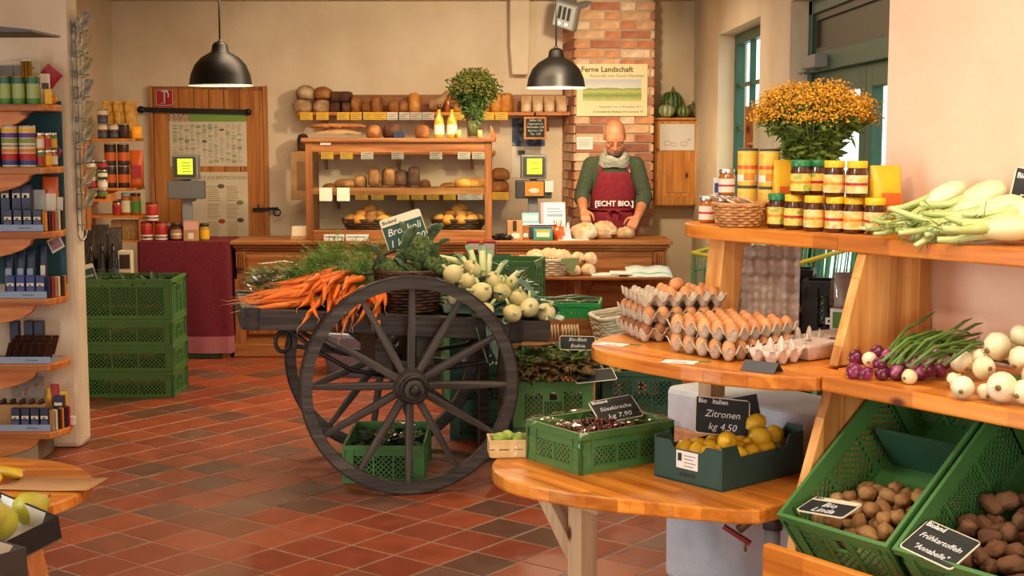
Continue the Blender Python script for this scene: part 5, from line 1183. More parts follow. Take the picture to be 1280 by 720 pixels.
# ---------------------------------------------------------------- postcard rack on the wall end
M_wire = plain('rack_wire', '#9fb0b8', .35, .7)
zt, zb_ = at(95, 28, 7.7).z, at(95, 288, 7.7).z
r = E('card_rack', 'tall narrow wire postcard rack on the end of left wall', 'rack', (-2.325, 7.645, 0))
m = MB()
for y in (-.08, 0, .08): m.tube([(.012, y, zb_), (.012, y, zt)], .004, 5)
for k in range(14): z = zb_+.04+k*(zt-zb_-.06)/13; m.tube([(.012, -.08, z), (.012, .08, z)], .003, 4)
m.tube([(.012, .08*math.cos(t), zb_-.05*math.sin(t)) for t in [i*PI/8 for i in range(9)]], .004, 5); m.tube([(.0, -.02, zt-.03), (.03, -.02, zt+.02), (.05, -.02, zt-.03)], .006, 5)
part('wire_frame', m, M_wire, r)
for k in range(9): z = zb_+.12+k*(zt-zb_-.18)/8; part('card_pocket', MB().tube([(.014, -.075, z), (.055, -.075, z+.02), (.055, .075, z+.02), (.014, .075, z)], .003, 4), M_wire, r)
for k in range(9):
    z = zb_+.125+k*(zt-zb_-.18)/8
    q = O('postcard', MB().b2((-.003, -.07, 0), (.003, .07, .11)), mottled('postcard_print%d' % k, [(.4, ['#6a7a5a', '#9a8a6a', '#5a6a8a'][k % 3]), (.6, '#c9bfa4')], 25, .4), f'postcard stack in the wire rack, {ORD(8-k)} from the top', 'postcard', (-2.325+.038, 7.645, z), (0, R(22), 0), 'postcards in the rack')

# ---------------------------------------------------------------- corner shelf with cans
KX, KY = -3.395, 11.25
r = E('corner_shelf', 'small pine shelf of two boards on left wall by plank door', 'shelf', (KX, KY, 0))
zc1, zc2 = at(150, 173, KY).z, at(150, 234, KY).z
for z in (zc1, zc2):
    part('shelf_board', MB().prism([(0, -.16), (.36, -.16), (.45, -.06), (.45, .2), (0, .2)], z-.022, z), M_pine, r, bevel=.004)
part('side_board', MB().b2((.005, -.20, zc2-.42), (.12, -.165, zc1+.0)), M_pine_z, r, bevel=.004)
part('bracket', MB().prism([(.0, 0), (.30, 0), (.2, -.04), (.1, -.12), (.0, -.22)], -.015, .015, 0, Matrix.Translation((0, 0, zc2-.023)) @ Matrix.Rotation(PI/2, 4, 'X')), M_pine, r)
def cx_(x, D=KY-.06): return (x-640)/FPX*D
M_stripe1 = plain('jar_purplebrown', '#5a3a44', .4); M_stripe2 = plain('jar_tealband', '#3a6a78', .4)
jp = ((.1, .3, M_stripe2), (.34, .55, M_stripe1), (.6, .9, M_cream))
for i, (x, dz) in enumerate(((132, 0), (132, .115), (146, 0), (158, 0))): can('cocoa_can', f'striped cocoa can on the upper corner shelf, {("lower left","upper left","second from left","darkest, third from left")[i]}', .041, .112, M_stripe1 if i < 3 else M_candark, (cx_(x), KY-.06, zc1+.001+dz), jp if i < 3 else (), M_steel, 'striped cans on the corner shelf')
M_obag = mottled('amber_bag', [(.3, '#b87a1a'), (.5, '#dca02a'), (.7, '#e8c05a')], 20, .4, bump=.5, bscale=40)
for i, x in enumerate((140, 147, 154, 161, 168)): bag('pasta_bag', f'amber bag of dried food on the corner shelf, {ORD(i)} from left', .10, .06, .29-.02*(i % 2), M_obag, (cx_(x, KY+.08), KY+.07+.012*(i % 2), zc1+.001), .5, i, 'amber bags on the corner shelf', lean=.02)
r = E('candle_glass', 'lit amber glass candle at the end of upper corner shelf', 'candle', (cx_(173), KY-.04, zc1+.001)); part('glass', MB().lathe([(.035, 0), (.04, .09)], 14), plain('amber_glass', '#e8901a', .2, emit=.5), r)
M_ocan = ((.08, .2, M_candark), (.22, .6, M_canorange), (.62, .8, M_candark))
for i, (x, dz) in enumerate(((140, 0), (156, 0), (140, .172), (156, .172))): can('coffee_can', f'orange and brown coffee can on lower corner shelf, {("bottom left","bottom right","top left","top right")[i]}', .045, .170, M_candark, (cx_(x), KY-.06, zc2+.001+dz), M_ocan, M_steel, 'coffee cans on the corner shelf')
bag('coffee_bag', 'bright orange coffee bag right of the cans on lower corner shelf', .11, .09, .29, M_canorange, (cx_(171), KY-.02, zc2+.001), .2, 5, None, M_red)
# rack of lower goods beneath: cabinet of jars and clear boxes
zc3, zc4 = at(160, 268, KY).z, at(160, 298, KY).z
r = E('low_stand', 'small wooden stand of jars below the corner shelf', 'stand', (KX+.24, KY-.02, 0)); part('top_board', MB().b2((-.2, -.14, zc3-.018), (.27, .15, zc3)), M_pine, r); part('middle_board', MB().b2((-.2, -.14, zc4-.018), (.27, .15, zc4)), M_pine, r)
for x in (-.19, .25): part('side_board', MB().b2((x-.01, -.13, .001), (x+.01, .15, zc3-.018)), M_pine_z, r)
for i, (x, c, hh, l) in enumerate(((147, M_red, .12, 'red'), (158, M_cream, .17, 'pale'), (170, M_lgreen, .17, 'green'))): jar('food_jar', f'{l} labelled jar on the low stand under corner shelf', .04, hh, M_honey, M_lblue if i == 1 else M_candark, c, (cx_(x), KY-.06, zc3+.001), 'jars on the low stand')
for i, x in enumerate((147, 161, 174)): 
    q = carton('clear_box', f'clear box of dried food on the low stand, {ORD(i)} from left', (.085, .1, .15), mottled('dried_food%d' % i, [(.35, '#7a5a34'), (.6, '#b8955a')], 60, .3), (cx_(x), KY-.06, zc4+.001), 0, ((.1, .55, .9, .9, M_kraft),), 'clear boxes on the low stand')
# small wall rack with tins further forward
q = at(111, 243, 10.4); r = E('small_rack', 'small wooden wall rack of patterned tins behind the postcard rack', 'rack', (XL, 10.4, q.z-.03)); part('board', MB().b2((.002, -.12, -.02), (.48, .12, 0)), M_pine, r); part('lip', MB().b2((.466, -.12, 0), (.48, .12, .035)), M_pine, r)
for k in range(4):
    for i in range(2): can('patterned_tin', f'patterned tin in the small wall rack, {("left","right")[i]} column, {ORD(k)} from below', .035, .068, plain('tin_pat%d%d' % (i, k), ['#3a2a2a', '#7a2a34', '#c9bfae', '#2a4a3a'][(i+k) % 4], .4), (XL+.35+.075*i, 10.36, q.z-.029+k*.0695), ((.3, .7, (M_cream, M_red, M_lgreen, M_canwhite)[(i*2+k) % 4]),), M_steel, 'patterned tins in the wall rack')
# dark coffee bags and bottles on a low table behind the crates
q = at(125, 345, 10.2); bz = .62
r = E('low_table', 'low wooden table holding dark bags behind the crate stack', 'table', (-2.98, 10.1, 0)); part('tabletop', MB().b2((-.38, -.25, bz-.03), (.38, .25, bz)), M_counter, r)
for sx_ in (-.33, .33):
    for sy_ in (-.2, .2): part('leg', MB().b2((sx_-.025, sy_-.025, .001), (sx_+.025, sy_+.025, bz-.031)), M_counter_z, r)
M_dbag = mottled('dark_bag', [(.3, '#1a1412'), (.7, '#3a2c22')], 12, .35, bump=.4, bscale=20)
for i, (x, y, hh) in enumerate(((108, 10.15, .38), (123, 10.18, .42), (138, 10.2, .40))): bag('coffee_bag', f'dark brown coffee bag on the low table, {ORD(i)} from left', .13, .10, hh, M_dbag, ((x-640)/FPX*10.15, y, bz+.001), .2*i, i, 'dark bags on the low table', M_candark)
for i, x in enumerate((112, 126, 140)): r = E('wine_bottle', f'dark wine bottle before the coffee bags, {ORD(i)} from left', 'bottle', ((x-640)/FPX*9.93, 9.92, bz+.001), 0, 'dark bottles on the low table'); part('body', MB().lathe([(.036, 0), (.038, .01), (.038, .19), (.015, .24), (.014, .30)], 16), plain('bottle_black%d' % i, '#0e1210', .1), r); part('label', MB().lathe([(.0385, .05), (.0385, .13)], 16, caps=False), M_dgray, r)
carton('brochure_box', 'cream box of brochures beside the dark bottles', (.09, .10, .25), M_cream, (-2.72, 9.98, bz+.001), .1, ((.1, .5, .9, .9, M_candark), (.1, .1, .9, .4, M_canorange)))

# ---------------------------------------------------------------- stack of green crates
for i, (z, hh, lab) in enumerate(((0, .168, 'lowest green crate of the tall stack by the left wall'), (.170, .168, 'second green crate from the floor in the left stack'), (.340, .168, 'third green crate from the floor in the left stack'), (.510, .255, 'topmost deeper green crate of the left stack, full of greens'))):
    crate('crate', lab, .62, .42, hh, M_crate, (-2.485+.004*(i % 2), 9.225, z+.001), .0+.006*(i % 2), 'green crates stacked by the left wall')
rng = random.Random(12); m = MB()
for k in range(260):
    b = (rng.uniform(-.27, .27), rng.uniform(-.17, .17), rng.uniform(-.04, .0)); rolled_leaf(m, b, (rng.gauss(0, 1), rng.gauss(0, 1), rng.uniform(.1, 1.0)), rng.uniform(.05, .09), .035, -.3, k, nu=2, nv=3)
M_dkleaf = mottled('dark_leaf', [(.3, '#16301a'), (.7, '#35582c')], 25, .55)
O('leaf_greens', m, M_dkleaf, 'dark leafy greens filling the topmost crate of left stack', 'greens', (-2.485, 9.225, .735), kind='stuff')
O('greens_bed', MB().b2((-.27, -.18, 0), (.27, .18, .12)), M_dkleaf, 'packed dark greens lying under the loose leaves in crate', 'greens', (-2.485, 9.225, .60), kind='stuff')
sign('price_sign', 'small green and white sign stuck in the left crate stack', .11, .12, (-2.72, 9.10, .735), (R(-15), R(-14), .3), ['Spinat'], 'Bioland', M_cream, M_greenSign)

# ================================================================ round pear table, lower left corner
M_pearskin = mottled('pear_skin', [(.3, '#a3a02a'), (.55, '#bdb53a'), (.75, '#c9b04a')], 12, .45, rnd=True)
PTX, PTY, PTZ = -1.74, 4.33, .60
r = E('round_table', 'round pine table in the lower left corner under pears and bananas', 'table', (PTX, PTY, 0))
part('tabletop', MB().lathe([(.405, PTZ-.04), (.42, PTZ-.034), (.42, PTZ-.006), (.412, PTZ)], 56, smooth=False), M_lam, r, bevel=.002)
for i in range(3): part('leg', MB().bar((.2*math.cos(i*2.1+.5), .2*math.sin(i*2.1+.5), PTZ-.042), (.3*math.cos(i*2.1+.5), .3*math.sin(i*2.1+.5), .003), .05), M_pine_z, r)
def banana(label, loc, rot, s):
    m = MB(); n = 10; pts = []; rr = []
    for i in range(n+1):
        t = i/n; a = (t-.5)*1.5; pts.append((.13*math.sin(a), 0, .13*(1-math.cos(a))*-1+.02)); rr.append(.0185*min(1, .35+3*min(t, 1-t))*(1.0 if .1 < t < .93 else .55))
    m.tube(pts, rr, 8)
    r = E('banana', label, 'banana', loc, rot, 'bananas on the round table'); part('fruit', m, mottled('banana_skin%d' % s, [(.3, '#c9a01a'), (.6, '#e0b92a'), (.8, '#b5b03a')], 9, .45), r); part('tip', MB().ell(pts[-1], (.009, .008, .009), 6, 5), M_candark, r)
banana('upper yellow banana on the round pine table', (-1.62, 4.43, PTZ+.022), (PI/2, 0, R(160)), 1); banana('lower yellow banana in front of another on round table', (-1.66, 4.375, PTZ+.022), (PI/2, 0, R(150)), 2)
O('paper_sheet', MB().grid(lambda u, v: ((u-.5)*.30, (v-.5)*.16, .003+.012*max(0, u-.6)), 8, 2), plain('brown_leaflet', '#b88a5a', .8), 'brown printed leaflet sticking out over the round table edge', 'leaflet', (-1.44, 4.36, PTZ+.001), -.12, solid=.0012)
M_cardblk = plain('card_black', '#1f1d1c', .7); M_cardin = plain('card_inside', '#b59a78', .8)
def tray_box(name, label, w, d, h, loc, rot, outer, inner, rnd=0):
    r = E(name, label, 'box', loc, rot); t = .004
    part('base', MB().b2((-w/2, -d/2, 0), (w/2, d/2, t)), inner, r)
    for nm, a, b in (('front_wall', (-w/2, -d/2, 0), (w/2, -d/2+t, h)), ('back_wall', (-w/2, d/2-t, 0), (w/2, d/2, h)), ('side_wall', (-w/2, -d/2+t, 0), (-w/2+t, d/2-t, h)), ('side_wall', (w/2-t, -d/2+t, 0), (w/2, d/2-t, h))): part(nm, MB().b2(a, b), outer, r)
    for sx_ in (-1, 1):
        for sy_ in (-1, 1): part('corner_flap', MB().prism([(sx_*(w/2-t), sy_*(d/2-t)), (sx_*(w/2-.05), sy_*(d/2-t)), (sx_*(w/2-t), sy_*(d/2-.05))][::sx_*sy_], h-.012, h-.002), outer, r)
    part('lining', MB().b2((-w/2+t+.0006, d/2-t-.0016, t), (w/2-t-.0006, d/2-t-.0002, h-.003)), inner, r)
    return r
# boxes on the low bench before the table
r = E('fruit_bench', 'low pine bench edge carrying the card boxes before the round table', 'bench', (-1.58, 3.62, 0), R(-36)); part('bench_top', MB().b2((-.33, -.27, .51), (.33, .17, .55)), M_lam, r, bevel=.008)
for x in (-.28, .28):
    for y in (-.22, .12): part('leg', MB().b2((x-.025, y-.025, .001), (x+.025, y+.025, .509)), M_pine_z, r)
bx = tray_box('fruit_tray', 'black card tray of pears on the bench before round table', .30, .22, .07, (-1.415, 3.79, .588), (R(12), R(6), R(-36)), M_cardblk, M_white)
def pear(label, loc, rot, s):
    r = E('pear', label, 'pear', loc, rot, 'pears in the black tray'); part('fruit', MB().lathe([(0.004, 0), (.022, .002), (.038, .018), (.042, .04), (.034, .065), (.022, .085), (.016, .098), (.006, .104)], 16, sx=s, sy=s), M_pearskin, r); part('stem', MB().tube([(0, 0, .102), (.003, 0, .115), (.008, 0, .125)], .002, 5), M_candark, r)
pear('left green-yellow pear in the black card tray', (-1.435, 3.80, .650), (R(70), 0, R(30)), 1.2); pear('right greener pear in the black card tray', (-1.37, 3.86, .640), (R(75), 0, R(150)), 1.2); pear('front yellow pear in the black card tray', (-1.385, 3.755, .635), (R(80), 0, R(205)), 1.25); pear('pear at the far left of black tray, half out of view', (-1.475, 3.72, .645), (R(75), 0, R(170)), 1.2)
tray_box('fruit_box', 'dark brown card box standing before the pear tray', .34, .24, .10, (-1.44, 3.52, .552), (0, 0, R(-36)), plain('card_dark', '#3b342e', .75), M_cardin)
# ================================================================ the man behind the counter
MX, MYY = .81, 11.44
M_skin = mottled('skin', [(.3, '#b5714c'), (.6, '#c98560'), (.8, '#d4936e')], 9, .5, rnd=False)
M_sweat = mottled('sweater_green', [(.3, '#34402f'), (.7, '#47543f')], 90, .95, bump=.25, bscale=220)
M_apron = mottled('apron_burgundy', [(.3, '#6e1322'), (.7, '#8a1c2d')], 30, .85, bump=.2, bscale=120)
M_scarf = mottled('scarf_gray', [(.3, '#8d9184'), (.7, '#b9bbaa')], 60, .95, bump=.5, bscale=90)
M_trous = plain('trousers_dark', '#2a2c30', .9)
def cap(m, p, q, r1, r2, n=14):
    p, q = Vector(p), Vector(q); m.cyl(p, q, r1, r2, n); m.ell(p, (r1,)*3, n, 8); m.ell(q, (r2,)*3, n, 8)
def chain(m, pts):
    for (p, r), (q, s) in zip(pts, pts[1:]): cap(m, p, q, r, s)
def remesh(o, vox, it=4):
    md = o.modifiers.new('skin', 'REMESH'); md.mode = 'VOXEL'; md.voxel_size = vox; md.use_smooth_shade = True
    sm = o.modifiers.new('soft', 'SMOOTH'); sm.iterations = it; sm.factor = .5
    return o
TP = [(.86, .015, .165, .12), (.98, .01, .168, .125), (1.10, -.005, .163, .122), (1.24, -.025, .175, .125), (1.36, -.05, .185, .118), (1.43, -.068, .170, .10), (1.475, -.08, .115, .08), (1.51, -.095, .07, .065)]
def torso(z):
    for a, b in zip(TP, TP[1:]):
        if a[0] <= z <= b[0]:
            t = (z-a[0])/(b[0]-a[0]); return [a[i]+(b[i]-a[i])*t for i in (1, 2, 3)]
    return TP[0][1:] if z < TP[0][0] else TP[-1][1:]
def tor_mesh(m, grow, z0, z1, n=14):
    zs = [z0+(z1-z0)*i/n for i in range(n+1)]; vs = []; fs = []; k = 28
    for z in zs:
        cy, a, b = torso(z)
        for i in range(k):
            t = 2*PI*i/k; vs.append(((a+grow)*math.cos(t), cy+(b+grow)*math.sin(t), z))
    for j in range(n):
        for i in range(k): l = (i+1) % k; fs.append((j*k+i, j*k+l, (j+1)*k+l, (j+1)*k+i))
    fs += [tuple(reversed(range(k))), tuple(range(n*k, n*k+k))]; m.add(vs, fs, 0, True)
SL, EL, WL, HL = Vector((-.175, -.06, 1.435)), Vector((-.258, -.085, 1.20)), Vector((-.250, -.305, 1.085)), Vector((-.240, -.372, 1.048))
SR, ER, WR, HR = Vector((.175, -.06, 1.435)), Vector((.252, -.085, 1.19)), Vector((.165, -.345, 1.035)), Vector((.135, -.405, 1.0))
man = E('person', 'bald man in dark green sweater and burgundy apron bending over bread at counter', 'person', (MX, MYY, 0))
b = MB()
tor_mesh(b, -.006, .86, 1.51)
chain(b, [((0, -.085, 1.49), .062), ((0, -.125, 1.57), .056)])
HM = Matrix.Translation((0, -.155, 1.66)) @ Matrix.Rotation(R(34), 4, 'X') @ Matrix.Scale(1.08, 4)      # head frame: x right, -y forward, z up
def hp(x, f, u): return HM @ Vector((x, -f, u))
def hell(x, f, u, r): b.ell((x, -f, u), r, 16, 12, 0, HM)
hell(0, -.008, .035, (.077, .098, .095)); hell(0, .03, -.05, (.065, .070, .068)); hell(0, .068, -.098, (.028, .024, .022)); hell(0, .055, .02, (.070, .046, .06))
cap(b, hp(0, .100, .012), hp(0, .122, -.028), .010, .014, 10)
for s in (-1, 1):
    hell(s*.014, .112, -.034, (.010, .010, .008)); hell(s*.031, .090, .022, (.026, .012, .008)); hell(s*.043, .068, -.025, (.022, .024, .022)); hell(s*.075, -.008, -.008, (.010, .017, .028)); hell(s*.079, -.013, .004, (.006, .015, .020))
hell(0, .099, -.060, (.022, .009, .006)); hell(0, .096, -.072, (.019, .009, .007))
chain(b, [(SL, .062), (EL, .046), (EL.lerp(WL, .3), .045), (WL, .029)]); chain(b, [(SR, .062), (ER, .046), (ER.lerp(WR, .3), .045), (WR, .029)])
def hand(W, H, down, side):
    """palm and five separate curled fingers; side = direction from little finger to thumb"""
    d = (H-W).normalized(); side = Vector(side).normalized(); side = (side-d*side.dot(d)).normalized(); nrm = Vector(down)
    nrm = (nrm-d*nrm.dot(d)-side*nrm.dot(side)).normalized()
    K = W+d*.085
    for o_ in (-.026, -.009, .009, .026): cap(b, W+side*o_*.6+d*.01, K+side*o_, .015, .0135, 10)
    for o_, L in ((-.031, .058), (-.0105, .072), (.0105, .078), (.031, .070)):
        p = K+side*o_; q = p+(d*.8+nrm*.45).normalized()*L*.45; r = q+(d*.35+nrm*.9).normalized()*L*.33; s = r+(nrm*.9-d*.15).normalized()*L*.27
        chain(b, [(p, .0105), (q, .0092), (r, .0082), (s, .0070)])
    p = W+side*.026+d*.02; q = p+(side*.75+d*.65+nrm*.25).normalized()*.045; r = q+(d*.8+side*.15+nrm*.55).normalized()*.032; s = r+(d*.7+nrm*.7-side*.1).normalized()*.024
    chain(b, [(p, .015), (q, .0115), (r, .0098), (s, .008)])
hand(WL, HL, (.15, -.2, -1), (1, -.1, .1)); hand(WR, HR, (-.3, -.2, -1), (-1, -.35, .1))
for s in (-1, 1):
    chain(b, [((s*.088, .01, .90), .088), ((s*.10, .0, .50), .058), ((s*.10, .03, .46), .055), ((s*.105, .05, .09), .036)]); chain(b, [((s*.105, .055, .05), .036), ((s*.11, -.10, .035), .03)])
body = remesh(part('body', b, M_skin, man), .0065, 3)
for s in (-1, 1):
    e = part('eye', MB().ell((0, 0, 0), (.0115, .008, .008), 10, 8), M_skin, man, hp(s*.031, .096, .006)); e.rotation_euler = (R(38), 0, 0)
    part('eyelash', MB().tube([(-.010, -.003, -.003), (-.004, -.0072, -.0045), (.004, -.0072, -.0045), (.010, -.003, -.003)], .0013, 5), M_candark, e)
    q = part('eyebrow', MB().tube([hp(s*.014, .106, .026), hp(s*.032, .106, .033), hp(s*.05, .094, .026)], [.003, .004, .0025], 6), plain('brow_gray%d' % s, '#8a6a4a', .9), man)
m = MB(); m.ell((0, -.048, -.085), (.055, .062, .042), 16, 10, 0, HM, jit=.15)
part('beard', m, plain('beard_gray', '#6f5d4e', .95), man)
# clothes
s_ = MB(); tor_mesh(s_, .010, .90, 1.47)
chain(s_, [(SL, .074), (SL.lerp(EL, .55), .066), (EL, .060), (EL.lerp(WL, .22), .060)]); chain(s_, [(SR, .074), (SR.lerp(ER, .55), .066), (ER, .060), (ER.lerp(WR, .30), .060)])
for S_ in (SL, SR): cap(s_, (S_.x*.25, -.085, 1.478), (S_.x*.92, -.062, 1.447), .050, .060)
for W_, E_, t in ((WL, EL, .24), (WR, ER, .32)): cap(s_, E_.lerp(W_, t-.06), E_.lerp(W_, t), .064, .062)
sw = remesh(part('sweater', s_, M_sweat, man), .009, 3)
tr = MB()
tor_mesh(tr, .012, .86, .99, 4)
for s in (-1, 1): chain(tr, [((s*.088, .01, .90), .098), ((s*.10, .0, .50), .075), ((s*.10, .03, .46), .072), ((s*.105, .05, .10), .06)])
remesh(part('trousers', tr, M_trous, man), .012, 3)
for s in (-1, 1):
    m = MB(); cap(m, (s*.105, .06, .055), (s*.11, -.12, .045), .053, .044); m.v = [(x, y, max(z, .003)) for x, y, z in m.v]; part('shoe', m, M_black, man)
m = MB()
for k, (z, rx, ry, th) in enumerate(((1.462, .108, .088, .024), (1.488, .096, .082, .025), (1.512, .085, .074, .022))):
    m.tube([(rx*math.cos(a), -.105-.018*k+ry*math.sin(a), z-.028*math.sin(a)*-1+.008*math.sin(3*a+k)) for a in [2*PI*i/22 for i in range(22)]], [th*(1+.18*math.sin(5*i+k)) for i in range(22)], 10, closed=True)
remesh(part('neck_scarf', m, M_scarf, man), .008, 2)
def apr(z, hw, off):
    cy, a, bb = torso(z); return lambda u: ((a+off)*math.sin(u*hw), cy-(bb+off)*math.cos(u*hw), z)
m = MB(); zz = [1.385, 1.34, 1.28, 1.22, 1.15, 1.09]; hw = [.62, .70, .85, 1.05, 1.25, 1.35]
def fa(u, v):
    i = min(4, int(v*5)); t = v*5-i; z = zz[i]+(zz[i+1]-zz[i])*t; h = hw[i]+(hw[i+1]-hw[i])*t; p = apr(z, h, .024)(u*2-1); return (p[0], p[1]-.004*math.sin(u*9)*v, p[2])
m.grid(fa, 24, 15); part('apron_bib', m, M_apron, man, solid=.004)
m = MB()
def fb(u, v):
    z = 1.088-.5*v; c = torso(max(z, .9)); h = 1.4; a = (u*2-1)*h; k = .026+.018*v+.008*math.sin(u*34)*(.3+v)
    return ((c[1]+k)*math.sin(a), c[0]-(c[2]+k)*math.cos(a), z)
m.grid(fb, 48, 8); part('apron_skirt', m, M_apron, man, solid=.004)
m = MB()
c = torso(1.085); m.tube([((c[1]+.032)*math.sin(a), c[0]-(c[2]+.032)*math.cos(a), 1.087) for a in [i*2*PI/30 for i in range(30)]], .012, 6, closed=True)
m.tube([(.0, c[0]-c[2]-.045, 1.087), (-.05, c[0]-c[2]-.055, 1.075), (-.02, c[0]-c[2]-.05, 1.055)], .009, 6); m.tube([(.0, c[0]-c[2]-.045, 1.087), (.05, c[0]-c[2]-.055, 1.07), (.03, c[0]-c[2]-.05, 1.03)], .009, 6)
part('apron_tie', m, M_apron, man)
for s in (-1, 1):
    pts = [Vector(apr(1.385, .62, .026)(s)), Vector((s*.105, -.175, 1.42)), Vector((s*.095, -.155, 1.465)), Vector((s*.085, -.10, 1.505)), Vector((s*.07, -.02, 1.50))]
    m = MB()
    for p, q in zip(pts, pts[1:]): m.bar(p, q, .026, .006, up=(0, -1, .4))
    st = part('apron_strap', m, M_apron, man)
    if s == 1:
        for i in range(6): p = pts[0].lerp(pts[2], i/5.5); part('stud', MB().ell(p+Vector((0, -.008, .002)), (.005, .004, .005), 6, 5), M_white, st)
t = text('[ECHT BIO.]', .058, man, (0.0, torso(1.15)[0]-torso(1.15)[2]-.034, 1.135), (PI/2, 0, 0), M_white, bold=.0015)
# ================================================================ old hand cart with vegetables
CA = R(13); CO = Vector((-.583, 7.04, 0))
cart = E('hand_cart', 'old dark wooden hand cart with two large spoked wheels, loaded with vegetables', 'cart', CO, CA)
RC = Matrix.Rotation(CA, 4, 'Z')
def cw(x, y, z): return CO + (RC @ Vector((x, y, z)))
def cl_(X, Y):
    d = Matrix.Rotation(-CA, 4, 'Z') @ Vector((X-CO.x, Y-CO.y, 0)); return d.x, d.y
WR_ = .518
M_iron = mottled('rusty_iron', [(.3, '#1c1817'), (.7, '#3a322d')], 30, .5, metal=.4)
M_wheel = wood('gray_wheel_wood', '#2b2724', '#453f39', '#5d564d', axis=0, rough=.6, knots=False, grain=1.5)
M_spoke = wood('gray_spoke_wood', '#2b2724', '#443e38', '#5a5249', axis=2, rough=.6, knots=False, grain=1.5)
def ring(m, r0, r1, y0, y1, n=64):
    vs = []; fs = []
    for i in range(n):
        a = 2*PI*i/n; c, s = math.cos(a), math.sin(a)
        for r, y in ((r0, y0), (r1, y0), (r1, y1), (r0, y1)): vs.append((r*c, y, r*s))
    for i in range(n):
        j = (i+1) % n
        for k in range(4): l = (k+1) % 4; fs.append((i*4+k, i*4+l, j*4+l, j*4+k))
    return m.add(vs, fs, 0, False)
fel = ring(MB(), WR_-.058, WR_-.008, -.026, .026).mesh('rim', M_wheel); tyr = ring(MB(), WR_-.0078, WR_, -.028, .028).mesh('tyre', M_iron)
sp = MB(); n = 10
for i in range(n):
    pass
def spoke():
    m = MB(); vs = []; fs = []; N = 8
    for i in range(N+1):
        t = i/N; r = .062+t*(WR_-.062-.056); w = .0165-.005*t+.003*math.sin(PI*t); d = .017-.005*t
        vs += [(-w, -d, r), (-w*.4, -d*1.25, r), (w*.4, -d*1.25, r), (w, -d, r), (w, d, r), (-w, d, r)]
    for i in range(N):
        for k in range(6): l = (k+1) % 6; fs.append((i*6+k, i*6+l, i*6+6+l, i*6+6+k))
    fs += [tuple(range(6)), tuple(range(N*6, N*6+6))]; return m.add(vs, fs).mesh('spoke', M_spoke)
spk = spoke()
Yax = Matrix.Rotation(PI/2, 4, 'X')
hub = MB().lathe([(.045, -.10), (.07, -.098), (.078, -.06), (.083, -.03), (.083, .03), (.074, .055), (.066, .10), (.06, .125), (.03, .127)], 28, 0, Yax).mesh('hub', M_wheel)
hubr = MB().lathe([(.0665, .095), (.0665, .128), (.05, .13), (.05, .095)], 28, 0, Yax); hubr.lathe([(.0795, .04), (.0795, .056), (.07, .056)], 28, 0, Yax, caps=False); hubr.lathe([(.074, -.095), (.074, -.075)], 28, 0, Yax, caps=False)
hubr = hubr.mesh('hub_band', M_iron)
capm = MB().lathe([(.026, .12), (.026, .165), (.018, .172), (.0, .174)], 16, 0, Yax).mesh('axle_cap', M_iron)
for y, turn in ((-.47, R(1.5)), (.47, R(8))):
    w = link('wheel', fel, cart, (0, y, WR_), (0, turn, 0)); link('tyre', tyr, w)
    for i in range(12): link('spoke', spk, w, (0, 0, 0), (0, i*2*PI/12, 0))
    sgn = 1 if y < 0 else -1
    h = link('hub', hub, w, (0, 0, 0), 0 if y < 0 else PI); link('hub_band', hubr, w, (0, 0, 0), 0 if y < 0 else PI); link('axle_cap', capm, w, (0, 0, 0), 0 if y < 0 else PI)
part('axle', MB().b2((-.03, -.42, WR_-.035), (.03, .42, WR_+.035)), M_darkW, cart)
TL = R(4.3)
BT = Matrix.Translation((-.03, 0, .835)) @ Matrix.Rotation(TL, 4, 'Y')
def bt(x, y, z): return BT @ Vector((x, y, z))
def bz(x): return bt(x, 0, 0).z
for y in (-.34, .34): 
    part('side_beam', MB().b2((-.74, y-.03, -.095), (.74, y+.03, .005), 0, BT), M_darkW, cart, bevel=.006)
    for x in (-.69, .57): part('iron_strap', MB().b2((x-.035, y-.033, -.098), (x+.035, y+.033, .008), 0, BT), M_iron, cart, bevel=.003)
for x in (-.71, .71): part('end_beam', MB().b2((x-.03, -.309, -.09), (x+.03, .309, .0), 0, BT), M_darkW, cart, bevel=.005)
for x in (-.35, .0, .35): part('cross_beam', MB().b2((x-.03, -.309, -.09), (x+.03, .309, -.022), 0, BT), M_darkW, cart)
for i in range(5): y = -.247+i*.1235; part('bed_plank', MB().b2((-.68, y-.058, -.02), (.68, y+.058, .0), 0, BT), M_darkW, cart)
for x in (-.10, .10): part('axle_block', MB().b2((x-.04, -.30, WR_+.036), (x+.04, .30, bt(x, 0, -.095).z)), M_darkW, cart)
for s in (-1, 1):
    pts = [(.045*s-.05, -.28, WR_+.02), (.25*s, -.28, WR_+.05), (.42*s, -.28, WR_+.10+(.05 if s < 0 else -.03)), (.55*s, -.28, bt(.55*s, 0, -.095).z)]
    part('iron_stay', MB().tube(pts, .012, 6), M_iron, cart); part('iron_stay', MB().tube([(a, .28, c) for a, b_, c in pts], .012, 6), M_iron, cart)

for y in (-.24, .24): part('prop_leg', MB().bar((.50, y, bt(.50, 0, -.09).z), (.50, y, .003), .05), M_darkW, cart)
part('drawbar_loop', MB().tube([(-.57+.035*math.sin(t), -.20, .705+.048*math.cos(t)) for t in [i*2*PI/14 for i in range(14)]], .011, 6, closed=True), M_iron, cart)

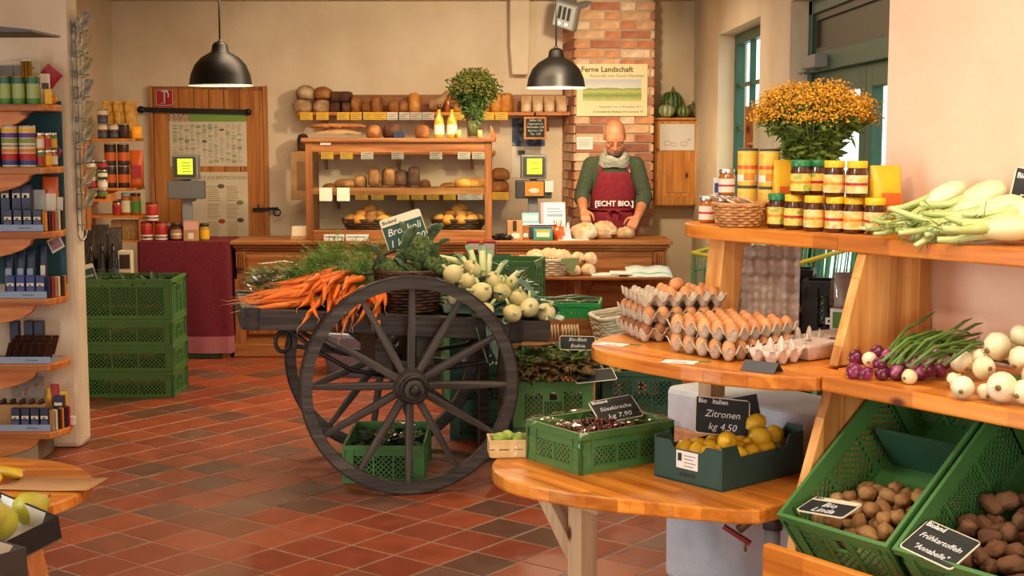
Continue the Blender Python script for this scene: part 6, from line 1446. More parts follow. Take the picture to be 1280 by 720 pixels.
# ---------------------------------------------------------------- carrots
M_carrot = mottled('carrot_skin', [(.3, '#d9631a'), (.6, '#ea7a22'), (.8, '#f08c38')], 18, .45, var=.10, rnd=True, bump=.2, bscale=60)
M_root = plain('root_hair', '#d9a070', .7)
cms = []
for k in range(5):
    rng = random.Random(40+k); m = MB(); L = rng.uniform(.19, .25); r0 = rng.uniform(.014, .0185); b1 = rng.uniform(-.012, .012); b2 = rng.uniform(-.010, .010)
    pts = []; rr = []
    for i in range(9):
        t = i/8; pts.append((-L*t, b1*math.sin(PI*t)+b2*t*t, 0)); rr.append(r0*(1-.66*t**1.5)*(.72 if i == 0 else 1)*(1 if i < 8 else .45))
    m.tube(pts, rr, 8, 0); p = pts[-1]; m.tube([p, (p[0]-.03, p[1]+.006, .003), (p[0]-.07, p[1]-.004, -.006)], [.0025, .0012, .0005], 4, 1)
    m.tube([(0, 0, 0), (.012, 0, .002), (.03, .003, .006)], [.006, .004, .003], 5, 2)
    cms.append(m.mesh('carrot', [M_carrot, M_root, plain('carrot_stub%d' % k, '#5f7a2a', .7)]))
rng = random.Random(21)
def carrot(x, y, z, yaw, pit, lab, grp):
    p = cw(x, y, z); o = link('carrot', cms[rng.randrange(5)], None, p, (rng.uniform(0, 6), pit, CA+yaw)); return tag(o, lab, 'carrot', grp)
lays = ("bottom", "second", "third", "fourth", "fifth", "top")
for layer in range(6):
    n = [12, 13, 13, 12, 10, 7][layer]; cs = []
    for i in range(n):
        t = (i+.5)/n; x = -.485+.085*layer*.5+rng.uniform(-.08, .07); y = -.36+.03*layer+t*(.42-.045*layer)
        cs.append(carrot(x, y, bz(x)+.022+layer*.030+rng.uniform(0, .006), rng.uniform(-.25, .28), R(-5-2*layer)+rng.uniform(-.05, .05), None, f'carrots lying tip-left, {lays[layer]} layer'))
    rank(cs, f'carrot lying tip-left in the {lays[layer]} layer of the cart pile, %s from left')
for row in range(4):
    cs = []
    for i in range([9, 10, 9, 7][row]):
        x = -.43+i*.037+rng.uniform(-.014, .014)+row*.012
        cs.append(carrot(x, -.275+.03*row+rng.uniform(-.015, .015), bz(x)+.045+row*.034+rng.uniform(0, .01), R(68)+rng.uniform(-.45, .45), R(-20-8*(i % 3))+(.10*row), None, f'carrots over the cart edge, {lays[row]} row'))
    rank(cs, f'carrot pointing over the cart edge, {lays[row]} row, %s from left')
# ferny tops
M_fern = mottled('carrot_top', [(.3, '#486f24'), (.6, '#6a9636'), (.8, '#90b452')], 30, .6)
m = MB(); rng = random.Random(31)
for k in range(420):
    x, y = rng.uniform(-.50, -.06), rng.uniform(-.14, .30); hgt = .10+.20*max(0, 1-((x+.22)/.30)**2)*rng.uniform(.7, 1.0)
    b = Vector((x, y, bz(x)+hgt*rng.uniform(.35, .95))); d = Vector((rng.gauss(.1, .8), rng.gauss(-.25, .6), rng.uniform(-.1, .8))).normalized(); L = rng.uniform(.10, .17)
    s = d.cross(Vector((0, 0, 1))).normalized(); u = s.cross(d); prev = b
    for i in range(7):
        t = i/6; p = b+d*L*t+u*(-.03*t*t); w = .034*math.sin(PI*(.15+.8*t))
        for sg in (-1, 1):
            q = p+s*sg*w+d*.012; 
            for (aa, bb) in ((p, q), (p.lerp(q, .5), p.lerp(q, .5)+d*.016+u*.004), (p.lerp(q, .75), p.lerp(q, .75)-d*.010+u*.006)):
                dd = (bb-aa); nn = dd.cross(u).normalized()*.0022; m.add([aa-nn, bb, aa+nn], [(0, 1, 2)])
        if i: nn = s*.0016; m.add([prev-nn, p-nn, p+nn, prev+nn], [(0, 1, 2, 3)])
        prev = p
O('carrot_greens', m, M_fern, 'feathery green carrot tops heaped behind the carrots on the cart', 'greens', CO, CA, kind='stuff')
m = MB(); m.grid(lambda u, v: (-.55+.55*u, -.2+.5*v, bz(-.55+.55*u)+.012+.19*math.sin(PI*u)**.8*math.sin(PI*v)**.7+.02*noise.noise(Vector((u*9, v*9, 0)))), 20, 16)
O('greens_heap', m, M_fern, 'packed mass of carrot greens beneath the feathery tops', 'greens', CO, CA, kind='stuff')
# herbs in clear film at the left end
m = MB(); rng = random.Random(8)
for k in range(120):
    b = (-.60+rng.uniform(-.11, .16), .20+rng.uniform(-.07, .08), bz(-.6)+.03+rng.uniform(0, .10)); rolled_leaf(m, b, (rng.gauss(0, 1), rng.gauss(0, 1), rng.uniform(0, 1)), .05, .03, -.2, k, nu=2, nv=3)
O('bagged_herbs', m, mottled('herb_leaf', [(.3, '#5c7034'), (.7, '#8c9a5a')], 30, .5), 'pale green herbs in a clear bag at the left end of cart', 'greens', CO, CA, kind='stuff')
m = MB(); m.ell((0, 0, 0), (.17, .11, .085), 20, 12, jit=.25, seed=3); O('film_bag', m, M_film, 'clear film bag around the herbs at the cart left end', 'bag', cw(-.58, .20, bz(-.58)+.095), CA)

# ---------------------------------------------------------------- basket of broccoli
bx, by = .045, -.165; bb = cw(bx, by, bz(bx)+.004)
br = basket('wicker_basket', 'dark brown wicker basket of broccoli in the middle of cart', .165, .135, .20, M_wicker_d, bb, CA, rows=13, n=26)
m = MB().tube([(.168*math.cos(t), .02, .20+.10*math.sin(t)) for t in [PI*.62+i*PI*.38/8 for i in range(9)]], .010, 6); part('handle', m, M_wicker_d, br)
M_broc = mottled('broccoli_head', [(.35, '#3d5226'), (.6, '#5d7438'), (.8, '#7d8f4c')], 60, .8, bump=.8, bscale=160)
M_bstem = plain('broccoli_stem', '#8aa05a', .6); M_bleaf = mottled('broccoli_leaf', [(.3, '#45603c'), (.6, '#6b8660'), (.8, '#94a98c')], 12, .55)
def broccoli(lab, loc, s, rot, seed):
    r = E('broccoli', lab, 'broccoli', loc, rot, 'broccoli in the basket'); rng = random.Random(seed); m = MB()
    for k in range(46):
        t = k/46; ph = math.acos(1-1.25*t); a = k*2.39996; c = Vector((math.sin(ph)*math.cos(a), math.sin(ph)*math.sin(a), .75*math.cos(ph)))*.055*s
        m.ell(c, [.019*s*rng.uniform(.8, 1.2)]*3, 7, 5, jit=.35, seed=k)
    part('crown', m, M_broc, r, kind='stuff'); part('stem', MB().tube([(0, 0, 0), (0, 0, -.05*s), (0, .005, -.11*s)], [.034*s, .024*s, .022*s], 8), M_bstem, r)
    return r
D0 = 6.84
for i, (x, y, s, lab) in enumerate(((524, 314, 1.25, 'tallest broccoli head in front of the sign in the basket'), (546, 335, 1.0, 'broccoli head at the right rim of the wicker basket'), (506, 343, .9, 'low broccoli head at the front of the wicker basket'), (486, 338, .95, 'broccoli head at the left of the wicker basket'))):
    broccoli(lab, at(x, y, D0+.06*(i == 0)), s, (R(20), R((x-515)*.6), i), i)
m = MB()
for i, (x, y, dx, dz, L, w) in enumerate(((478, 330, -.3, .9, .15, .07), (492, 325, .9, -.35, .22, .07), (505, 318, .2, 1, .20, .06), (509, 300, -.15, 1, .13, .03), (541, 300, .2, .9, .12, .07), (540, 318, .5, .8, .15, .08), (478, 345, -.7, .3, .12, .06), (550, 345, .8, .2, .12, .06), (500, 340, .1, .8, .16, .06), (530, 340, .4, .4, .14, .07))):
    rolled_leaf(m, at(x, y, D0-.02+.01*i), (dx, -.25, dz), L*.8, w*1.25, -.30, i, nu=6, nv=8, ruffle=.02, blunt=True)
O('broccoli_leaves', m, M_bleaf, 'blue-green broccoli leaves sticking out around the basket heads', 'leaves', kind='stuff', solid=.0015)
p = at(512, 308, 6.98); sign('price_sign', 'green broccoli price sign standing tilted in the wicker basket', .21, .165, (p.x, 6.98, p.z), (R(-8), R(-17), CA), ['Brokkoli', '1 kg 3,90'], 'Bioland', M_cream, M_greenSign, size=.05)

# ---------------------------------------------------------------- kohlrabi
M_kohl = mottled('kohlrabi_skin', [(.3, '#c2b97c'), (.6, '#dccd94'), (.8, '#e8dcaa')], 9, .5, rnd=True); M_stalkp = plain('kohlrabi_stalk', '#b7c487', .5); M_kleaf = mottled('kohlrabi_leaf', [(.3, '#4f6f5c'), (.6, '#7c9a80'), (.8, '#a4b89a')], 10, .5)
kb = MB(); kb.lathe([(.004, -.05), (.02, -.046), (.04, -.028), (.05, 0), (.046, .024), (.03, .042), (.012, .048), (.0, .049)], 18); kbm = kb.mesh('bulb', M_kohl)
def kohl(lab, loc, rot, s, seed):
    r = E('kohlrabi', lab, 'kohlrabi', loc, rot, 'kohlrabi on the cart'); r.scale = (s*.95, s*.9, s*.78); link('bulb', kbm, r); rng = random.Random(seed)
    for k in range(3):
        a = k*2.1+rng.uniform(0, .5); d = Vector((math.cos(a), math.sin(a), .8)); p = Vector((math.cos(a)*.036, math.sin(a)*.036, .030)); q = rng.uniform(.015, .035)
        part('leaf_stalk', MB().tube([p, p+d*q*.5, p+d*q], [.010, .0085, .007], 6), M_stalkp, r)
    return r
for i, (x, y, D, s) in enumerate(((566, 343, 6.78, 1.05), (584, 352, 6.88, 1.0), (601, 366, 6.80, 1.2), (617, 352, 6.97, 1.1), (571, 371, 6.74, .95), (606, 389, 6.74, 1.0), (627, 366, 6.92, 1.05), (648, 374, 6.90, 1.15), (662, 385, 6.84, 1.1), (682, 391, 6.90, 1.05), (640, 392, 6.78, 1.05), (590, 336, 7.0, 1.0), (640, 355, 7.02, .9))):
    kohl(f'pale kohlrabi on the right half of cart, {ORD(i)} placed from the basket outwards' if False else ['pale kohlrabi touching the basket, upper one', 'pale kohlrabi second from the basket, upper row', 'large pale kohlrabi at the wheel rim', 'pale kohlrabi beneath the standing stalks', 'small kohlrabi low beside the basket behind a spoke', 'kohlrabi low at the cart edge behind the wheel rim', 'kohlrabi in the middle of the right heap', 'large pale kohlrabi in the heap right of wheel', 'pale kohlrabi third from the right cart end', 'pale kohlrabi at the far right end of cart', 'kohlrabi at the front edge right of wheel', 'kohlrabi at the back under the leek stalks', 'small kohlrabi at the back of the right heap'][i], at(x, y, D), (R(-55+20*(i % 3)), R(-35+25*(i % 4)), i*1.7), s, i)
m = MB(); rng = random.Random(15)
for k in range(190):
    x = rng.uniform(.18, .72); y = rng.uniform(-.29, .25); z = bz(x)+rng.uniform(.01, .12 if y < 0 else .20)*(1.30-x*.75)
    rolled_leaf(m, (x, y, z), (rng.gauss(-.3, .8), rng.gauss(-.2, .7), rng.uniform(-.2, .8)), rng.uniform(.09, .16), rng.uniform(.06, .09), -.3, k, nu=5, nv=6, ruffle=.02, blunt=True)
rolled_leaf(m, (.40, -.37, bz(.4)+.0), (.1, -.25, -1), .20, .07, .05, 77); rolled_leaf(m, (.33, -.39, bz(.33)-.04), (.25, -.1, -1), .18, .06, .05, 78)
O('kohlrabi_leaves', m, M_kleaf, 'blue-green kohlrabi leaves covering the right half of cart bed', 'leaves', CO, CA, kind='stuff', solid=.0012)
m = MB(); m.grid(lambda u, v: (.2+.50*u, -.27+.55*v, bz(.2+.5*u)+.012+.11*(1-.7*u)*math.sin(PI*min(1, .15+.85*u))*math.sin(PI*v)**.6), 14, 12)
O('kohlrabi_leaf_bed', m, M_kleaf, 'packed kohlrabi leaves beneath the loose ones on the cart', 'leaves', CO, CA, kind='stuff')
M_leek = mottled('leek_stalk', [(.3, '#b9c58a'), (.6, '#d5dca8'), (.85, '#8aa06a')], 7, .45, stretch=(1, 1, .3))
for i, (x0, y0, x1, y1, rr) in enumerate(((598, 352, 588, 313, .016), (604, 352, 603, 314, .018), (610, 352, 612, 318, .015), (592, 350, 578, 322, .014), (617, 352, 628, 330, .013), (585, 332, 550, 322, .016), (585, 340, 548, 333, .014), (628, 360, 648, 340, .014), (636, 364, 660, 352, .013))):
    a, b = at(x0, y0, 7.0+.02*(i % 3)), at(x1, y1, 7.04+.02*(i % 3)); m = MB(); m.tube([a, a.lerp(b, .5)+Vector((0, 0, .006)), b], [rr*.8, rr, rr*.95], 8)
    o_ = O('leaf_stalk', m, M_leek, f'cut pale green stalk standing among the kohlrabi, {ORD(i)} of nine', 'stalk', group='cut stalks among the kohlrabi')
    q = b+(b-a).normalized()*.05; m = MB(); rolled_leaf(m, b-(b-a).normalized()*.05, (b-a), .085, .045, -.25, i, blunt=True); part('blade', m, M_kleaf, o_, solid=.001)

# ---------------------------------------------------------------- under and behind the cart
cr = crate('crate', 'green crate of wrapped greens on the floor under the cart', .40, .60, .185, M_crate, (-.625, 7.075, .001), .0)
m = MB(); rng = random.Random(17)
for k in range(150): rolled_leaf(m, (rng.uniform(-.16, .16), rng.uniform(-.25, .25), .06+rng.uniform(0, .09)), (rng.gauss(0, 1), rng.gauss(0, 1), rng.uniform(0, 1)), .07, .05, -.2, k, nu=2, nv=3)
O('leaf_greens', m, M_dkleaf, 'dark wrapped greens inside the crate below the cart', 'greens', (-.625, 7.075, .0), kind='stuff')
m = MB().ell((0, 0, 0), (.10, .14, .07), 18, 12, jit=.5, seed=9); O('film_bag', m, M_film, 'clear film bag over greens in the crate below the cart', 'bag', (-.55, 7.05, .165))
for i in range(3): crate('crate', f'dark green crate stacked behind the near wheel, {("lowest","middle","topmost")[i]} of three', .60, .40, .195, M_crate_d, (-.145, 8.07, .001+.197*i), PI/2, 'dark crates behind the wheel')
r = E('plastic_tub', 'pale blue plastic tub on the floor behind the cart axle', 'tub', (-.98, 10.0, 0.001), 0); m = MB(); m.lathe([(.26, 0), (.33, .30), (.345, .30), (.345, .275), (.335, .27)], 32, caps=True, sx=1.25, sy=.8); part('body', m, plain('tub_blue', '#9fb0cc', .5), r)
part('rim', MB().tube([(.34*1.25*math.cos(t), .34*.8*math.sin(t), .302) for t in [i*2*PI/36 for i in range(36)]], .010, 6, closed=True), plain('tub_rim', '#c3cfe2', .5), r)
carton('pink_carton', 'pink card box beside the blue tub behind the cart', (.14, .15, .26), plain('carton_pink', '#b97a72', .6), (-.50, 9.75, .001), .1)
crate('crate', 'green crate with lettuce standing right of the cart wheel, upper of two', .60, .40, .232, M_crate, (.205, 7.26, .237), PI/2)
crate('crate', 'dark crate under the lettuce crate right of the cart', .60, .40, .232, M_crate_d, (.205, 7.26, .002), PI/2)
M_lett = mottled('lettuce_red', [(.3, '#45391c'), (.45, '#6a6230'), (.58, '#7d5432'), (.7, '#93984c')], 16, .5)
M_lett2 = mottled('lettuce_core', [(.3, '#4a5a22'), (.7, '#7f9440')], 16, .5)
rng = random.Random(19)
for i, (x, y) in enumerate(((.09, 7.03), (.27, 7.04), (.12, 7.2), (.31, 7.22))):
    r = E('lettuce', f'red-brown oak leaf lettuce in the crate right of the wheel, {("front left","front right","back left","back right")[i]}', 'lettuce', (x, y, .515), i*.8, 'lettuces in the crate')
    m, m2 = MB(), MB()
    for k in range(46):
        a = k*2.4; el = .15+1.1*(k/46); d = Vector((math.cos(a)*math.cos(el), math.sin(a)*math.cos(el), math.sin(el))); rolled_leaf(m if k < 34 else m2, d*.02+Vector((0, 0, -.02)), d, rng.uniform(.09, .15), rng.uniform(.08, .12), -.45, k+i*50, nu=8, nv=8, ruffle=.045, blunt=True)
    part('outer_leaves', m, M_lett, r, solid=.001); part('heart', m2, M_lett2, r, solid=.001)
O('lettuce_bed', MB().b2((-.16, -.26, 0), (.16, .26, .11)), M_lett, 'packed lettuce leaves filling the crate under the heads', 'lettuce', (.205, 7.26, .26), kind='stuff')
sign('price_sign', 'black price sign standing in the lettuce behind the egg shelf', .185, .075, (at(722, 437, 7.1).x, 7.08, at(722, 437, 7.1).z), (R(-25), R(2), .1), ['Bio-Blatt', 'Endivie'], size=.026)
p = at(741, 470, 6.95); r = sign('price_sign', 'dark sign lying flat at the right of the lettuce crate', .21, .11, (p.x+.02, 6.93, .475), (R(-68), R(-4), .18), [' '])
for i in range(2): crate('crate', f'dark green crate right of the lettuce, {("lower","upper")[i]} of two', .60, .40, .25, M_crate_d, (.655, 7.35, .001+.252*i), PI/2, 'dark crates under the egg shelf')
m = MB()
for k in range(60): rolled_leaf(m, (.655+rng.uniform(-.15, .15), 7.35+rng.uniform(-.25, .25), .48+rng.uniform(0, .05)), (rng.gauss(0, 1), rng.gauss(0, 1), rng.uniform(.1, 1)), .09, .05, -.2, k, nu=2, nv=4)
O('leaf_greens', m, M_fern, 'green leaves on top of the dark crate right of lettuce', 'greens', kind='stuff')
# slatted stand with cucumbers and crackers
r = E('wooden_stand', 'dark wooden stepped stand behind the lettuce carrying bright green crate', 'stand', (.36, 8.15, 0))
part('upper_board', MB().b2((-.34, -.16, .625), (.34, .22, .65)), M_counter, r, bevel=.004); part('front_board', MB().b2((-.34, -.175, .56), (.34, -.161, .645)), M_counter, r); part('lower_board', MB().b2((-.36, -.42, .515), (.40, -.162, .54)), M_counter, r, bevel=.004)
for x in (-.31, .31):
    for y in (-.36, .16): part('leg', MB().b2((x-.025, y-.025, .001), (x+.025, y+.025, .514)), M_counter_z, r)
for x in (-.31, .31): part('post', MB().b2((x-.025, .0, .541), (x+.025, .05, .624)), M_counter_z, r)
crate('crate', 'bright green shallow crate of cucumbers on the wooden stand', .40, .32, .085, M_crate_b, (.315, 8.16, .651), R(-6), handle=False)
M_cuc = mottled('cucumber_skin', [(.3, '#1f3a18'), (.7, '#3f5f2a')], 30, .35, bump=.2, bscale=90)
for i, (x, y, a) in enumerate(((.21, 8.10, .3), (.27, 8.12, .1), (.33, 8.08, -.2), (.40, 8.14, .4), (.26, 8.2, .9), (.36, 8.22, .2), (.44, 8.10, .8))):
    m = MB(); m.tube([(-.10, 0, 0), (-.085, 0, .002), (0, .008, .004), (.085, 0, 0), (.10, -.002, 0)], [.008, .018, .021, .018, .008], 10); O('cucumber', m, M_cuc, f'dark green cucumber in the bright green crate, {ORD(i)} from left', 'cucumber', (x, y, .722+.014*(i % 2)), a, 'cucumbers in the bright crate')
for i, x in enumerate((.10, .21, .32)):
    r = E('cracker_pack', f'clear pack of pale crackers on the stand\'s lower board, {ORD(i)} from left', 'crackers', (x, 7.87, .541), .05*i, 'cracker packs on the stand'); m = MB()
    for k in range(6): m.lathe([(.045, 0), (.047, .003), (.045, .0055)], 14, 0, Matrix.Translation((-.042+.017*k, 0, .046)) @ Matrix.Rotation(PI/2, 4, 'Y') @ Matrix.Translation((0, 0, 0)))
    part('crackers', m, mottled('cracker%d' % i, [(.3, '#c9a878'), (.7, '#e6d3ae')], 50, .8), r, kind='stuff')
def tilt_basket():
    r = E('white_basket', 'white wicker basket standing askew behind the egg shelf', 'basket', (.575, 7.90, .541), (R(6), R(-6), R(22))); m = MB(); w, d, h = .115, .085, .15
    for k in range(9):
        t = (k+.5)/9; gx, gy = w*(.82+.18*t), d*(.82+.18*t); pts = []
        for i in range(44):
            a = 2*PI*i/44; c, s = math.cos(a), math.sin(a); q = .0035*(1 if (i+2*k) % 4 < 2 else -1); pts.append(((abs(c)**.35*(1 if c > 0 else -1))*(gx+q), (abs(s)**.35*(1 if s > 0 else -1))*(gy+q), h*t))
        m.tube(pts, .0095, 4, closed=True)
    part('weave', m, M_wicker_w, r, kind='stuff'); part('base', MB().b2((-w*.8, -d*.8, 0), (w*.8, d*.8, .008)), M_wicker_w, r)
    part('rim', MB().tube([((abs(math.cos(a))**.35*(1 if math.cos(a) > 0 else -1))*(w+.004), (abs(math.sin(a))**.35*(1 if math.sin(a) > 0 else -1))*(d+.004), h) for a in [2*PI*i/44 for i in range(44)]], .011, 6, closed=True), M_wicker_w, r)
tilt_basket()
# big green crates before the counter
for i in range(3): crate('crate', f'green crate in the tall stack before the counter ledge, {("lowest","middle","topmost and fully visible")[i]}', .60, .40, .298, M_crate, (-.115, 9.05, .001+.3*i), R(-11), 'green crates before the ledge')
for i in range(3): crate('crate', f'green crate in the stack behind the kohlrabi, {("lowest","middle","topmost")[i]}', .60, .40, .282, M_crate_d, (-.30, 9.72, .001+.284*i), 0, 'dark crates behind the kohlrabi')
M_redbox = plain('carton_red', '#a01c2c', .5)
for i, x in enumerate((592, 612)):
    p = at(x, 325, 9.65); carton('jam_carton', f'dark red carton with white band on the crate behind kohlrabi, {("left","right")[i]} of two', (.088, .07, .112), M_redbox, (p.x, 9.63, .8535), .06*(1-2*i), ((.08, .5, .92, .86, M_canwhite), (.2, .08, .8, .4, M_candark)), 'red cartons behind the kohlrabi')
# ================================================================ the fruit stand along the splayed wall (local: x along, y into the wall)
LZ_, EZ, TZ = .60, 1.0, 1.385
SW = lambda a, b, z=0.0: Wp(a, b, z)
def loc_poly(ab): return [(a, -b) for a, b in ab][::-1]
st = E('fruit_stand', 'stepped stand of thick glued pine boards along the right wall', 'stand', SW(0, 0), RZW)
# the prisms want counter-clockwise outlines in (a,-b)
def board(name, ab, z, th, mat=M_lam, bev=.006):
    p = loc_poly(ab); ar = sum(p[i][0]*p[(i+1) % len(p)][1]-p[(i+1) % len(p)][0]*p[i][1] for i in range(len(p)))
    if ar < 0: p = p[::-1]
    return part(name, MB().prism(p, z-th, z), mat, st, bevel=bev)
def arc(c, rx, ry, a0, a1, n): return [(c[0]+rx*math.cos(R(a0+(a1-a0)*i/n)), c[1]+ry*math.sin(R(a0+(a1-a0)*i/n))) for i in range(n+1)]
board('low_table_board', arc((-.55, .62), .40, .47, 200, 70, 16)+[(-.30, 1.025), (-.19, .965), (-.083, .893), (.02, .825), (.121, .75), (.155, .70), (.155, .62), (.10, .44), (.03, .20), (.02, .10), (-.92, .10)], LZ_, .045)
board('egg_board', arc((-.40, .40), .35, .40, 190, 88, 14)+[(-.25, .797), (-.1, .785), (.04, .755), (.16, .70), (.27, .60), (.27, .455), (.165, .45), (.165, .02), (-.13, .02), (-.13, -.25), (-.745, -.25)], EZ, .044)
board('onion_board', [(.215, .012), (.215, .45), (.276, .457), (.276, .585), (1.9, .585), (1.9, .012)], EZ+.004, .046)
board('top_board', arc((-.50, .13), .215, .20, 250, 90, 18)+[(.098, .33), (.098, -.0), (-.02, .0), (-.02, -.07), (-.56, -.07)], TZ, .046)
board('top_board', [(.10, .012), (.10, .335), (1.9, .335), (1.9, .012)], TZ+.001, .048)
Mpan = Matrix.Rotation(PI/2, 4, 'Z')
def panel(name, a, th, bz_, mat=M_lam_z):
    """upright panel: bz_ = outline in (b,z)"""
    vs = [(a-th/2, -b, z) for b, z in bz_]+[(a+th/2, -b, z) for b, z in bz_]; n = len(bz_)
    m = MB().add(vs, [tuple(range(n)), tuple(reversed(range(n, 2*n)))]+[(i, n+i, n+(i+1) % n, (i+1) % n) for i in range(n)])
    return part(name, m, mat, st, bevel=.003)
panel('side_panel', .19, .034, [(.012, EZ+.006), (.44, EZ+.006), (.325, TZ-.049), (.012, TZ-.049)])
panel('side_panel', .19, .034, [(.05, .02), (.66, .02), (.585, LZ_), (.455, EZ-.048), (.012, EZ-.048), (.012, .02)])
panel('side_panel', 1.55, .034, [(.012, EZ+.006), (.44, EZ+.006), (.325, TZ-.049), (.012, TZ-.049)]); panel('side_panel', 1.55, .034, [(.012, .02), (.66, .02), (.585, LZ_), (.455, EZ-.044), (.012, EZ-.044)])
panel('front_post', -.50, .075, [(.20, EZ+.001), (.30, EZ+.001), (.26, TZ-.047), (.16, TZ-.047)])
part('support_block', MB().b2((-.72, -.13, .745), (-.655, -.06, EZ-.045)), M_paleW, st); part('back_strip', MB().b2((-.13, -.13, LZ_+.001), (.03, -.09, LZ_+.055)), M_paleW, st, bevel=.003)
part('leg', MB().b2((-.585, -.835, .002), (-.515, -.765, LZ_-.046)), M_paleW, st, bevel=.003)
part('brace', MB().bar((-.585, -.80, .30), (-.83, -.80, LZ_-.047), .045, .055), M_paleW, st); part('leg_block', MB().b2((-.512, -.84, LZ_-.125), (-.43, -.78, LZ_-.046)), M_paleW, st, bevel=.003); part('leg_block', MB().b2((-.63, -.83, LZ_-.085), (-.588, -.77, LZ_-.046)), M_dgray, st)
# sloping shelf and rail for the potato crates
SLP = R(38)
part('sloping_shelf', MB().box((0, 0, 0), (1.34, .62, .025), 0, Matrix.Translation((.885, -.545, .445)) @ Matrix.Rotation(SLP, 4, 'X') @ Matrix.Translation((0, 0, -.055))), M_lam, st)
part('front_rail', MB().b2((.30, -.835, .455), (1.53, -.805, .555)), M_lam, st, bevel=.005)

# pier and pipes
m = MB(); pr = [(-.96, -.26), (-.96, .06), (-.93, .09), (1.8, .09), (1.8, -.004), (.01, -.004), (-.02, -.26)]
p = [(a, -b) for a, b in pr]; ar = sum(p[i][0]*p[(i+1) % len(p)][1]-p[(i+1) % len(p)][0]*p[i][1] for i in range(len(p))); p = p if ar > 0 else p[::-1]
m.prism(p, 0, .742)
struct('wall_low_pier', m, M_white_lime, None, SW(0, 0), RZW, bevel=.03)
r = E('water_pipe', 'gray water pipe rising along the white low wall under the stand', 'pipe', SW(.075, .56, .001)); part('pipe', MB().cyl((0, 0, 0), (0, 0, .54), .024, n=14), M_gray, r); part('collar', MB().cyl((0, 0, .50), (0, 0, .548), .031, n=14), M_dgray, r); part('foot', MB().lathe([(.04, 0), (.03, .02)], 14), M_gray, r)
q = SW(-.03, .60, .0)
r = E('shutoff_valve', 'brass shut-off valve with red lever under the low pine board', 'valve', (q.x, q.y, .50)); part('stem', MB().tube([(.07, -.03, .05), (.03, -.01, .01), (.0, 0, -.02)], .014, 8), plain('old_brass', '#8a7a5a', .4, .7), r); part('lever', MB().bar((-.045, .01, -.012), (.035, -.012, -.06), .022, .012), plain('valve_red', '#8a2f2a', .5), r); part('drip', MB().tube([(.018, -.01, -.04), (.02, -.012, -.085)], .005, 6), plain('drip_brass', '#a08a5a', .4, .7), r)
part('feed_pipe', MB().cyl((.07, -.03, .05), (.07, -.03, .0545), .02, n=10), M_gray, r)

# ---------------------------------------------------------------- low table: limes, cherries, lemons
M_chip = mottled('chip_wood', [(.3, '#c9a468'), (.7, '#e0c48c')], 20, .7)
q = SW(-.85, .88, LZ_+.001)
r = E('lime_basket', 'small chip-wood basket of limes at the tip of low table', 'basket', q, R(5)); w, d, h = .075, .055, .062
part('base', MB().b2((-w+.006, -d+.006, 0), (w-.006, d-.006, .004)), M_chip, r)
for k in range(2):
    z0 = .004+k*.027
    for a, b in (((-w, -d, z0), (w, -d+.002, z0+.023)), ((-w, d-.002, z0), (w, d, z0+.023)), ((-w, -d+.002, z0), (-w+.002, d-.002, z0+.023)), ((w-.002, -d+.002, z0), (w, d-.002, z0+.023))): part('chip_strip', MB().b2(a, b), M_chip, r)
m = MB()
for a, b in (((-w-.002, -d-.002, h-.008), (w+.002, -d+.004, h)), ((-w-.002, d-.004, h-.008), (w+.002, d+.002, h)), ((-w-.002, -d+.004, h-.008), (-w+.004, d-.004, h)), ((w-.004, -d+.004, h-.008), (w+.002, d-.004, h))): m.b2(a, b)
part('rim', m, M_chip, r)
for x in (-.05, 0, .05): part('upright', MB().b2((x-.008, -d-.0015, .002), (x+.008, -d-.0005, h-.008)), M_chip, r)
M_lime = mottled('lime_skin', [(.3, '#5f7f22'), (.6, '#8aa334'), (.8, '#b0b84a')], 10, .4, rnd=True)
for i, (x, y) in enumerate(((-.036, -.015), (.030, -.012), (-.01, .024))): O('lime', MB().ell((0, 0, 0), (.028, .024, .024), 16, 12), M_lime, f'green lime in the small chip basket, {("left","right","back")[i]} one', 'lime', (q.x+x, q.y+y, q.z+.056), i)
CR = math.atan2(.577, .817); CC = Vector((.297, 4.72, LZ_+.001))
cherry_crate = crate('crate', 'green crate of cherries wrapped in clear film on the low table', .40, .30, .135, M_crate, CC, CR, handle=False, pitch=.02)
M_cherry = plain('cherry_skin', '#520a12', .2, coat=.15, var=.35); ch = MB(); ch.lathe([(.0, -.0105), (.007, -.009), (.0115, 0), (.009, .008), (.004, .0095), (.0, .007)], 12); chm = ch.mesh('cherry', M_cherry)
chs = MB(); chs.tube([(0, 0, .007), (.003, 0, .022), (.009, .003, .036)], .0009, 4); chsm = chs.mesh('stalk', plain('cherry_stalk', '#5f7a2a', .6))
RCR = Matrix.Rotation(CR, 4, 'Z'); rng = random.Random(51); pts = []
for k in range(2200):
    x, y = rng.uniform(-.165, .13), rng.uniform(-.115, .115); top = .098+.030*max(0, 1-((x+.02)/.16)**2)*max(0, 1-(y/.13)**2); z = top-rng.choice((0, 0, .012))
    if all((x-a)**2+(y-b)**2+(z-c)**2 > .0195**2 for a, b, c in pts): pts.append((x, y, z))
    if len(pts) > 190: break
for i, (x, y, z) in enumerate(pts):
    p = CC+RCR @ Vector((x, y, z)); o = tag(link('cherry', chm, None, p, (rng.uniform(-1, 1), rng.uniform(-1, 1), rng.uniform(0, 6))), 'dark red cherry in the heap in the wrapped crate', 'cherry', 'cherries in the wrapped crate')
    if i % 3 == 0: link('stalk', chsm, o)
O('cherry_bed', MB().b2((-.18, -.13, .0), (.18, .13, .084)), M_cherry, 'lower layer of dark cherries filling the wrapped crate', 'cherries', (CC.x, CC.y, CC.z+.008), CR, kind='stuff')
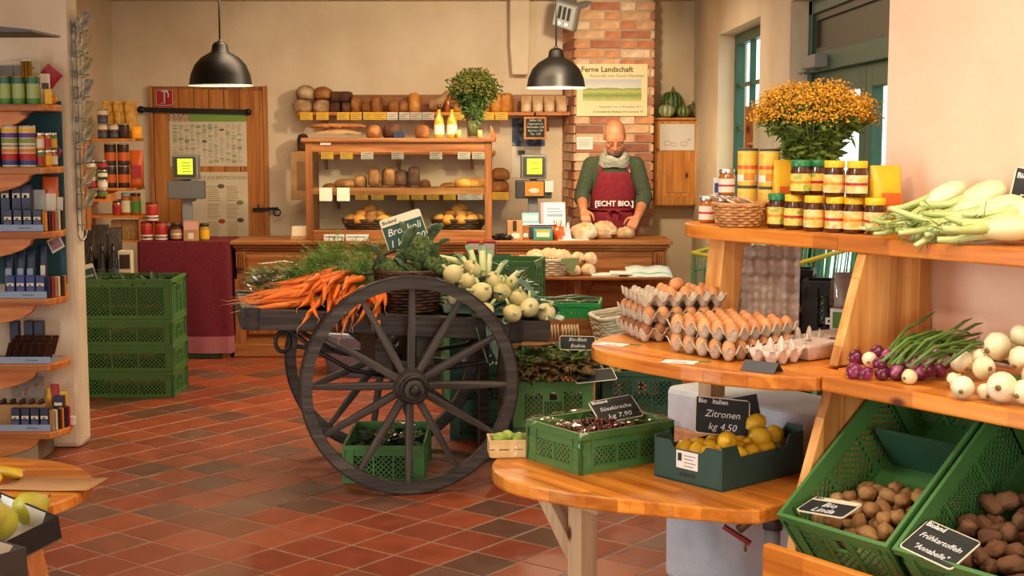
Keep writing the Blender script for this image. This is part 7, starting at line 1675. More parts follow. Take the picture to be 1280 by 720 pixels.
def film_sheet(name, label, w, d, h, loc, rot, seed, dip):
    m = MB(); nx, ny = 40, 32
    def f(u, v):
        x, y = (u-.5)*2, (v-.5)*2; s = max(abs(x), abs(y)); ex, ey = x*(w/2+.10), y*(d/2+.10)
        over_x, over_y = max(0, abs(ex)-w/2), max(0, abs(ey)-d/2); o = max(over_x, over_y)
        if o > 0: z = h+.004-min(o/.10, 1)*(h+.0)*.97
        else: z = h+.006-dip*(1-max(abs(ex)/(w/2), abs(ey)/(d/2))**2)
        px = (1 if ex > 0 else -1)*(min(abs(ex), w/2+.006)+.16*over_x); py = (1 if ey > 0 else -1)*(min(abs(ey), d/2+.006)+.16*over_y)
        n = noise.noise(Vector((u*13+seed, v*11, .5)))*.006+noise.noise(Vector((u*27, v*23+seed, 2)))*.003
        g = noise.noise(Vector((u*9, v*9, seed)))*.008 if o > 0 else 0
        return (px+(g+.006 if ex > 0 else -g-.006)*(over_x > 0), py+(g+.006 if ey > 0 else -g-.006)*(over_y > 0), max(.0015, z+n))
    m.grid(f, nx, ny, smooth=False)
    keep = [k for k, q in enumerate(m.f) if max(abs(sum(m.v[i][0] for i in q)/4)/(w/2), abs(sum(m.v[i][1] for i in q)/4)/(d/2)) > (.72+.10*noise.noise(Vector((m.v[q[0]][0]*14, m.v[q[0]][1]*14, 3))))]
    m.f = [m.f[k] for k in keep]; m.m = [0]*len(keep); m.sm = [False]*len(keep)
    return O(name, m, M_film, label, 'film', loc, rot)
film_sheet('clear_film', 'crinkled clear film wrapped over the cherry crate', .405, .305, .137, CC, CR, 4, -.012)
p = on(765, 516, .72); p = CC+RCR @ Vector((.07, .02, .11))
sign('price_sign', 'black cherry price sign leaning in the wrapped cherry crate', .165, .115, (p.x+.035, p.y+.0, p.z+.012), (R(-60), R(-6), R(20)), ['Süsskirsche', 'kg 7,90'], 'Bioland', M_chalkboard, hsize=.02, htext=M_chalk)
# lemon box
LR = R(40.9); LC = Vector((.701, 4.506, LZ_+.001)); RLR = Matrix.Rotation(LR, 4, 'Z'); M_boxg = plain('carton_darkgreen', '#25463c', .6)
r = E('lemon_box', 'dark green cardboard fruit box of lemons on the low table', 'box', LC, LR); w, d, h, t = .40, .284, .125, .006
part('base', MB().b2((-w/2, -d/2, 0), (w/2, d/2, t)), M_boxg, r)
def cut_wall(L, h, lo, c): return [(-L/2, 0), (L/2, 0), (L/2, h), (L/2-c, h), (L/2-c-.02, lo), (-L/2+c+.02, lo), (-L/2+c, h), (-L/2, h)]
for y, nm in ((-d/2+t, 'long_wall'), (d/2, 'long_wall')): part(nm, MB().prism(cut_wall(w, h+.012, h-.028, .07), 0, t, 0, Matrix.Translation((0, y, 0)) @ Matrix.Rotation(PI/2, 4, 'X')), M_boxg, r, bevel=.0015)
for x in (-w/2, w/2-t): part('end_wall', MB().prism(cut_wall(d-2*t, h+(.03 if x > 0 else .004), h-(.0 if x > 0 else .02), .06), 0, t, 0, Matrix.Translation((x, 0, 0)) @ Matrix.Rotation(PI/2, 4, 'Z') @ Matrix.Rotation(PI/2, 4, 'X')), M_boxg, r, bevel=.0015)
for sx_ in (-1, 1):
    for sy_ in (-1, 1): part('corner_flap', MB().b2((sx_*(w/2-t-.001), sy_*(d/2-t-.001), h-.012), (sx_*(w/2-.055), sy_*(d/2-.022), h-.006)), M_boxg, r)
for sx_ in (-1, 1): part('inner_edge', MB().b2((sx_*(w/2-t-.0008), -d/2+t, h-.06), (sx_*(w/2-t-.003), d/2-t, h-.02)), M_cardin, r)
q = part('address_label', MB().b2((-.045, -.001, -.028), (.045, .0, .028)), M_white, r, (-w/2-.001, -.0, .075), -PI/2)
part('label_print', MB().b2((-.038, -.002, -.005), (-.022, -.0011, .02)), M_ink, q)
for i in range(4): part('label_line', MB().b2((-.012, -.0016, .016-.011*i), (.036-.01*(i % 2), -.0011, .013-.011*i)), M_inkgray, q)
part('handle_slot', MB().b2((-w/2-.0012, -.032, .022), (-w/2-.0002, .032, .034)), M_ink, r)
M_lemon = mottled('lemon_skin', [(.3, '#dca81c'), (.6, '#efc22a'), (.8, '#f4d04a')], 14, .42, bump=.25, bscale=120, rnd=True)
lmn = MB(); lmn.lathe([(.0, -.041), (.006, -.039), (.010, -.034), (.022, -.027), (.0295, -.012), (.0305, .004), (.027, .019), (.017, .030), (.008, .035), (.005, .039), (.0, .040)], 18); lmnm = lmn.mesh('lemon', M_lemon)
rng = random.Random(61); k = 0
for ly, (nx, ny, z) in enumerate(((5, 4, .04), (5, 4, .085))):
    for i in range(nx):
        for j in range(ny):
            x = -.145+i*.066+rng.uniform(-.004, .004)+.02*ly; y = -.088+j*.056+rng.uniform(-.004, .004)
            if ly and (i == 4 or (j == 3 and i > 2)): continue
            p = LC+RLR @ Vector((x, y, z)); k += 1
            tag(link('lemon', lmnm, None, p, (rng.uniform(.9, 2.2), rng.uniform(-.5, .5), rng.uniform(0, 6))), f'yellow lemon in the green box, {("lower","upper")[ly]} layer, {ORD(j)} row from the front, {ORD(i)} along', 'lemon', f'lemons, {("lower","upper")[ly]} layer')
for i, (x, y, z) in enumerate(((-.07, -.05, .128), (.07, -.07, .125), (.15, -.06, .118), (.13, .0, .15))):
    p = LC+RLR @ Vector((x, y, z)); tag(link('lemon', lmnm, None, p, (1.4+.3*i, .3*i, i*1.9)), f'lemon on top of the heap in the green box, {ORD(i)} from left', 'lemon', 'lemons on top of the heap')
p = LC+RLR @ Vector((.02, .05, .115)); sign('price_sign', 'black lemon price sign standing in the green lemon box', .185, .125, p, (R(-22), R(7), R(6)), ['Zitronen', 'kg 4,50'], 'Bio   Italien', M_chalkboard, htext=M_chalk, hsize=.022)
O('lemon_box_sign_back', MB().b2((-.09, 0, 0), (.09, .004, .11)), M_chalkboard, 'black card standing behind the lemon price sign in the box', 'card', loc_add(p, .06, .06, .002), (R(-14), R(-8), R(10)))
q = SW(.01, .18, LZ_); 
m = MB().ell((0, 0, .0), (.05, .035, .03), 12, 8, jit=.5, seed=2); O('dark_rag', m, M_dgray, 'dark rag crumpled behind the lemon box by the side panel', 'rag', (q.x+.03, q.y, LZ_+.09))

# ---------------------------------------------------------------- eggs
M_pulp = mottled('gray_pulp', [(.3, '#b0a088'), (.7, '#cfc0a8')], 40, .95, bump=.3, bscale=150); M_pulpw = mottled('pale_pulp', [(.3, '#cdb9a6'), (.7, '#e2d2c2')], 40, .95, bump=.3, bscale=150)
M_egg = mottled('egg_shell', [(.3, '#c07a44'), (.6, '#d6935a'), (.8, '#e0a872')], 6, .45, rnd=True, var=.08)
M_eggd = mottled('egg_shell_dark', [(.3, '#8a4f2c'), (.7, '#a5673c')], 6, .45, rnd=True)
TS_ = .295; NCX, NCY = 6, 5
def tray_fn(u, v):
    c = (math.cos(2*PI*u*NCX)+math.cos(2*PI*v*NCY))/2; z = .027+.029*c
    e = min(u, 1-u, v, 1-v)
    return ((u-.5)*TS_, (v-.5)*TS_, max(.004, min(.051, z)))
trm = MB().grid(tray_fn, 60, 50).mesh('tray', M_pulp)
egm = MB(); egm.lathe([(.0, -.027), (.009, -.0255), (.0165, -.019), (.0212, -.007), (.0215, .003), (.018, .016), (.011, .0255), (.005, .029), (.0, .0297)], 16); egmm = egm.mesh('egg', M_egg); egmd = egm.mesh('egg', M_eggd)
def egg_tray(label, loc, yaw, rot=None, grp='egg trays'):
    r = E('egg_tray', label, 'egg tray', loc, rot or (0, 0, yaw), grp); o = link('tray', trm, r); md = o.modifiers.new('t', 'SOLIDIFY'); md.thickness = .0022
    return r
def eggs(loc, yaw, cells, lab, grp, mesh=None, jit=.0):
    M = Matrix.Rotation(yaw, 4, 'Z'); es = []
    for k, (i, j, dz) in enumerate(cells):
        p = Vector(loc)+M @ Vector((((i+.5)/NCX-.5)*TS_, ((j+.5)/NCY-.5)*TS_, .0375+dz)); lay = dz > .02
        es.append(tag(link('egg', mesh or egmm, None, p, (rng.uniform(-.1, .1)+(1.3 if lay else 0), rng.uniform(-.1, .1), rng.uniform(0, 6))), lab, 'egg', grp))
    if len(es) > 1: rank(es, lab+', %s from left')
TR, TY = Vector((.696, 4.472, EZ+.001)), R(35); TL_, TLY = Vector((.54, 4.85, EZ+.001)), R(12); SP_ = .056
front = [(i, 0, 0) for i in range(6)]+[(0, j, 0) for j in range(1, 5)]
egg_tray('lower gray egg tray of the right stack on egg shelf', TR, TY); egg_tray('upper gray egg tray of the right stack, full of brown eggs', TR+Vector((0, 0, SP_)), TY+R(3))
eggs(TR, TY, front+[(5, j, 0) for j in range(1, 5)], 'brown egg in the lower tray of the right stack', 'eggs in the lower right tray')
for j in range(5): eggs(TR+Vector((0, 0, SP_)), TY+R(3), [(i, j, 0) for i in range(6)], f'brown egg in top tray of right stack, {ORD(j)} row from the front', f'eggs in the top right tray, row {j+1}')
for k in range(3): egg_tray(f'gray egg tray of the left stack on egg shelf, {("lowest","middle","topmost")[k]} of three', TL_+Vector((.006*k, 0, SP_*k)), TLY+R((0, 2, -3)[k]))
eggs(TL_, TLY, front, 'dark brown egg in the lowest tray of the left stack', 'eggs in the lowest left tray', egmd); eggs(TL_+Vector((.006, 0, SP_)), TLY+R(2), front, 'brown egg in the middle tray of the left stack', 'eggs in the middle left tray')
eggs(TL_+Vector((.012, 0, SP_*2)), TLY-R(3), [(2, 1, 0), (3, 1, 0), (4, 1, 0), (5, 1, 0), (2, 2, 0), (3, 2, 0), (4, 2, 0), (5, 2, 0), (3, 3, 0), (4, 3, 0), (5, 3, 0), (2, 3, 0)], 'brown egg standing in the topmost tray of the left stack', 'eggs in the topmost left tray'); eggs(TL_+Vector((.012, 0, SP_*2)), TLY-R(3), [(2.6, 1.6, .034)], 'brown egg lying on top of the other eggs in the left stack', None)
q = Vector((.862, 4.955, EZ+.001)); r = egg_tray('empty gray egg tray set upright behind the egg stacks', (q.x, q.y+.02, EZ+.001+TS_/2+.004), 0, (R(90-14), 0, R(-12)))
for ch in r.children:  # this tray's pulp is lightened to offset the shade it stands in
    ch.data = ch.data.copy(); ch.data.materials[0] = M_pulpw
def egg_carton(label, loc, yaw):
    r = E('egg_carton', label, 'egg carton', loc, yaw, 'pale egg cartons'); w, d = .15, .11
    def f(u, v):
        c = (math.cos(2*PI*u*3)+math.cos(2*PI*v*2))/2; e = min(u, 1-u, v, 1-v); z = .028+.030*c
        if 0.03 < u < .97 and .05 < v < .95 and c > .55: z += (c-.55)*.055
        if e < .02: z = .048
        return ((u-.5)*w, (v-.5)*d, max(.004, z))
    part('cups', MB().grid(f, 48, 32), M_pulpw, r, solid=.002)
    m = MB(); n = 24
    def g(u, v):
        x = (u-.5)*2; y = (v-.5)*2; s = max(abs(x), abs(y)); return ((u-.5)*w*1.06, (v-.5)*d*1.06, .004+.050*min(1, max(0, (s-.72)/.28))**.8)
    part('lid', MB().grid(g, n, n), M_pulpw, r, (w*1.08, 0, 0), solid=.002)
    part('hinge', MB().b2((w*.50, -d*.45, .044), (w*.56, d*.45, .048)), M_pulpw, r)
    return r
egg_carton('open pale egg carton at the front of egg shelf', (.80, 4.27, EZ+.001), R(38)); egg_carton('open pale egg carton at the back by the pine side panel', (.93, 4.50, EZ+.001), R(30))
r = E('card_tent', 'gray folded card tent lying on the egg shelf edge', 'card', (.735, 4.135, EZ+.001), R(-38)); part('front_flap', MB().add([(-.055, -.03, 0), (.055, -.03, 0), (.055, 0, .028), (-.055, 0, .028)], [(0, 1, 2, 3)]), M_dgray, r, solid=.002); part('back_flap', MB().add([(-.055, .03, 0), (.055, .03, 0), (.055, 0, .028), (-.055, 0, .028)], [(3, 2, 1, 0)]), M_dgray, r, solid=.002)
for i, (x, y) in enumerate(((765, 431), (850, 453))):
    q = on(x, y, EZ); r = E('price_card', f'white price card lying flat on the egg shelf edge, {("left","right")[i]} one', 'card', (q.x, q.y, EZ+.001), R(-30+8*i), 'price cards on the egg shelf'); part('card', MB().b2((-.052, -.03, 0), (.052, .03, .0015)), M_white, r); part('print', MB().b2((-.02, -.018, .0016), (.025, -.012, .0019)), M_candark, r)
    part('green_edge', MB().b2((.0, .03, 0), (.085, .045, .0012)), M_lgreen, r)

# behind the eggs: black crates, bag, carton
kc = crate('crate', 'black plastic crate with white label at the back of egg shelf', .19, .14, .185, M_crate_k, SW(-.33, -.13, EZ+.001)+Vector((.0, 0, 0)), R(-18), handle=False)
kl = part('address_label', MB().b2((-.03, -.001, -.012), (.03, 0, .012)), M_white, kc, (.02, -.082, .05)); part('label_print', MB().b2((-.022, -.0018, -.005), (.022, -.0011, .004)), M_ink, kl)
kc = crate('crate', 'black plastic crate half hidden by the upright egg tray', .19, .12, .21, M_crate_k, SW(-.545, -.14, EZ+.001), R(-18), handle=False)
part('address_label', MB().b2((-.03, -.001, -.012), (.03, 0, .012)), M_white, kc, (.06, -.071, .07))
bag('cloth_bag', 'gray translucent bag on the carton beside the pine side panel', .13, .10, .13, M_clear, SW(-.165, -.03, EZ+.115), 0, 4); bag('paper_pack', 'gray paper pack inside the translucent bag by the side panel', .10, .08, .115, plain('pack_gray', '#a8a8a4', .8), SW(-.165, -.03, EZ+.116), 0, 5)
carton('carton', 'white and green carton under the bag beside the side panel', (.10, .08, .11), M_white, SW(-.165, -.03, EZ+.001), R(-30), ((.1, .4, .6, .9, M_lgreen), (.1, .1, .8, .3, M_canorange)))

# ---------------------------------------------------------------- top shelf
M_labY = mottled('label_vegetable', [(.35, '#e8a83a'), (.5, '#f0c878'), (.62, '#f2d9a0'), (.7, '#d8742a')], 34, .5); M_labG = mottled('label_herb', [(.35, '#d6b43a'), (.5, '#f0d060'), (.62, '#8fae4a'), (.7, '#e0862a')], 34, .5)
def at_top(x, a_off=0.0, b=.2):
    """shelf point seen in pixel column x at distance b from the wall"""
    t = (x-640)/FPX; base = WO+UN*b; a = (t*base.y-base.x)/(UX.x-t*UX.y); return SW(a, b, TZ+.0015)
for i, (x, g) in enumerate(((972, 1), (993, 0), (1018, 0), (1045, 0), (1068, 0), (1094, 0))):
    p = at_top(x, 0, .235-.012*abs(i-2)); jar('spread_jar', f'jar of brown spread in the lower row on top shelf, {("green","yellow")[not g]} lid, {ORD(i)} from left', .0335, .112, M_brownjar, M_lidgreen if g else M_lidyellow, M_labG if i in (0, 1) else M_labY, p, 'spread jars, lower row', band=(M_red if i % 2 else M_orange), rot=i)
for i, (x, g, b) in enumerate(((1000, 1, .225), (1020, 1, .17), (1042, 0, .23), (1070, 0, .22))):
    p = at_top(x, 0, b); jar('spread_jar', f'jar of brown spread stacked in the upper row, {("green","yellow")[not g]} lid, {ORD(i)} from left', .0335, .112, M_brownjar, M_lidgreen if g else M_lidyellow, M_labG if g else M_labY, p+Vector((0, 0, .1125)), 'spread jars, upper row', band=(M_red if i % 2 else M_orange), rot=i*2)
M_yl = mottled('label_soup', [(.35, '#e8b02a'), (.55, '#f0c64a'), (.7, '#e0942a')], 20, .4)
for i, x in enumerate((934, 961)):
    for k in range(2):
        p = at_top(x, 0, .12); r = can('soup_can', f'yellow can with dark rim on the top shelf, {("left","right")[i]} pair, {("lower","upper")[k]} one', .036, .128, M_yl, p+Vector((0, 0, .129*k)), ((.45, .55, M_canorange), (.12, .30, M_canwhite)), M_dgray, 'yellow cans on the top shelf')
        part('bowl_print', MB().grid(lambda u, v: (.0368*math.sin((u-.5)*1.1), -.0368*math.cos((u-.5)*1.1), .128*(.14+.2*v)), 4, 2), M_orange, r)
for i, (x, b, dz) in enumerate(((884, .22, 0), (905, .25, 0), (894, .12, .0), (908, .15, .094))):
    p = at_top(x, 0, b); jar('honey_jar', ['small honey jar with steel lid at the left end of top shelf', 'small honey jar with pink band left of tan basket', 'small honey jar behind the pair at the left shelf end', 'small honey jar raised behind on the left shelf end'][i], .029, .092, M_honey, M_steel, M_cream, p+Vector((0, 0, dz)), 'honey jars on the top shelf', band=plain('band_pink%d' % i, '#c0354a', .5), lidh=.016)
p = at_top(908, 0, .15); can('tin', 'plain tin carrying the raised honey jar on top shelf', .03, .0935, M_cream, p+Vector((0, 0, 0)), (), M_steel)
p = at_top(899, 0, .12); r = E('picture_card', 'small picture card standing on honey jar at left shelf end', 'card', p+Vector((0, 0, .0935)), (R(-8), 0, R(-10))); part('sheet', MB().b2((-.022, 0, 0), (.022, .002, .06)), M_white, r); part('picture', MB().b2((-.018, -.001, .006), (.018, -.0002, .04)), M_blue, r)
p = at_top(924, 0, .27); tb = basket('tan_basket', 'tan wicker basket of paper sachets on the top shelf', .088, .06, .075, M_wicker_t, p, 0, 8, 22)
for i in range(9):
    a = i*.7; O('paper_sachet', MB().b2((-.03, -.022, -.002), (.03, .022, .002)), (M_cream, M_kraft, plain('sachet_pink%d' % i, '#c9a89a', .7))[i % 3], f'paper sachet heaped in the tan basket, {ORD(i)} counted around', 'sachet', (p.x+.035*math.cos(a), p.y+.035*math.sin(a), p.z+.076+.005*(i % 3)), (R(25)*math.sin(a), R(25)*math.cos(a), a), 'sachets in the tan basket')
part('filling', MB().lathe([(.06, .015), (.075, .066)], 18), M_kraft, tb)
M_pouch = mottled('yellow_pouch', [(.3, '#e0a010'), (.6, '#f2bd22'), (.8, '#e8862a')], 12, .3)
p = at_top(978, 0, .12); bag('yellow_pouch', 'yellow pouch standing between cans and jars on top shelf', .075, .05, .22, M_pouch, p, .3, 2, None, M_canorange)
p = at_top(1108, 0, .13); bag('yellow_pouch', 'folded yellow pouch behind the last jars by the wall', .105, .07, .21, M_pouch, p, .2, 6, None, M_canorange, lean=.02)
p = SW(-.30, .03, TZ+.0015)
r = E('flower_pot', 'stoneware pot of the golden bouquet hidden behind jars', 'pot', p); part('body', MB().lathe([(.05, 0), (.062, .02), (.068, .09), (.055, .15), (.06, .17)], 20), M_dgray, r)
M_leafg = mottled('leaf_bright', [(.3, '#4a5f20'), (.7, '#7f8f34')], 40, .6)
bouquet('golden_bouquet', 'large bouquet of golden yarrow-like flowers behind the jars', (p.x+.01, p.y, TZ+.13), .35, .185, 210, M_leafg, [M_fl3, M_fl4, M_fl5, M_fl3], M_stem, 23, .0042, dens=34, leafn=16, rad0=.05, zflat=.62)

# fennel
M_fenb = mottled('fennel_bulb', [(.3, '#c9cf94'), (.6, '#e3e4b8'), (.85, '#f0eed2')], 6, .4, stretch=(.35, 2, 2), rnd=True); M_fens = mottled('fennel_stalk', [(.3, '#9db05c'), (.6, '#c3cd88'), (.85, '#dfe3b0')], 6, .4, stretch=(.3, 2, 2), rnd=True)
M_fenf = mottled('fennel_frond', [(.3, '#5f7a2a'), (.7, '#8aa04a')], 40, .6)
def fennel(lab, loc, rot, s, seed):
    r = E('fennel', lab, 'fennel', loc, rot, 'fennel bulbs on the top shelf'); r.scale = (s, s, s); rng = random.Random(seed)
    m = MB(); m.lathe([(.012, -.075), (.028, -.068), (.042, -.045), (.047, -.01), (.041, .03), (.03, .06), (.022, .08)], 18, 0, Matrix.Rotation(-PI/2, 4, 'Y'), sx=.78)
    part('bulb', m, M_fenb, r)
    for k in range(4):
        a = k*1.6+seed; y, z = .018*math.cos(a), .015*math.sin(a); L = rng.uniform(.07, .14); sp = rng.uniform(.6, 1.6)
        part('stalk', MB().tube([(-.03, y*.8, z*.8), (-.09, y*1.1, z*1.1), (-.09-L*.5, y*2*sp, z*1.6), (-.09-L, y*3.2*sp, z*2+.01)], [.018, .0135, .0105, .008], 8), M_fens, r)
    m = MB()
    for k in range(9):
        b = Vector((-.13-rng.uniform(0, .08), rng.uniform(-.04, .04), rng.uniform(-.01, .03))); d = Vector((rng.gauss(-.8, .4), rng.gauss(0, .6), rng.gauss(.1, .4))).normalized()
        m.tube([b, b+d*.03, b+d*.055+Vector((0, 0, -.008))], .0016, 3)
    part('fronds', m, M_fenf, r, kind='stuff'); return r
fl = [(1180, 245, .13, 1.0, 24, 'fennel bulb at the back left of pile, upper layer'), (1226, 246, .13, 1.05, 24, 'fennel bulb at the back in the middle of the pile'), (1250, 264, .19, 1.05, 16, 'fennel bulb before the black sign, upper layer'), (1262, 285, .26, 1.1, 4, 'fennel bulb nearest the right shelf end'),
      (1172, 272, .22, .85, 14, 'fennel bulb lying crosswise in the pile middle'), (1204, 282, .28, .95, 6, 'fennel bulb at the front edge of the shelf'), (1140, 284, .29, .7, 4, 'small fennel at the left front of pile'), (1292, 262, .16, 1.1, 16, 'fennel bulb beyond the right frame edge'), (1216, 266, .20, 1.0, 14, 'fennel bulb in the second layer of pile')]
for i, (x, y, b, s, tl, lab) in enumerate(fl):
    p = at_top(x, 0, b-.02); z = TZ+.032+(max(0, 284-y))*.0016; z = max(TZ+.042, at(x, y, p.y).z); fennel(lab, (p.x, p.y, z), (R(25*(i % 3)), R(-tl), R((10, 4, -6, -10, 38, -2, 14, 0, 6)[i])), s*.95, i)
r = E('doily', 'white paper doily under the fennel pile', 'doily', SW(.42, .20, TZ+.0015)); m = MB(); n = 48; m.prism([((.125+.006*math.cos(12*2*PI*i/n))*math.cos(2*PI*i/n), (.125+.006*math.cos(12*2*PI*i/n))*math.sin(2*PI*i/n)) for i in range(n)], 0, .0015); part('sheet', m, M_white, r)
p = at_top(1276, 0, .06); sign('price_sign', 'black fennel price sign at the right end of the top shelf', .16, .205, (p.x+.025, p.y, TZ+.0015), (R(-8), R(12), R(-8)), ['Fenchel', 'St. 1,20'], 'Bioland', M_chalkboard, htext=M_chalk, hsize=.022)

# ---------------------------------------------------------------- onions
M_ronion = mottled('red_onion_skin', [(.3, '#4a0f2c'), (.5, '#7a2348'), (.64, '#b56a8c'), (.76, '#dcb8c0')], 10, .25, rnd=True, stretch=(2, 2, .6)); M_wonion = mottled('white_onion_skin', [(.3, '#d8cf9a'), (.6, '#ece4c2'), (.85, '#f3efdc')], 6, .3, rnd=True, stretch=(2, 2, .5)); M_yonion = mottled('yellow_onion_skin', [(.3, '#b98a3a'), (.7, '#d0aa58')], 8, .3)
M_ogreen = mottled('onion_green', [(.3, '#3f5f22'), (.6, '#5f8434'), (.85, '#8aa45a')], 6, .4, stretch=(.3, 3, 3)); M_rootb = plain('root_plate', '#8a6a40', .8)
def onion_mesh(nm, mt, r, sq=.92):
    m = MB(); m.lathe([(.0, -r*sq*1.0), (r*.25, -r*sq*.97), (r*.7, -r*sq*.72), (r, -r*.08), (r*.88, r*sq*.45), (r*.5, r*sq*.78), (r*.22, r*sq*.98), (r*.14, r*1.1), (r*.12, r*1.2)], 18); return m.mesh(nm, mt)
orm = onion_mesh('bulb', M_ronion, .0205); owm = onion_mesh('bulb', M_wonion, .04); osm = onion_mesh('bulb', M_wonion, .0205)
rtm = MB(); rtm.lathe([(.006, -.041), (.0085, -.036), (.007, -.034)], 8)
for k in range(7): rtm.tube([(0, 0, -.038), (.006*math.cos(k), .006*math.sin(k), -.046), (.010*math.cos(k), .010*math.sin(k), -.050)], .0008, 3)
rtm = rtm.mesh('root', M_rootb)
OZ = EZ+.0055
def kb_(p):
    k = (Vector((p[0], p[1]))-WO).dot(UN); n = UN*max(0, .035-k); return Vector((p[0]+n.x, p[1]+n.y, max(p[2], EZ+.012)))
def on_o(x, y, z): return on(x, y, OZ+z)
rng = random.Random(71)
for i, (x, y, z, w) in enumerate(((1068, 464, .02, 0), (1083, 466, .02, 0), (1070, 447, .035, 0), (1087, 449, .04, 1), (1097, 441, .055, 0), (1103, 466, .02, 0), (1100, 455, .045, 0), (1121, 466, .021, 0), (1111, 446, .06, 0), (1137, 471, .02, 1), (1139, 455, .045, 0), (1150, 466, .02, 0), (1155, 452, .05, 0), (1168, 443, .065, 0), (1160, 461, .035, 0), (1174, 463, .025, 0), (1128, 452, .05, 0), (1180, 452, .05, 0))):
    p = on_o(x, y, z); r = E('red_onion', f'{("red","pale")[w]} bunching onion on the pine board, {ORD(i)} counted from the left of bunch', 'onion', p, (R(-65)+rng.uniform(-.4, .4), rng.uniform(-.4, .4), R(-40)+rng.uniform(-.7, .7)), 'bunched red onions'); r.scale = [1.0+.28*rng.random()]*3
    link('bulb', osm if w else orm, r); link('root', rtm, r).scale = (.5, .5, .52)
m = MB(); 
for k in range(34):
    a = on_o(1100+k*2.4, 452+rng.uniform(-8, 8), .03+rng.uniform(0, .03)); b = on_o(rng.uniform(1120, 1225), rng.uniform(392, 446), .05); bb_ = a+(Vector((rng.uniform(.10, .22), rng.uniform(.05, .22), rng.uniform(.0, .10))))
    mid = a.lerp(bb_, .5)+Vector((0, 0, .02)); m.tube([kb_(q) for q in (a, mid, bb_, bb_+Vector((.03, .02, rng.uniform(-.02, .03))))], [.005, .0055, .005, .001], 5)
O('onion_greens', m, M_ogreen, 'green leaves of the red onion bunch lying back to the wall', 'greens', kind='stuff')
wl = [(1203, 484, .033, .78), (1231, 489, .022, .55), (1253, 484, .042, 1.02), (1282, 490, .035, .85), (1202, 452, .055, .85), (1230, 460, .07, .80), (1247, 433, .10, 1.05), (1277, 448, .085, .9), (1276, 419, .13, .8), (1225, 446, .07, .62), (1192, 474, .022, .5), (1295, 470, .05, .95), (1300, 440, .09, .95)]
for i, (x, y, z, s) in enumerate(wl):
    p = on_o(x, y, z); r = E('white_onion', ['white onion at the left front with root showing', 'small white onion between two big ones in front', 'largest white onion in the front with brown root', 'white onion in front, cut by the frame edge', 'pale onion leaning above the left front one', 'pale onion in the middle of the heap', 'big yellowish onion at the top of the heap', 'white onion with brown root at the heap right', 'round white onion highest at the right edge', 'pale onion peeping behind the middle', 'small onion by the red bunch', 'white onion beyond the frame edge, lower', 'white onion beyond the frame edge, upper'][i], 'onion', p, (R(-75)+.4*math.sin(i*2.1), .5*math.sin(i*1.3), R(-25)+.8*math.sin(i*1.7)), 'white onions on the pine board'); r.scale = (s, s, s)
    link('bulb', owm, r); link('root', rtm, r)
m = MB()
for k in range(26):
    a = SW(rng.uniform(.80, 1.15), rng.uniform(.20, .34), OZ+rng.uniform(.01, .05)); d = Vector((rng.uniform(-.05, .15), rng.uniform(.02, .12), rng.uniform(-.01, .02))); m.tube([kb_(q) for q in (a, a+d, a+d*2.0-Vector((0, 0, .01)))], [.008, .008, .004], 5)
O('onion_greens', m, M_ogreen, 'green leaves of the white onions behind the heap', 'greens', kind='stuff')

# ---------------------------------------------------------------- potato crates on the sloping shelf
XI = Matrix.Rotation(RZW, 3, 'Z')
dvec = Vector((-UN.x*math.cos(SLP), -UN.y*math.cos(SLP), math.sin(SLP)))     # up the slope into the wall
yv = Vector((-UX.x, -UX.y, 0)); ROT = frame3(dvec, yv); nv = ROT.col[2]
M_pot = mottled('potato_skin', [(.3, '#9a6f3e'), (.55, '#b98b54'), (.8, '#cda468')], 14, .75, rnd=True, bump=.3, bscale=50); M_potd = mottled('potato_earthy', [(.3, '#5a3a24'), (.55, '#7a5234'), (.8, '#946a46')], 12, .85, rnd=True, bump=.4, bscale=50)
ptm = [MB().ell((0, 0, 0), (.030*a, .023*b, .021), 14, 10, jit=.30, seed=k+3).mesh('potato', M_pot) for k, (a, b) in enumerate(((1, 1), (1.25, 1.05), (.9, 1.0), (1.1, .95)))]
ptd = [MB().ell((0, 0, 0), (.036*a, .026*b, .023), 14, 10, jit=.35, seed=k+13).mesh('potato', M_potd) for k, (a, b) in enumerate(((1, 1), (1.3, 1.0), (.95, 1.0), (1.15, .95)))]
CH_ = .22
def pcrate(a0, lab, meshes, n, x0, x1, plab, grp, seed):
    P = SW(a0+.20, .70, .60); base = P+dvec*.30-nv*CH_
    r = crate('crate', lab, .60, .40, CH_, M_crate, base, ROT, pitch=.024)
    rng = random.Random(seed); pts = []
    for k in range(6000):
        x = rng.uniform(x0, x1); y = rng.uniform(-.165, .165); lay = rng.choice((0, 1, 2)); t = (x+.30)/.6; z = .035+lay*.038
        lim = .035+.115*max(0, 1-(x-x0)/(x1-x0))**.8
        if z > lim+.01: continue
        if all((x-a)**2+(y-b)**2*1.3+(z-c)**2 > .046**2 for a, b, c in pts): pts.append((x, y, z))
        if len(pts) >= n: break
    M = ROT; gr = {}
    for i, (x, y, z) in enumerate(pts):
        p = base+M @ Vector((x, y, z)); lay = ('lower', 'middle', 'upper')[min(2, int((z-.03)/.037))]; hf = ('front', 'back')[x > (x0+x1)/2]
        gr.setdefault((lay, hf), []).append(tag(link('potato', meshes[i % 4], None, p, (rng.uniform(0, 6), rng.uniform(-.5, .5), rng.uniform(0, 6))), f'{plab}, {lay} layer, {hf} half', 'potato', f'{grp}, {lay} layer, {hf} half'))
    for (lay, hf), os_ in gr.items(): rank(os_, f'{plab}, {lay} layer, {hf} half, %s from left')
    return r, base
r, b1 = pcrate(.222, 'tilted green crate of pale potatoes under the onion board', ptm, 78, -.255, .03, 'pale potato in left tilted crate', 'pale potatoes', 81)
part('shelf_divider', MB().box((.12, 0, .09), (.012, .30, .15)), M_crate_d, r)
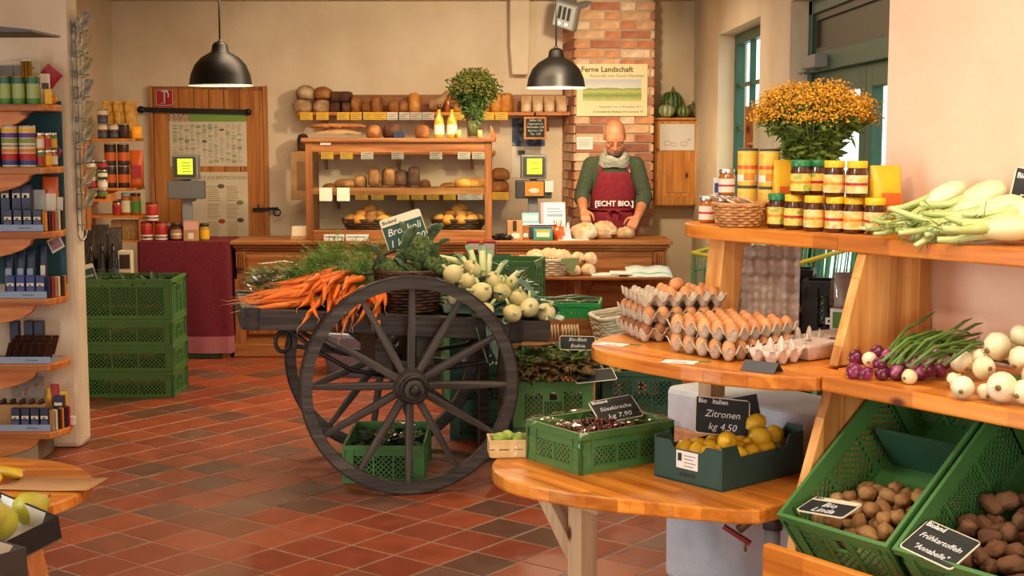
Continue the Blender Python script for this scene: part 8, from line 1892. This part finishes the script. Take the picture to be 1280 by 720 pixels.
r, b2_ = pcrate(.640, 'tilted green crate of earthy potatoes at the lower right corner', ptd, 60, -.255, .12, 'earthy potato in right tilted crate', 'earthy potatoes', 82)
pcrate(1.058, 'third tilted green crate beyond the right frame edge', ptd, 12, -.255, -.1, 'earthy potato in the third tilted crate', 'third crate potatoes', 83) if False else None
q = b1+ROT @ Vector((-.245, .085, CH_+.006)); 
def lie(x, y, z, base, turn, tilt=0): 
    ex = ROT.col[1]*-1; up = ROT.col[0]; n_ = ROT.col[2]
    c, s_ = math.cos(turn), math.sin(turn); X = ex*c+up*s_; Z = up*c-ex*s_; Yv = Z.cross(X)
    return base+ROT @ Vector((x, y, z)), Matrix((X, Yv, Z)).transposed() @ Matrix.Rotation(tilt, 3, 'X')
p, M3 = lie(-.265, .06, CH_+.008, b1, R(6), R(-24)); sign('price_sign', 'black potato price sign lying across the rim of left potato crate', .165, .10, p, M3, ['Bio', 'Linda'], 'BIO', M_cream, size=.036, hsize=.018)
p, M3 = lie(-.30, .095, CH_-.0, b2_, R(-8), R(-8)); sign('price_sign', 'black sign for early potatoes propped in the right potato crate', .185, .12, p, M3, ['Frühkartoffeln', '"Annabelle"'], 'Bioland', M_chalkboard, size=.025, htext=M_chalk, hsize=.022)

# ================================================================ by the entrance: carts and display rack
M_gwire = plain('cart_green', '#1f7a4a', .35); M_ywire = plain('cart_yellow', '#d8c024', .4)
def trolley(lab, x, y, rz):
    r = E('shopping_cart', lab, 'shopping cart', (x, y, .0), rz, 'green shopping carts by the door'); L, w = .62, .42
    m = MB()
    for k in range(9): t = k/8; m.tube([(-L/2, -w/2+w*t, 1.08), (-L/2+.06, -w/2+w*t, .70), (L/2, -w/2+w*t+(.5-t)*.06, .74), (L/2+.02, -w/2+w*t+(.5-t)*.06, .96)], .0035, 5)
    for sd_ in (-1, 1):
        for k in range(10): t = k/9; m.tube([(-L/2+L*t, sd_*w/2, 1.08-.12*t), (-L/2+.05+L*t*.94, sd_*w/2*.96, .71)], .0035, 5)
        for k in range(3): m.tube([(-L/2+.02*k, sd_*w/2, .74+.12*k), (L/2, sd_*w/2*.9, .75+.07*k)], .004, 5)
    r.scale = (1, 1, 1.16); part('wire_basket', m, M_gwire, r, kind='stuff')
    part('rim', MB().tube([(-L/2, -w/2, 1.085), (L/2+.02, -w/2+.03, .965), (L/2+.02, w/2-.03, .965), (-L/2, w/2, 1.085)], .009, 6, closed=True), M_ywire, r)
    part('handle', MB().tube([(-L/2, -w/2, 1.085), (-L/2-.12, -w/2, 1.12), (-L/2-.12, w/2, 1.12), (-L/2, w/2, 1.085)], .013, 8), M_gwire, r)
    for sd_ in (-1, 1):
        part('frame_tube', MB().tube([(-L/2-.02, sd_*w/2, 1.04), (-L/2+.08, sd_*w/2, .18), (L/2-.02, sd_*w/2*.8, .14)], .012, 6), M_gwire, r)
        for x_ in (-L/2+.08, L/2-.04): q = part('wheel', MB().cyl((x_, sd_*w/2*.85-.012, .062), (x_, sd_*w/2*.85+.012, .062), .06, n=16), M_dgray, r); part('fork', MB().b2((x_-.012, sd_*w/2*.85-.02, .06), (x_+.012, sd_*w/2*.85-.014, .16)), M_gray, r)
    return r
trolley('green wire shopping cart with yellow rim behind the egg shelf, nearer one', 1.22, 6.05, R(205)); trolley('green wire shopping cart with yellow rim behind the egg shelf, farther one', 1.24, 6.78, R(200))
r = E('display_rack', 'tall wooden leaflet rack standing by the right wall near window', 'rack', (1.395, 7.76, 0)); 
part('side_board', MB().b2((-.11, -.16, .001), (.13, -.13, 1.80)), M_paleW, r); part('side_board', MB().b2((-.11, .13, .001), (.13, .16, 1.84)), M_pine_z, r); part('back_board', MB().b2((.105, -.129, .05), (.125, .129, 1.82)), M_pine_z, r)
for k in range(5):
    z = .35+.32*k; part('leaflet_shelf', MB().prism([(-.10, z), (.10, z-.09), (.10, z-.075), (-.10, z+.015)], -.128, .128, 0, Matrix.Rotation(PI/2, 4, 'X')), M_pine, r)
    O('leaflet_stack', MB().b2((-.07, -.10, 0), (.07, .10, .02)), M_white, f'white leaflet stack in the wooden rack, {ORD(k)} shelf from below', 'leaflets', (1.395, 7.76, z-.02), (0, R(22), 0), 'leaflet stacks in the rack')
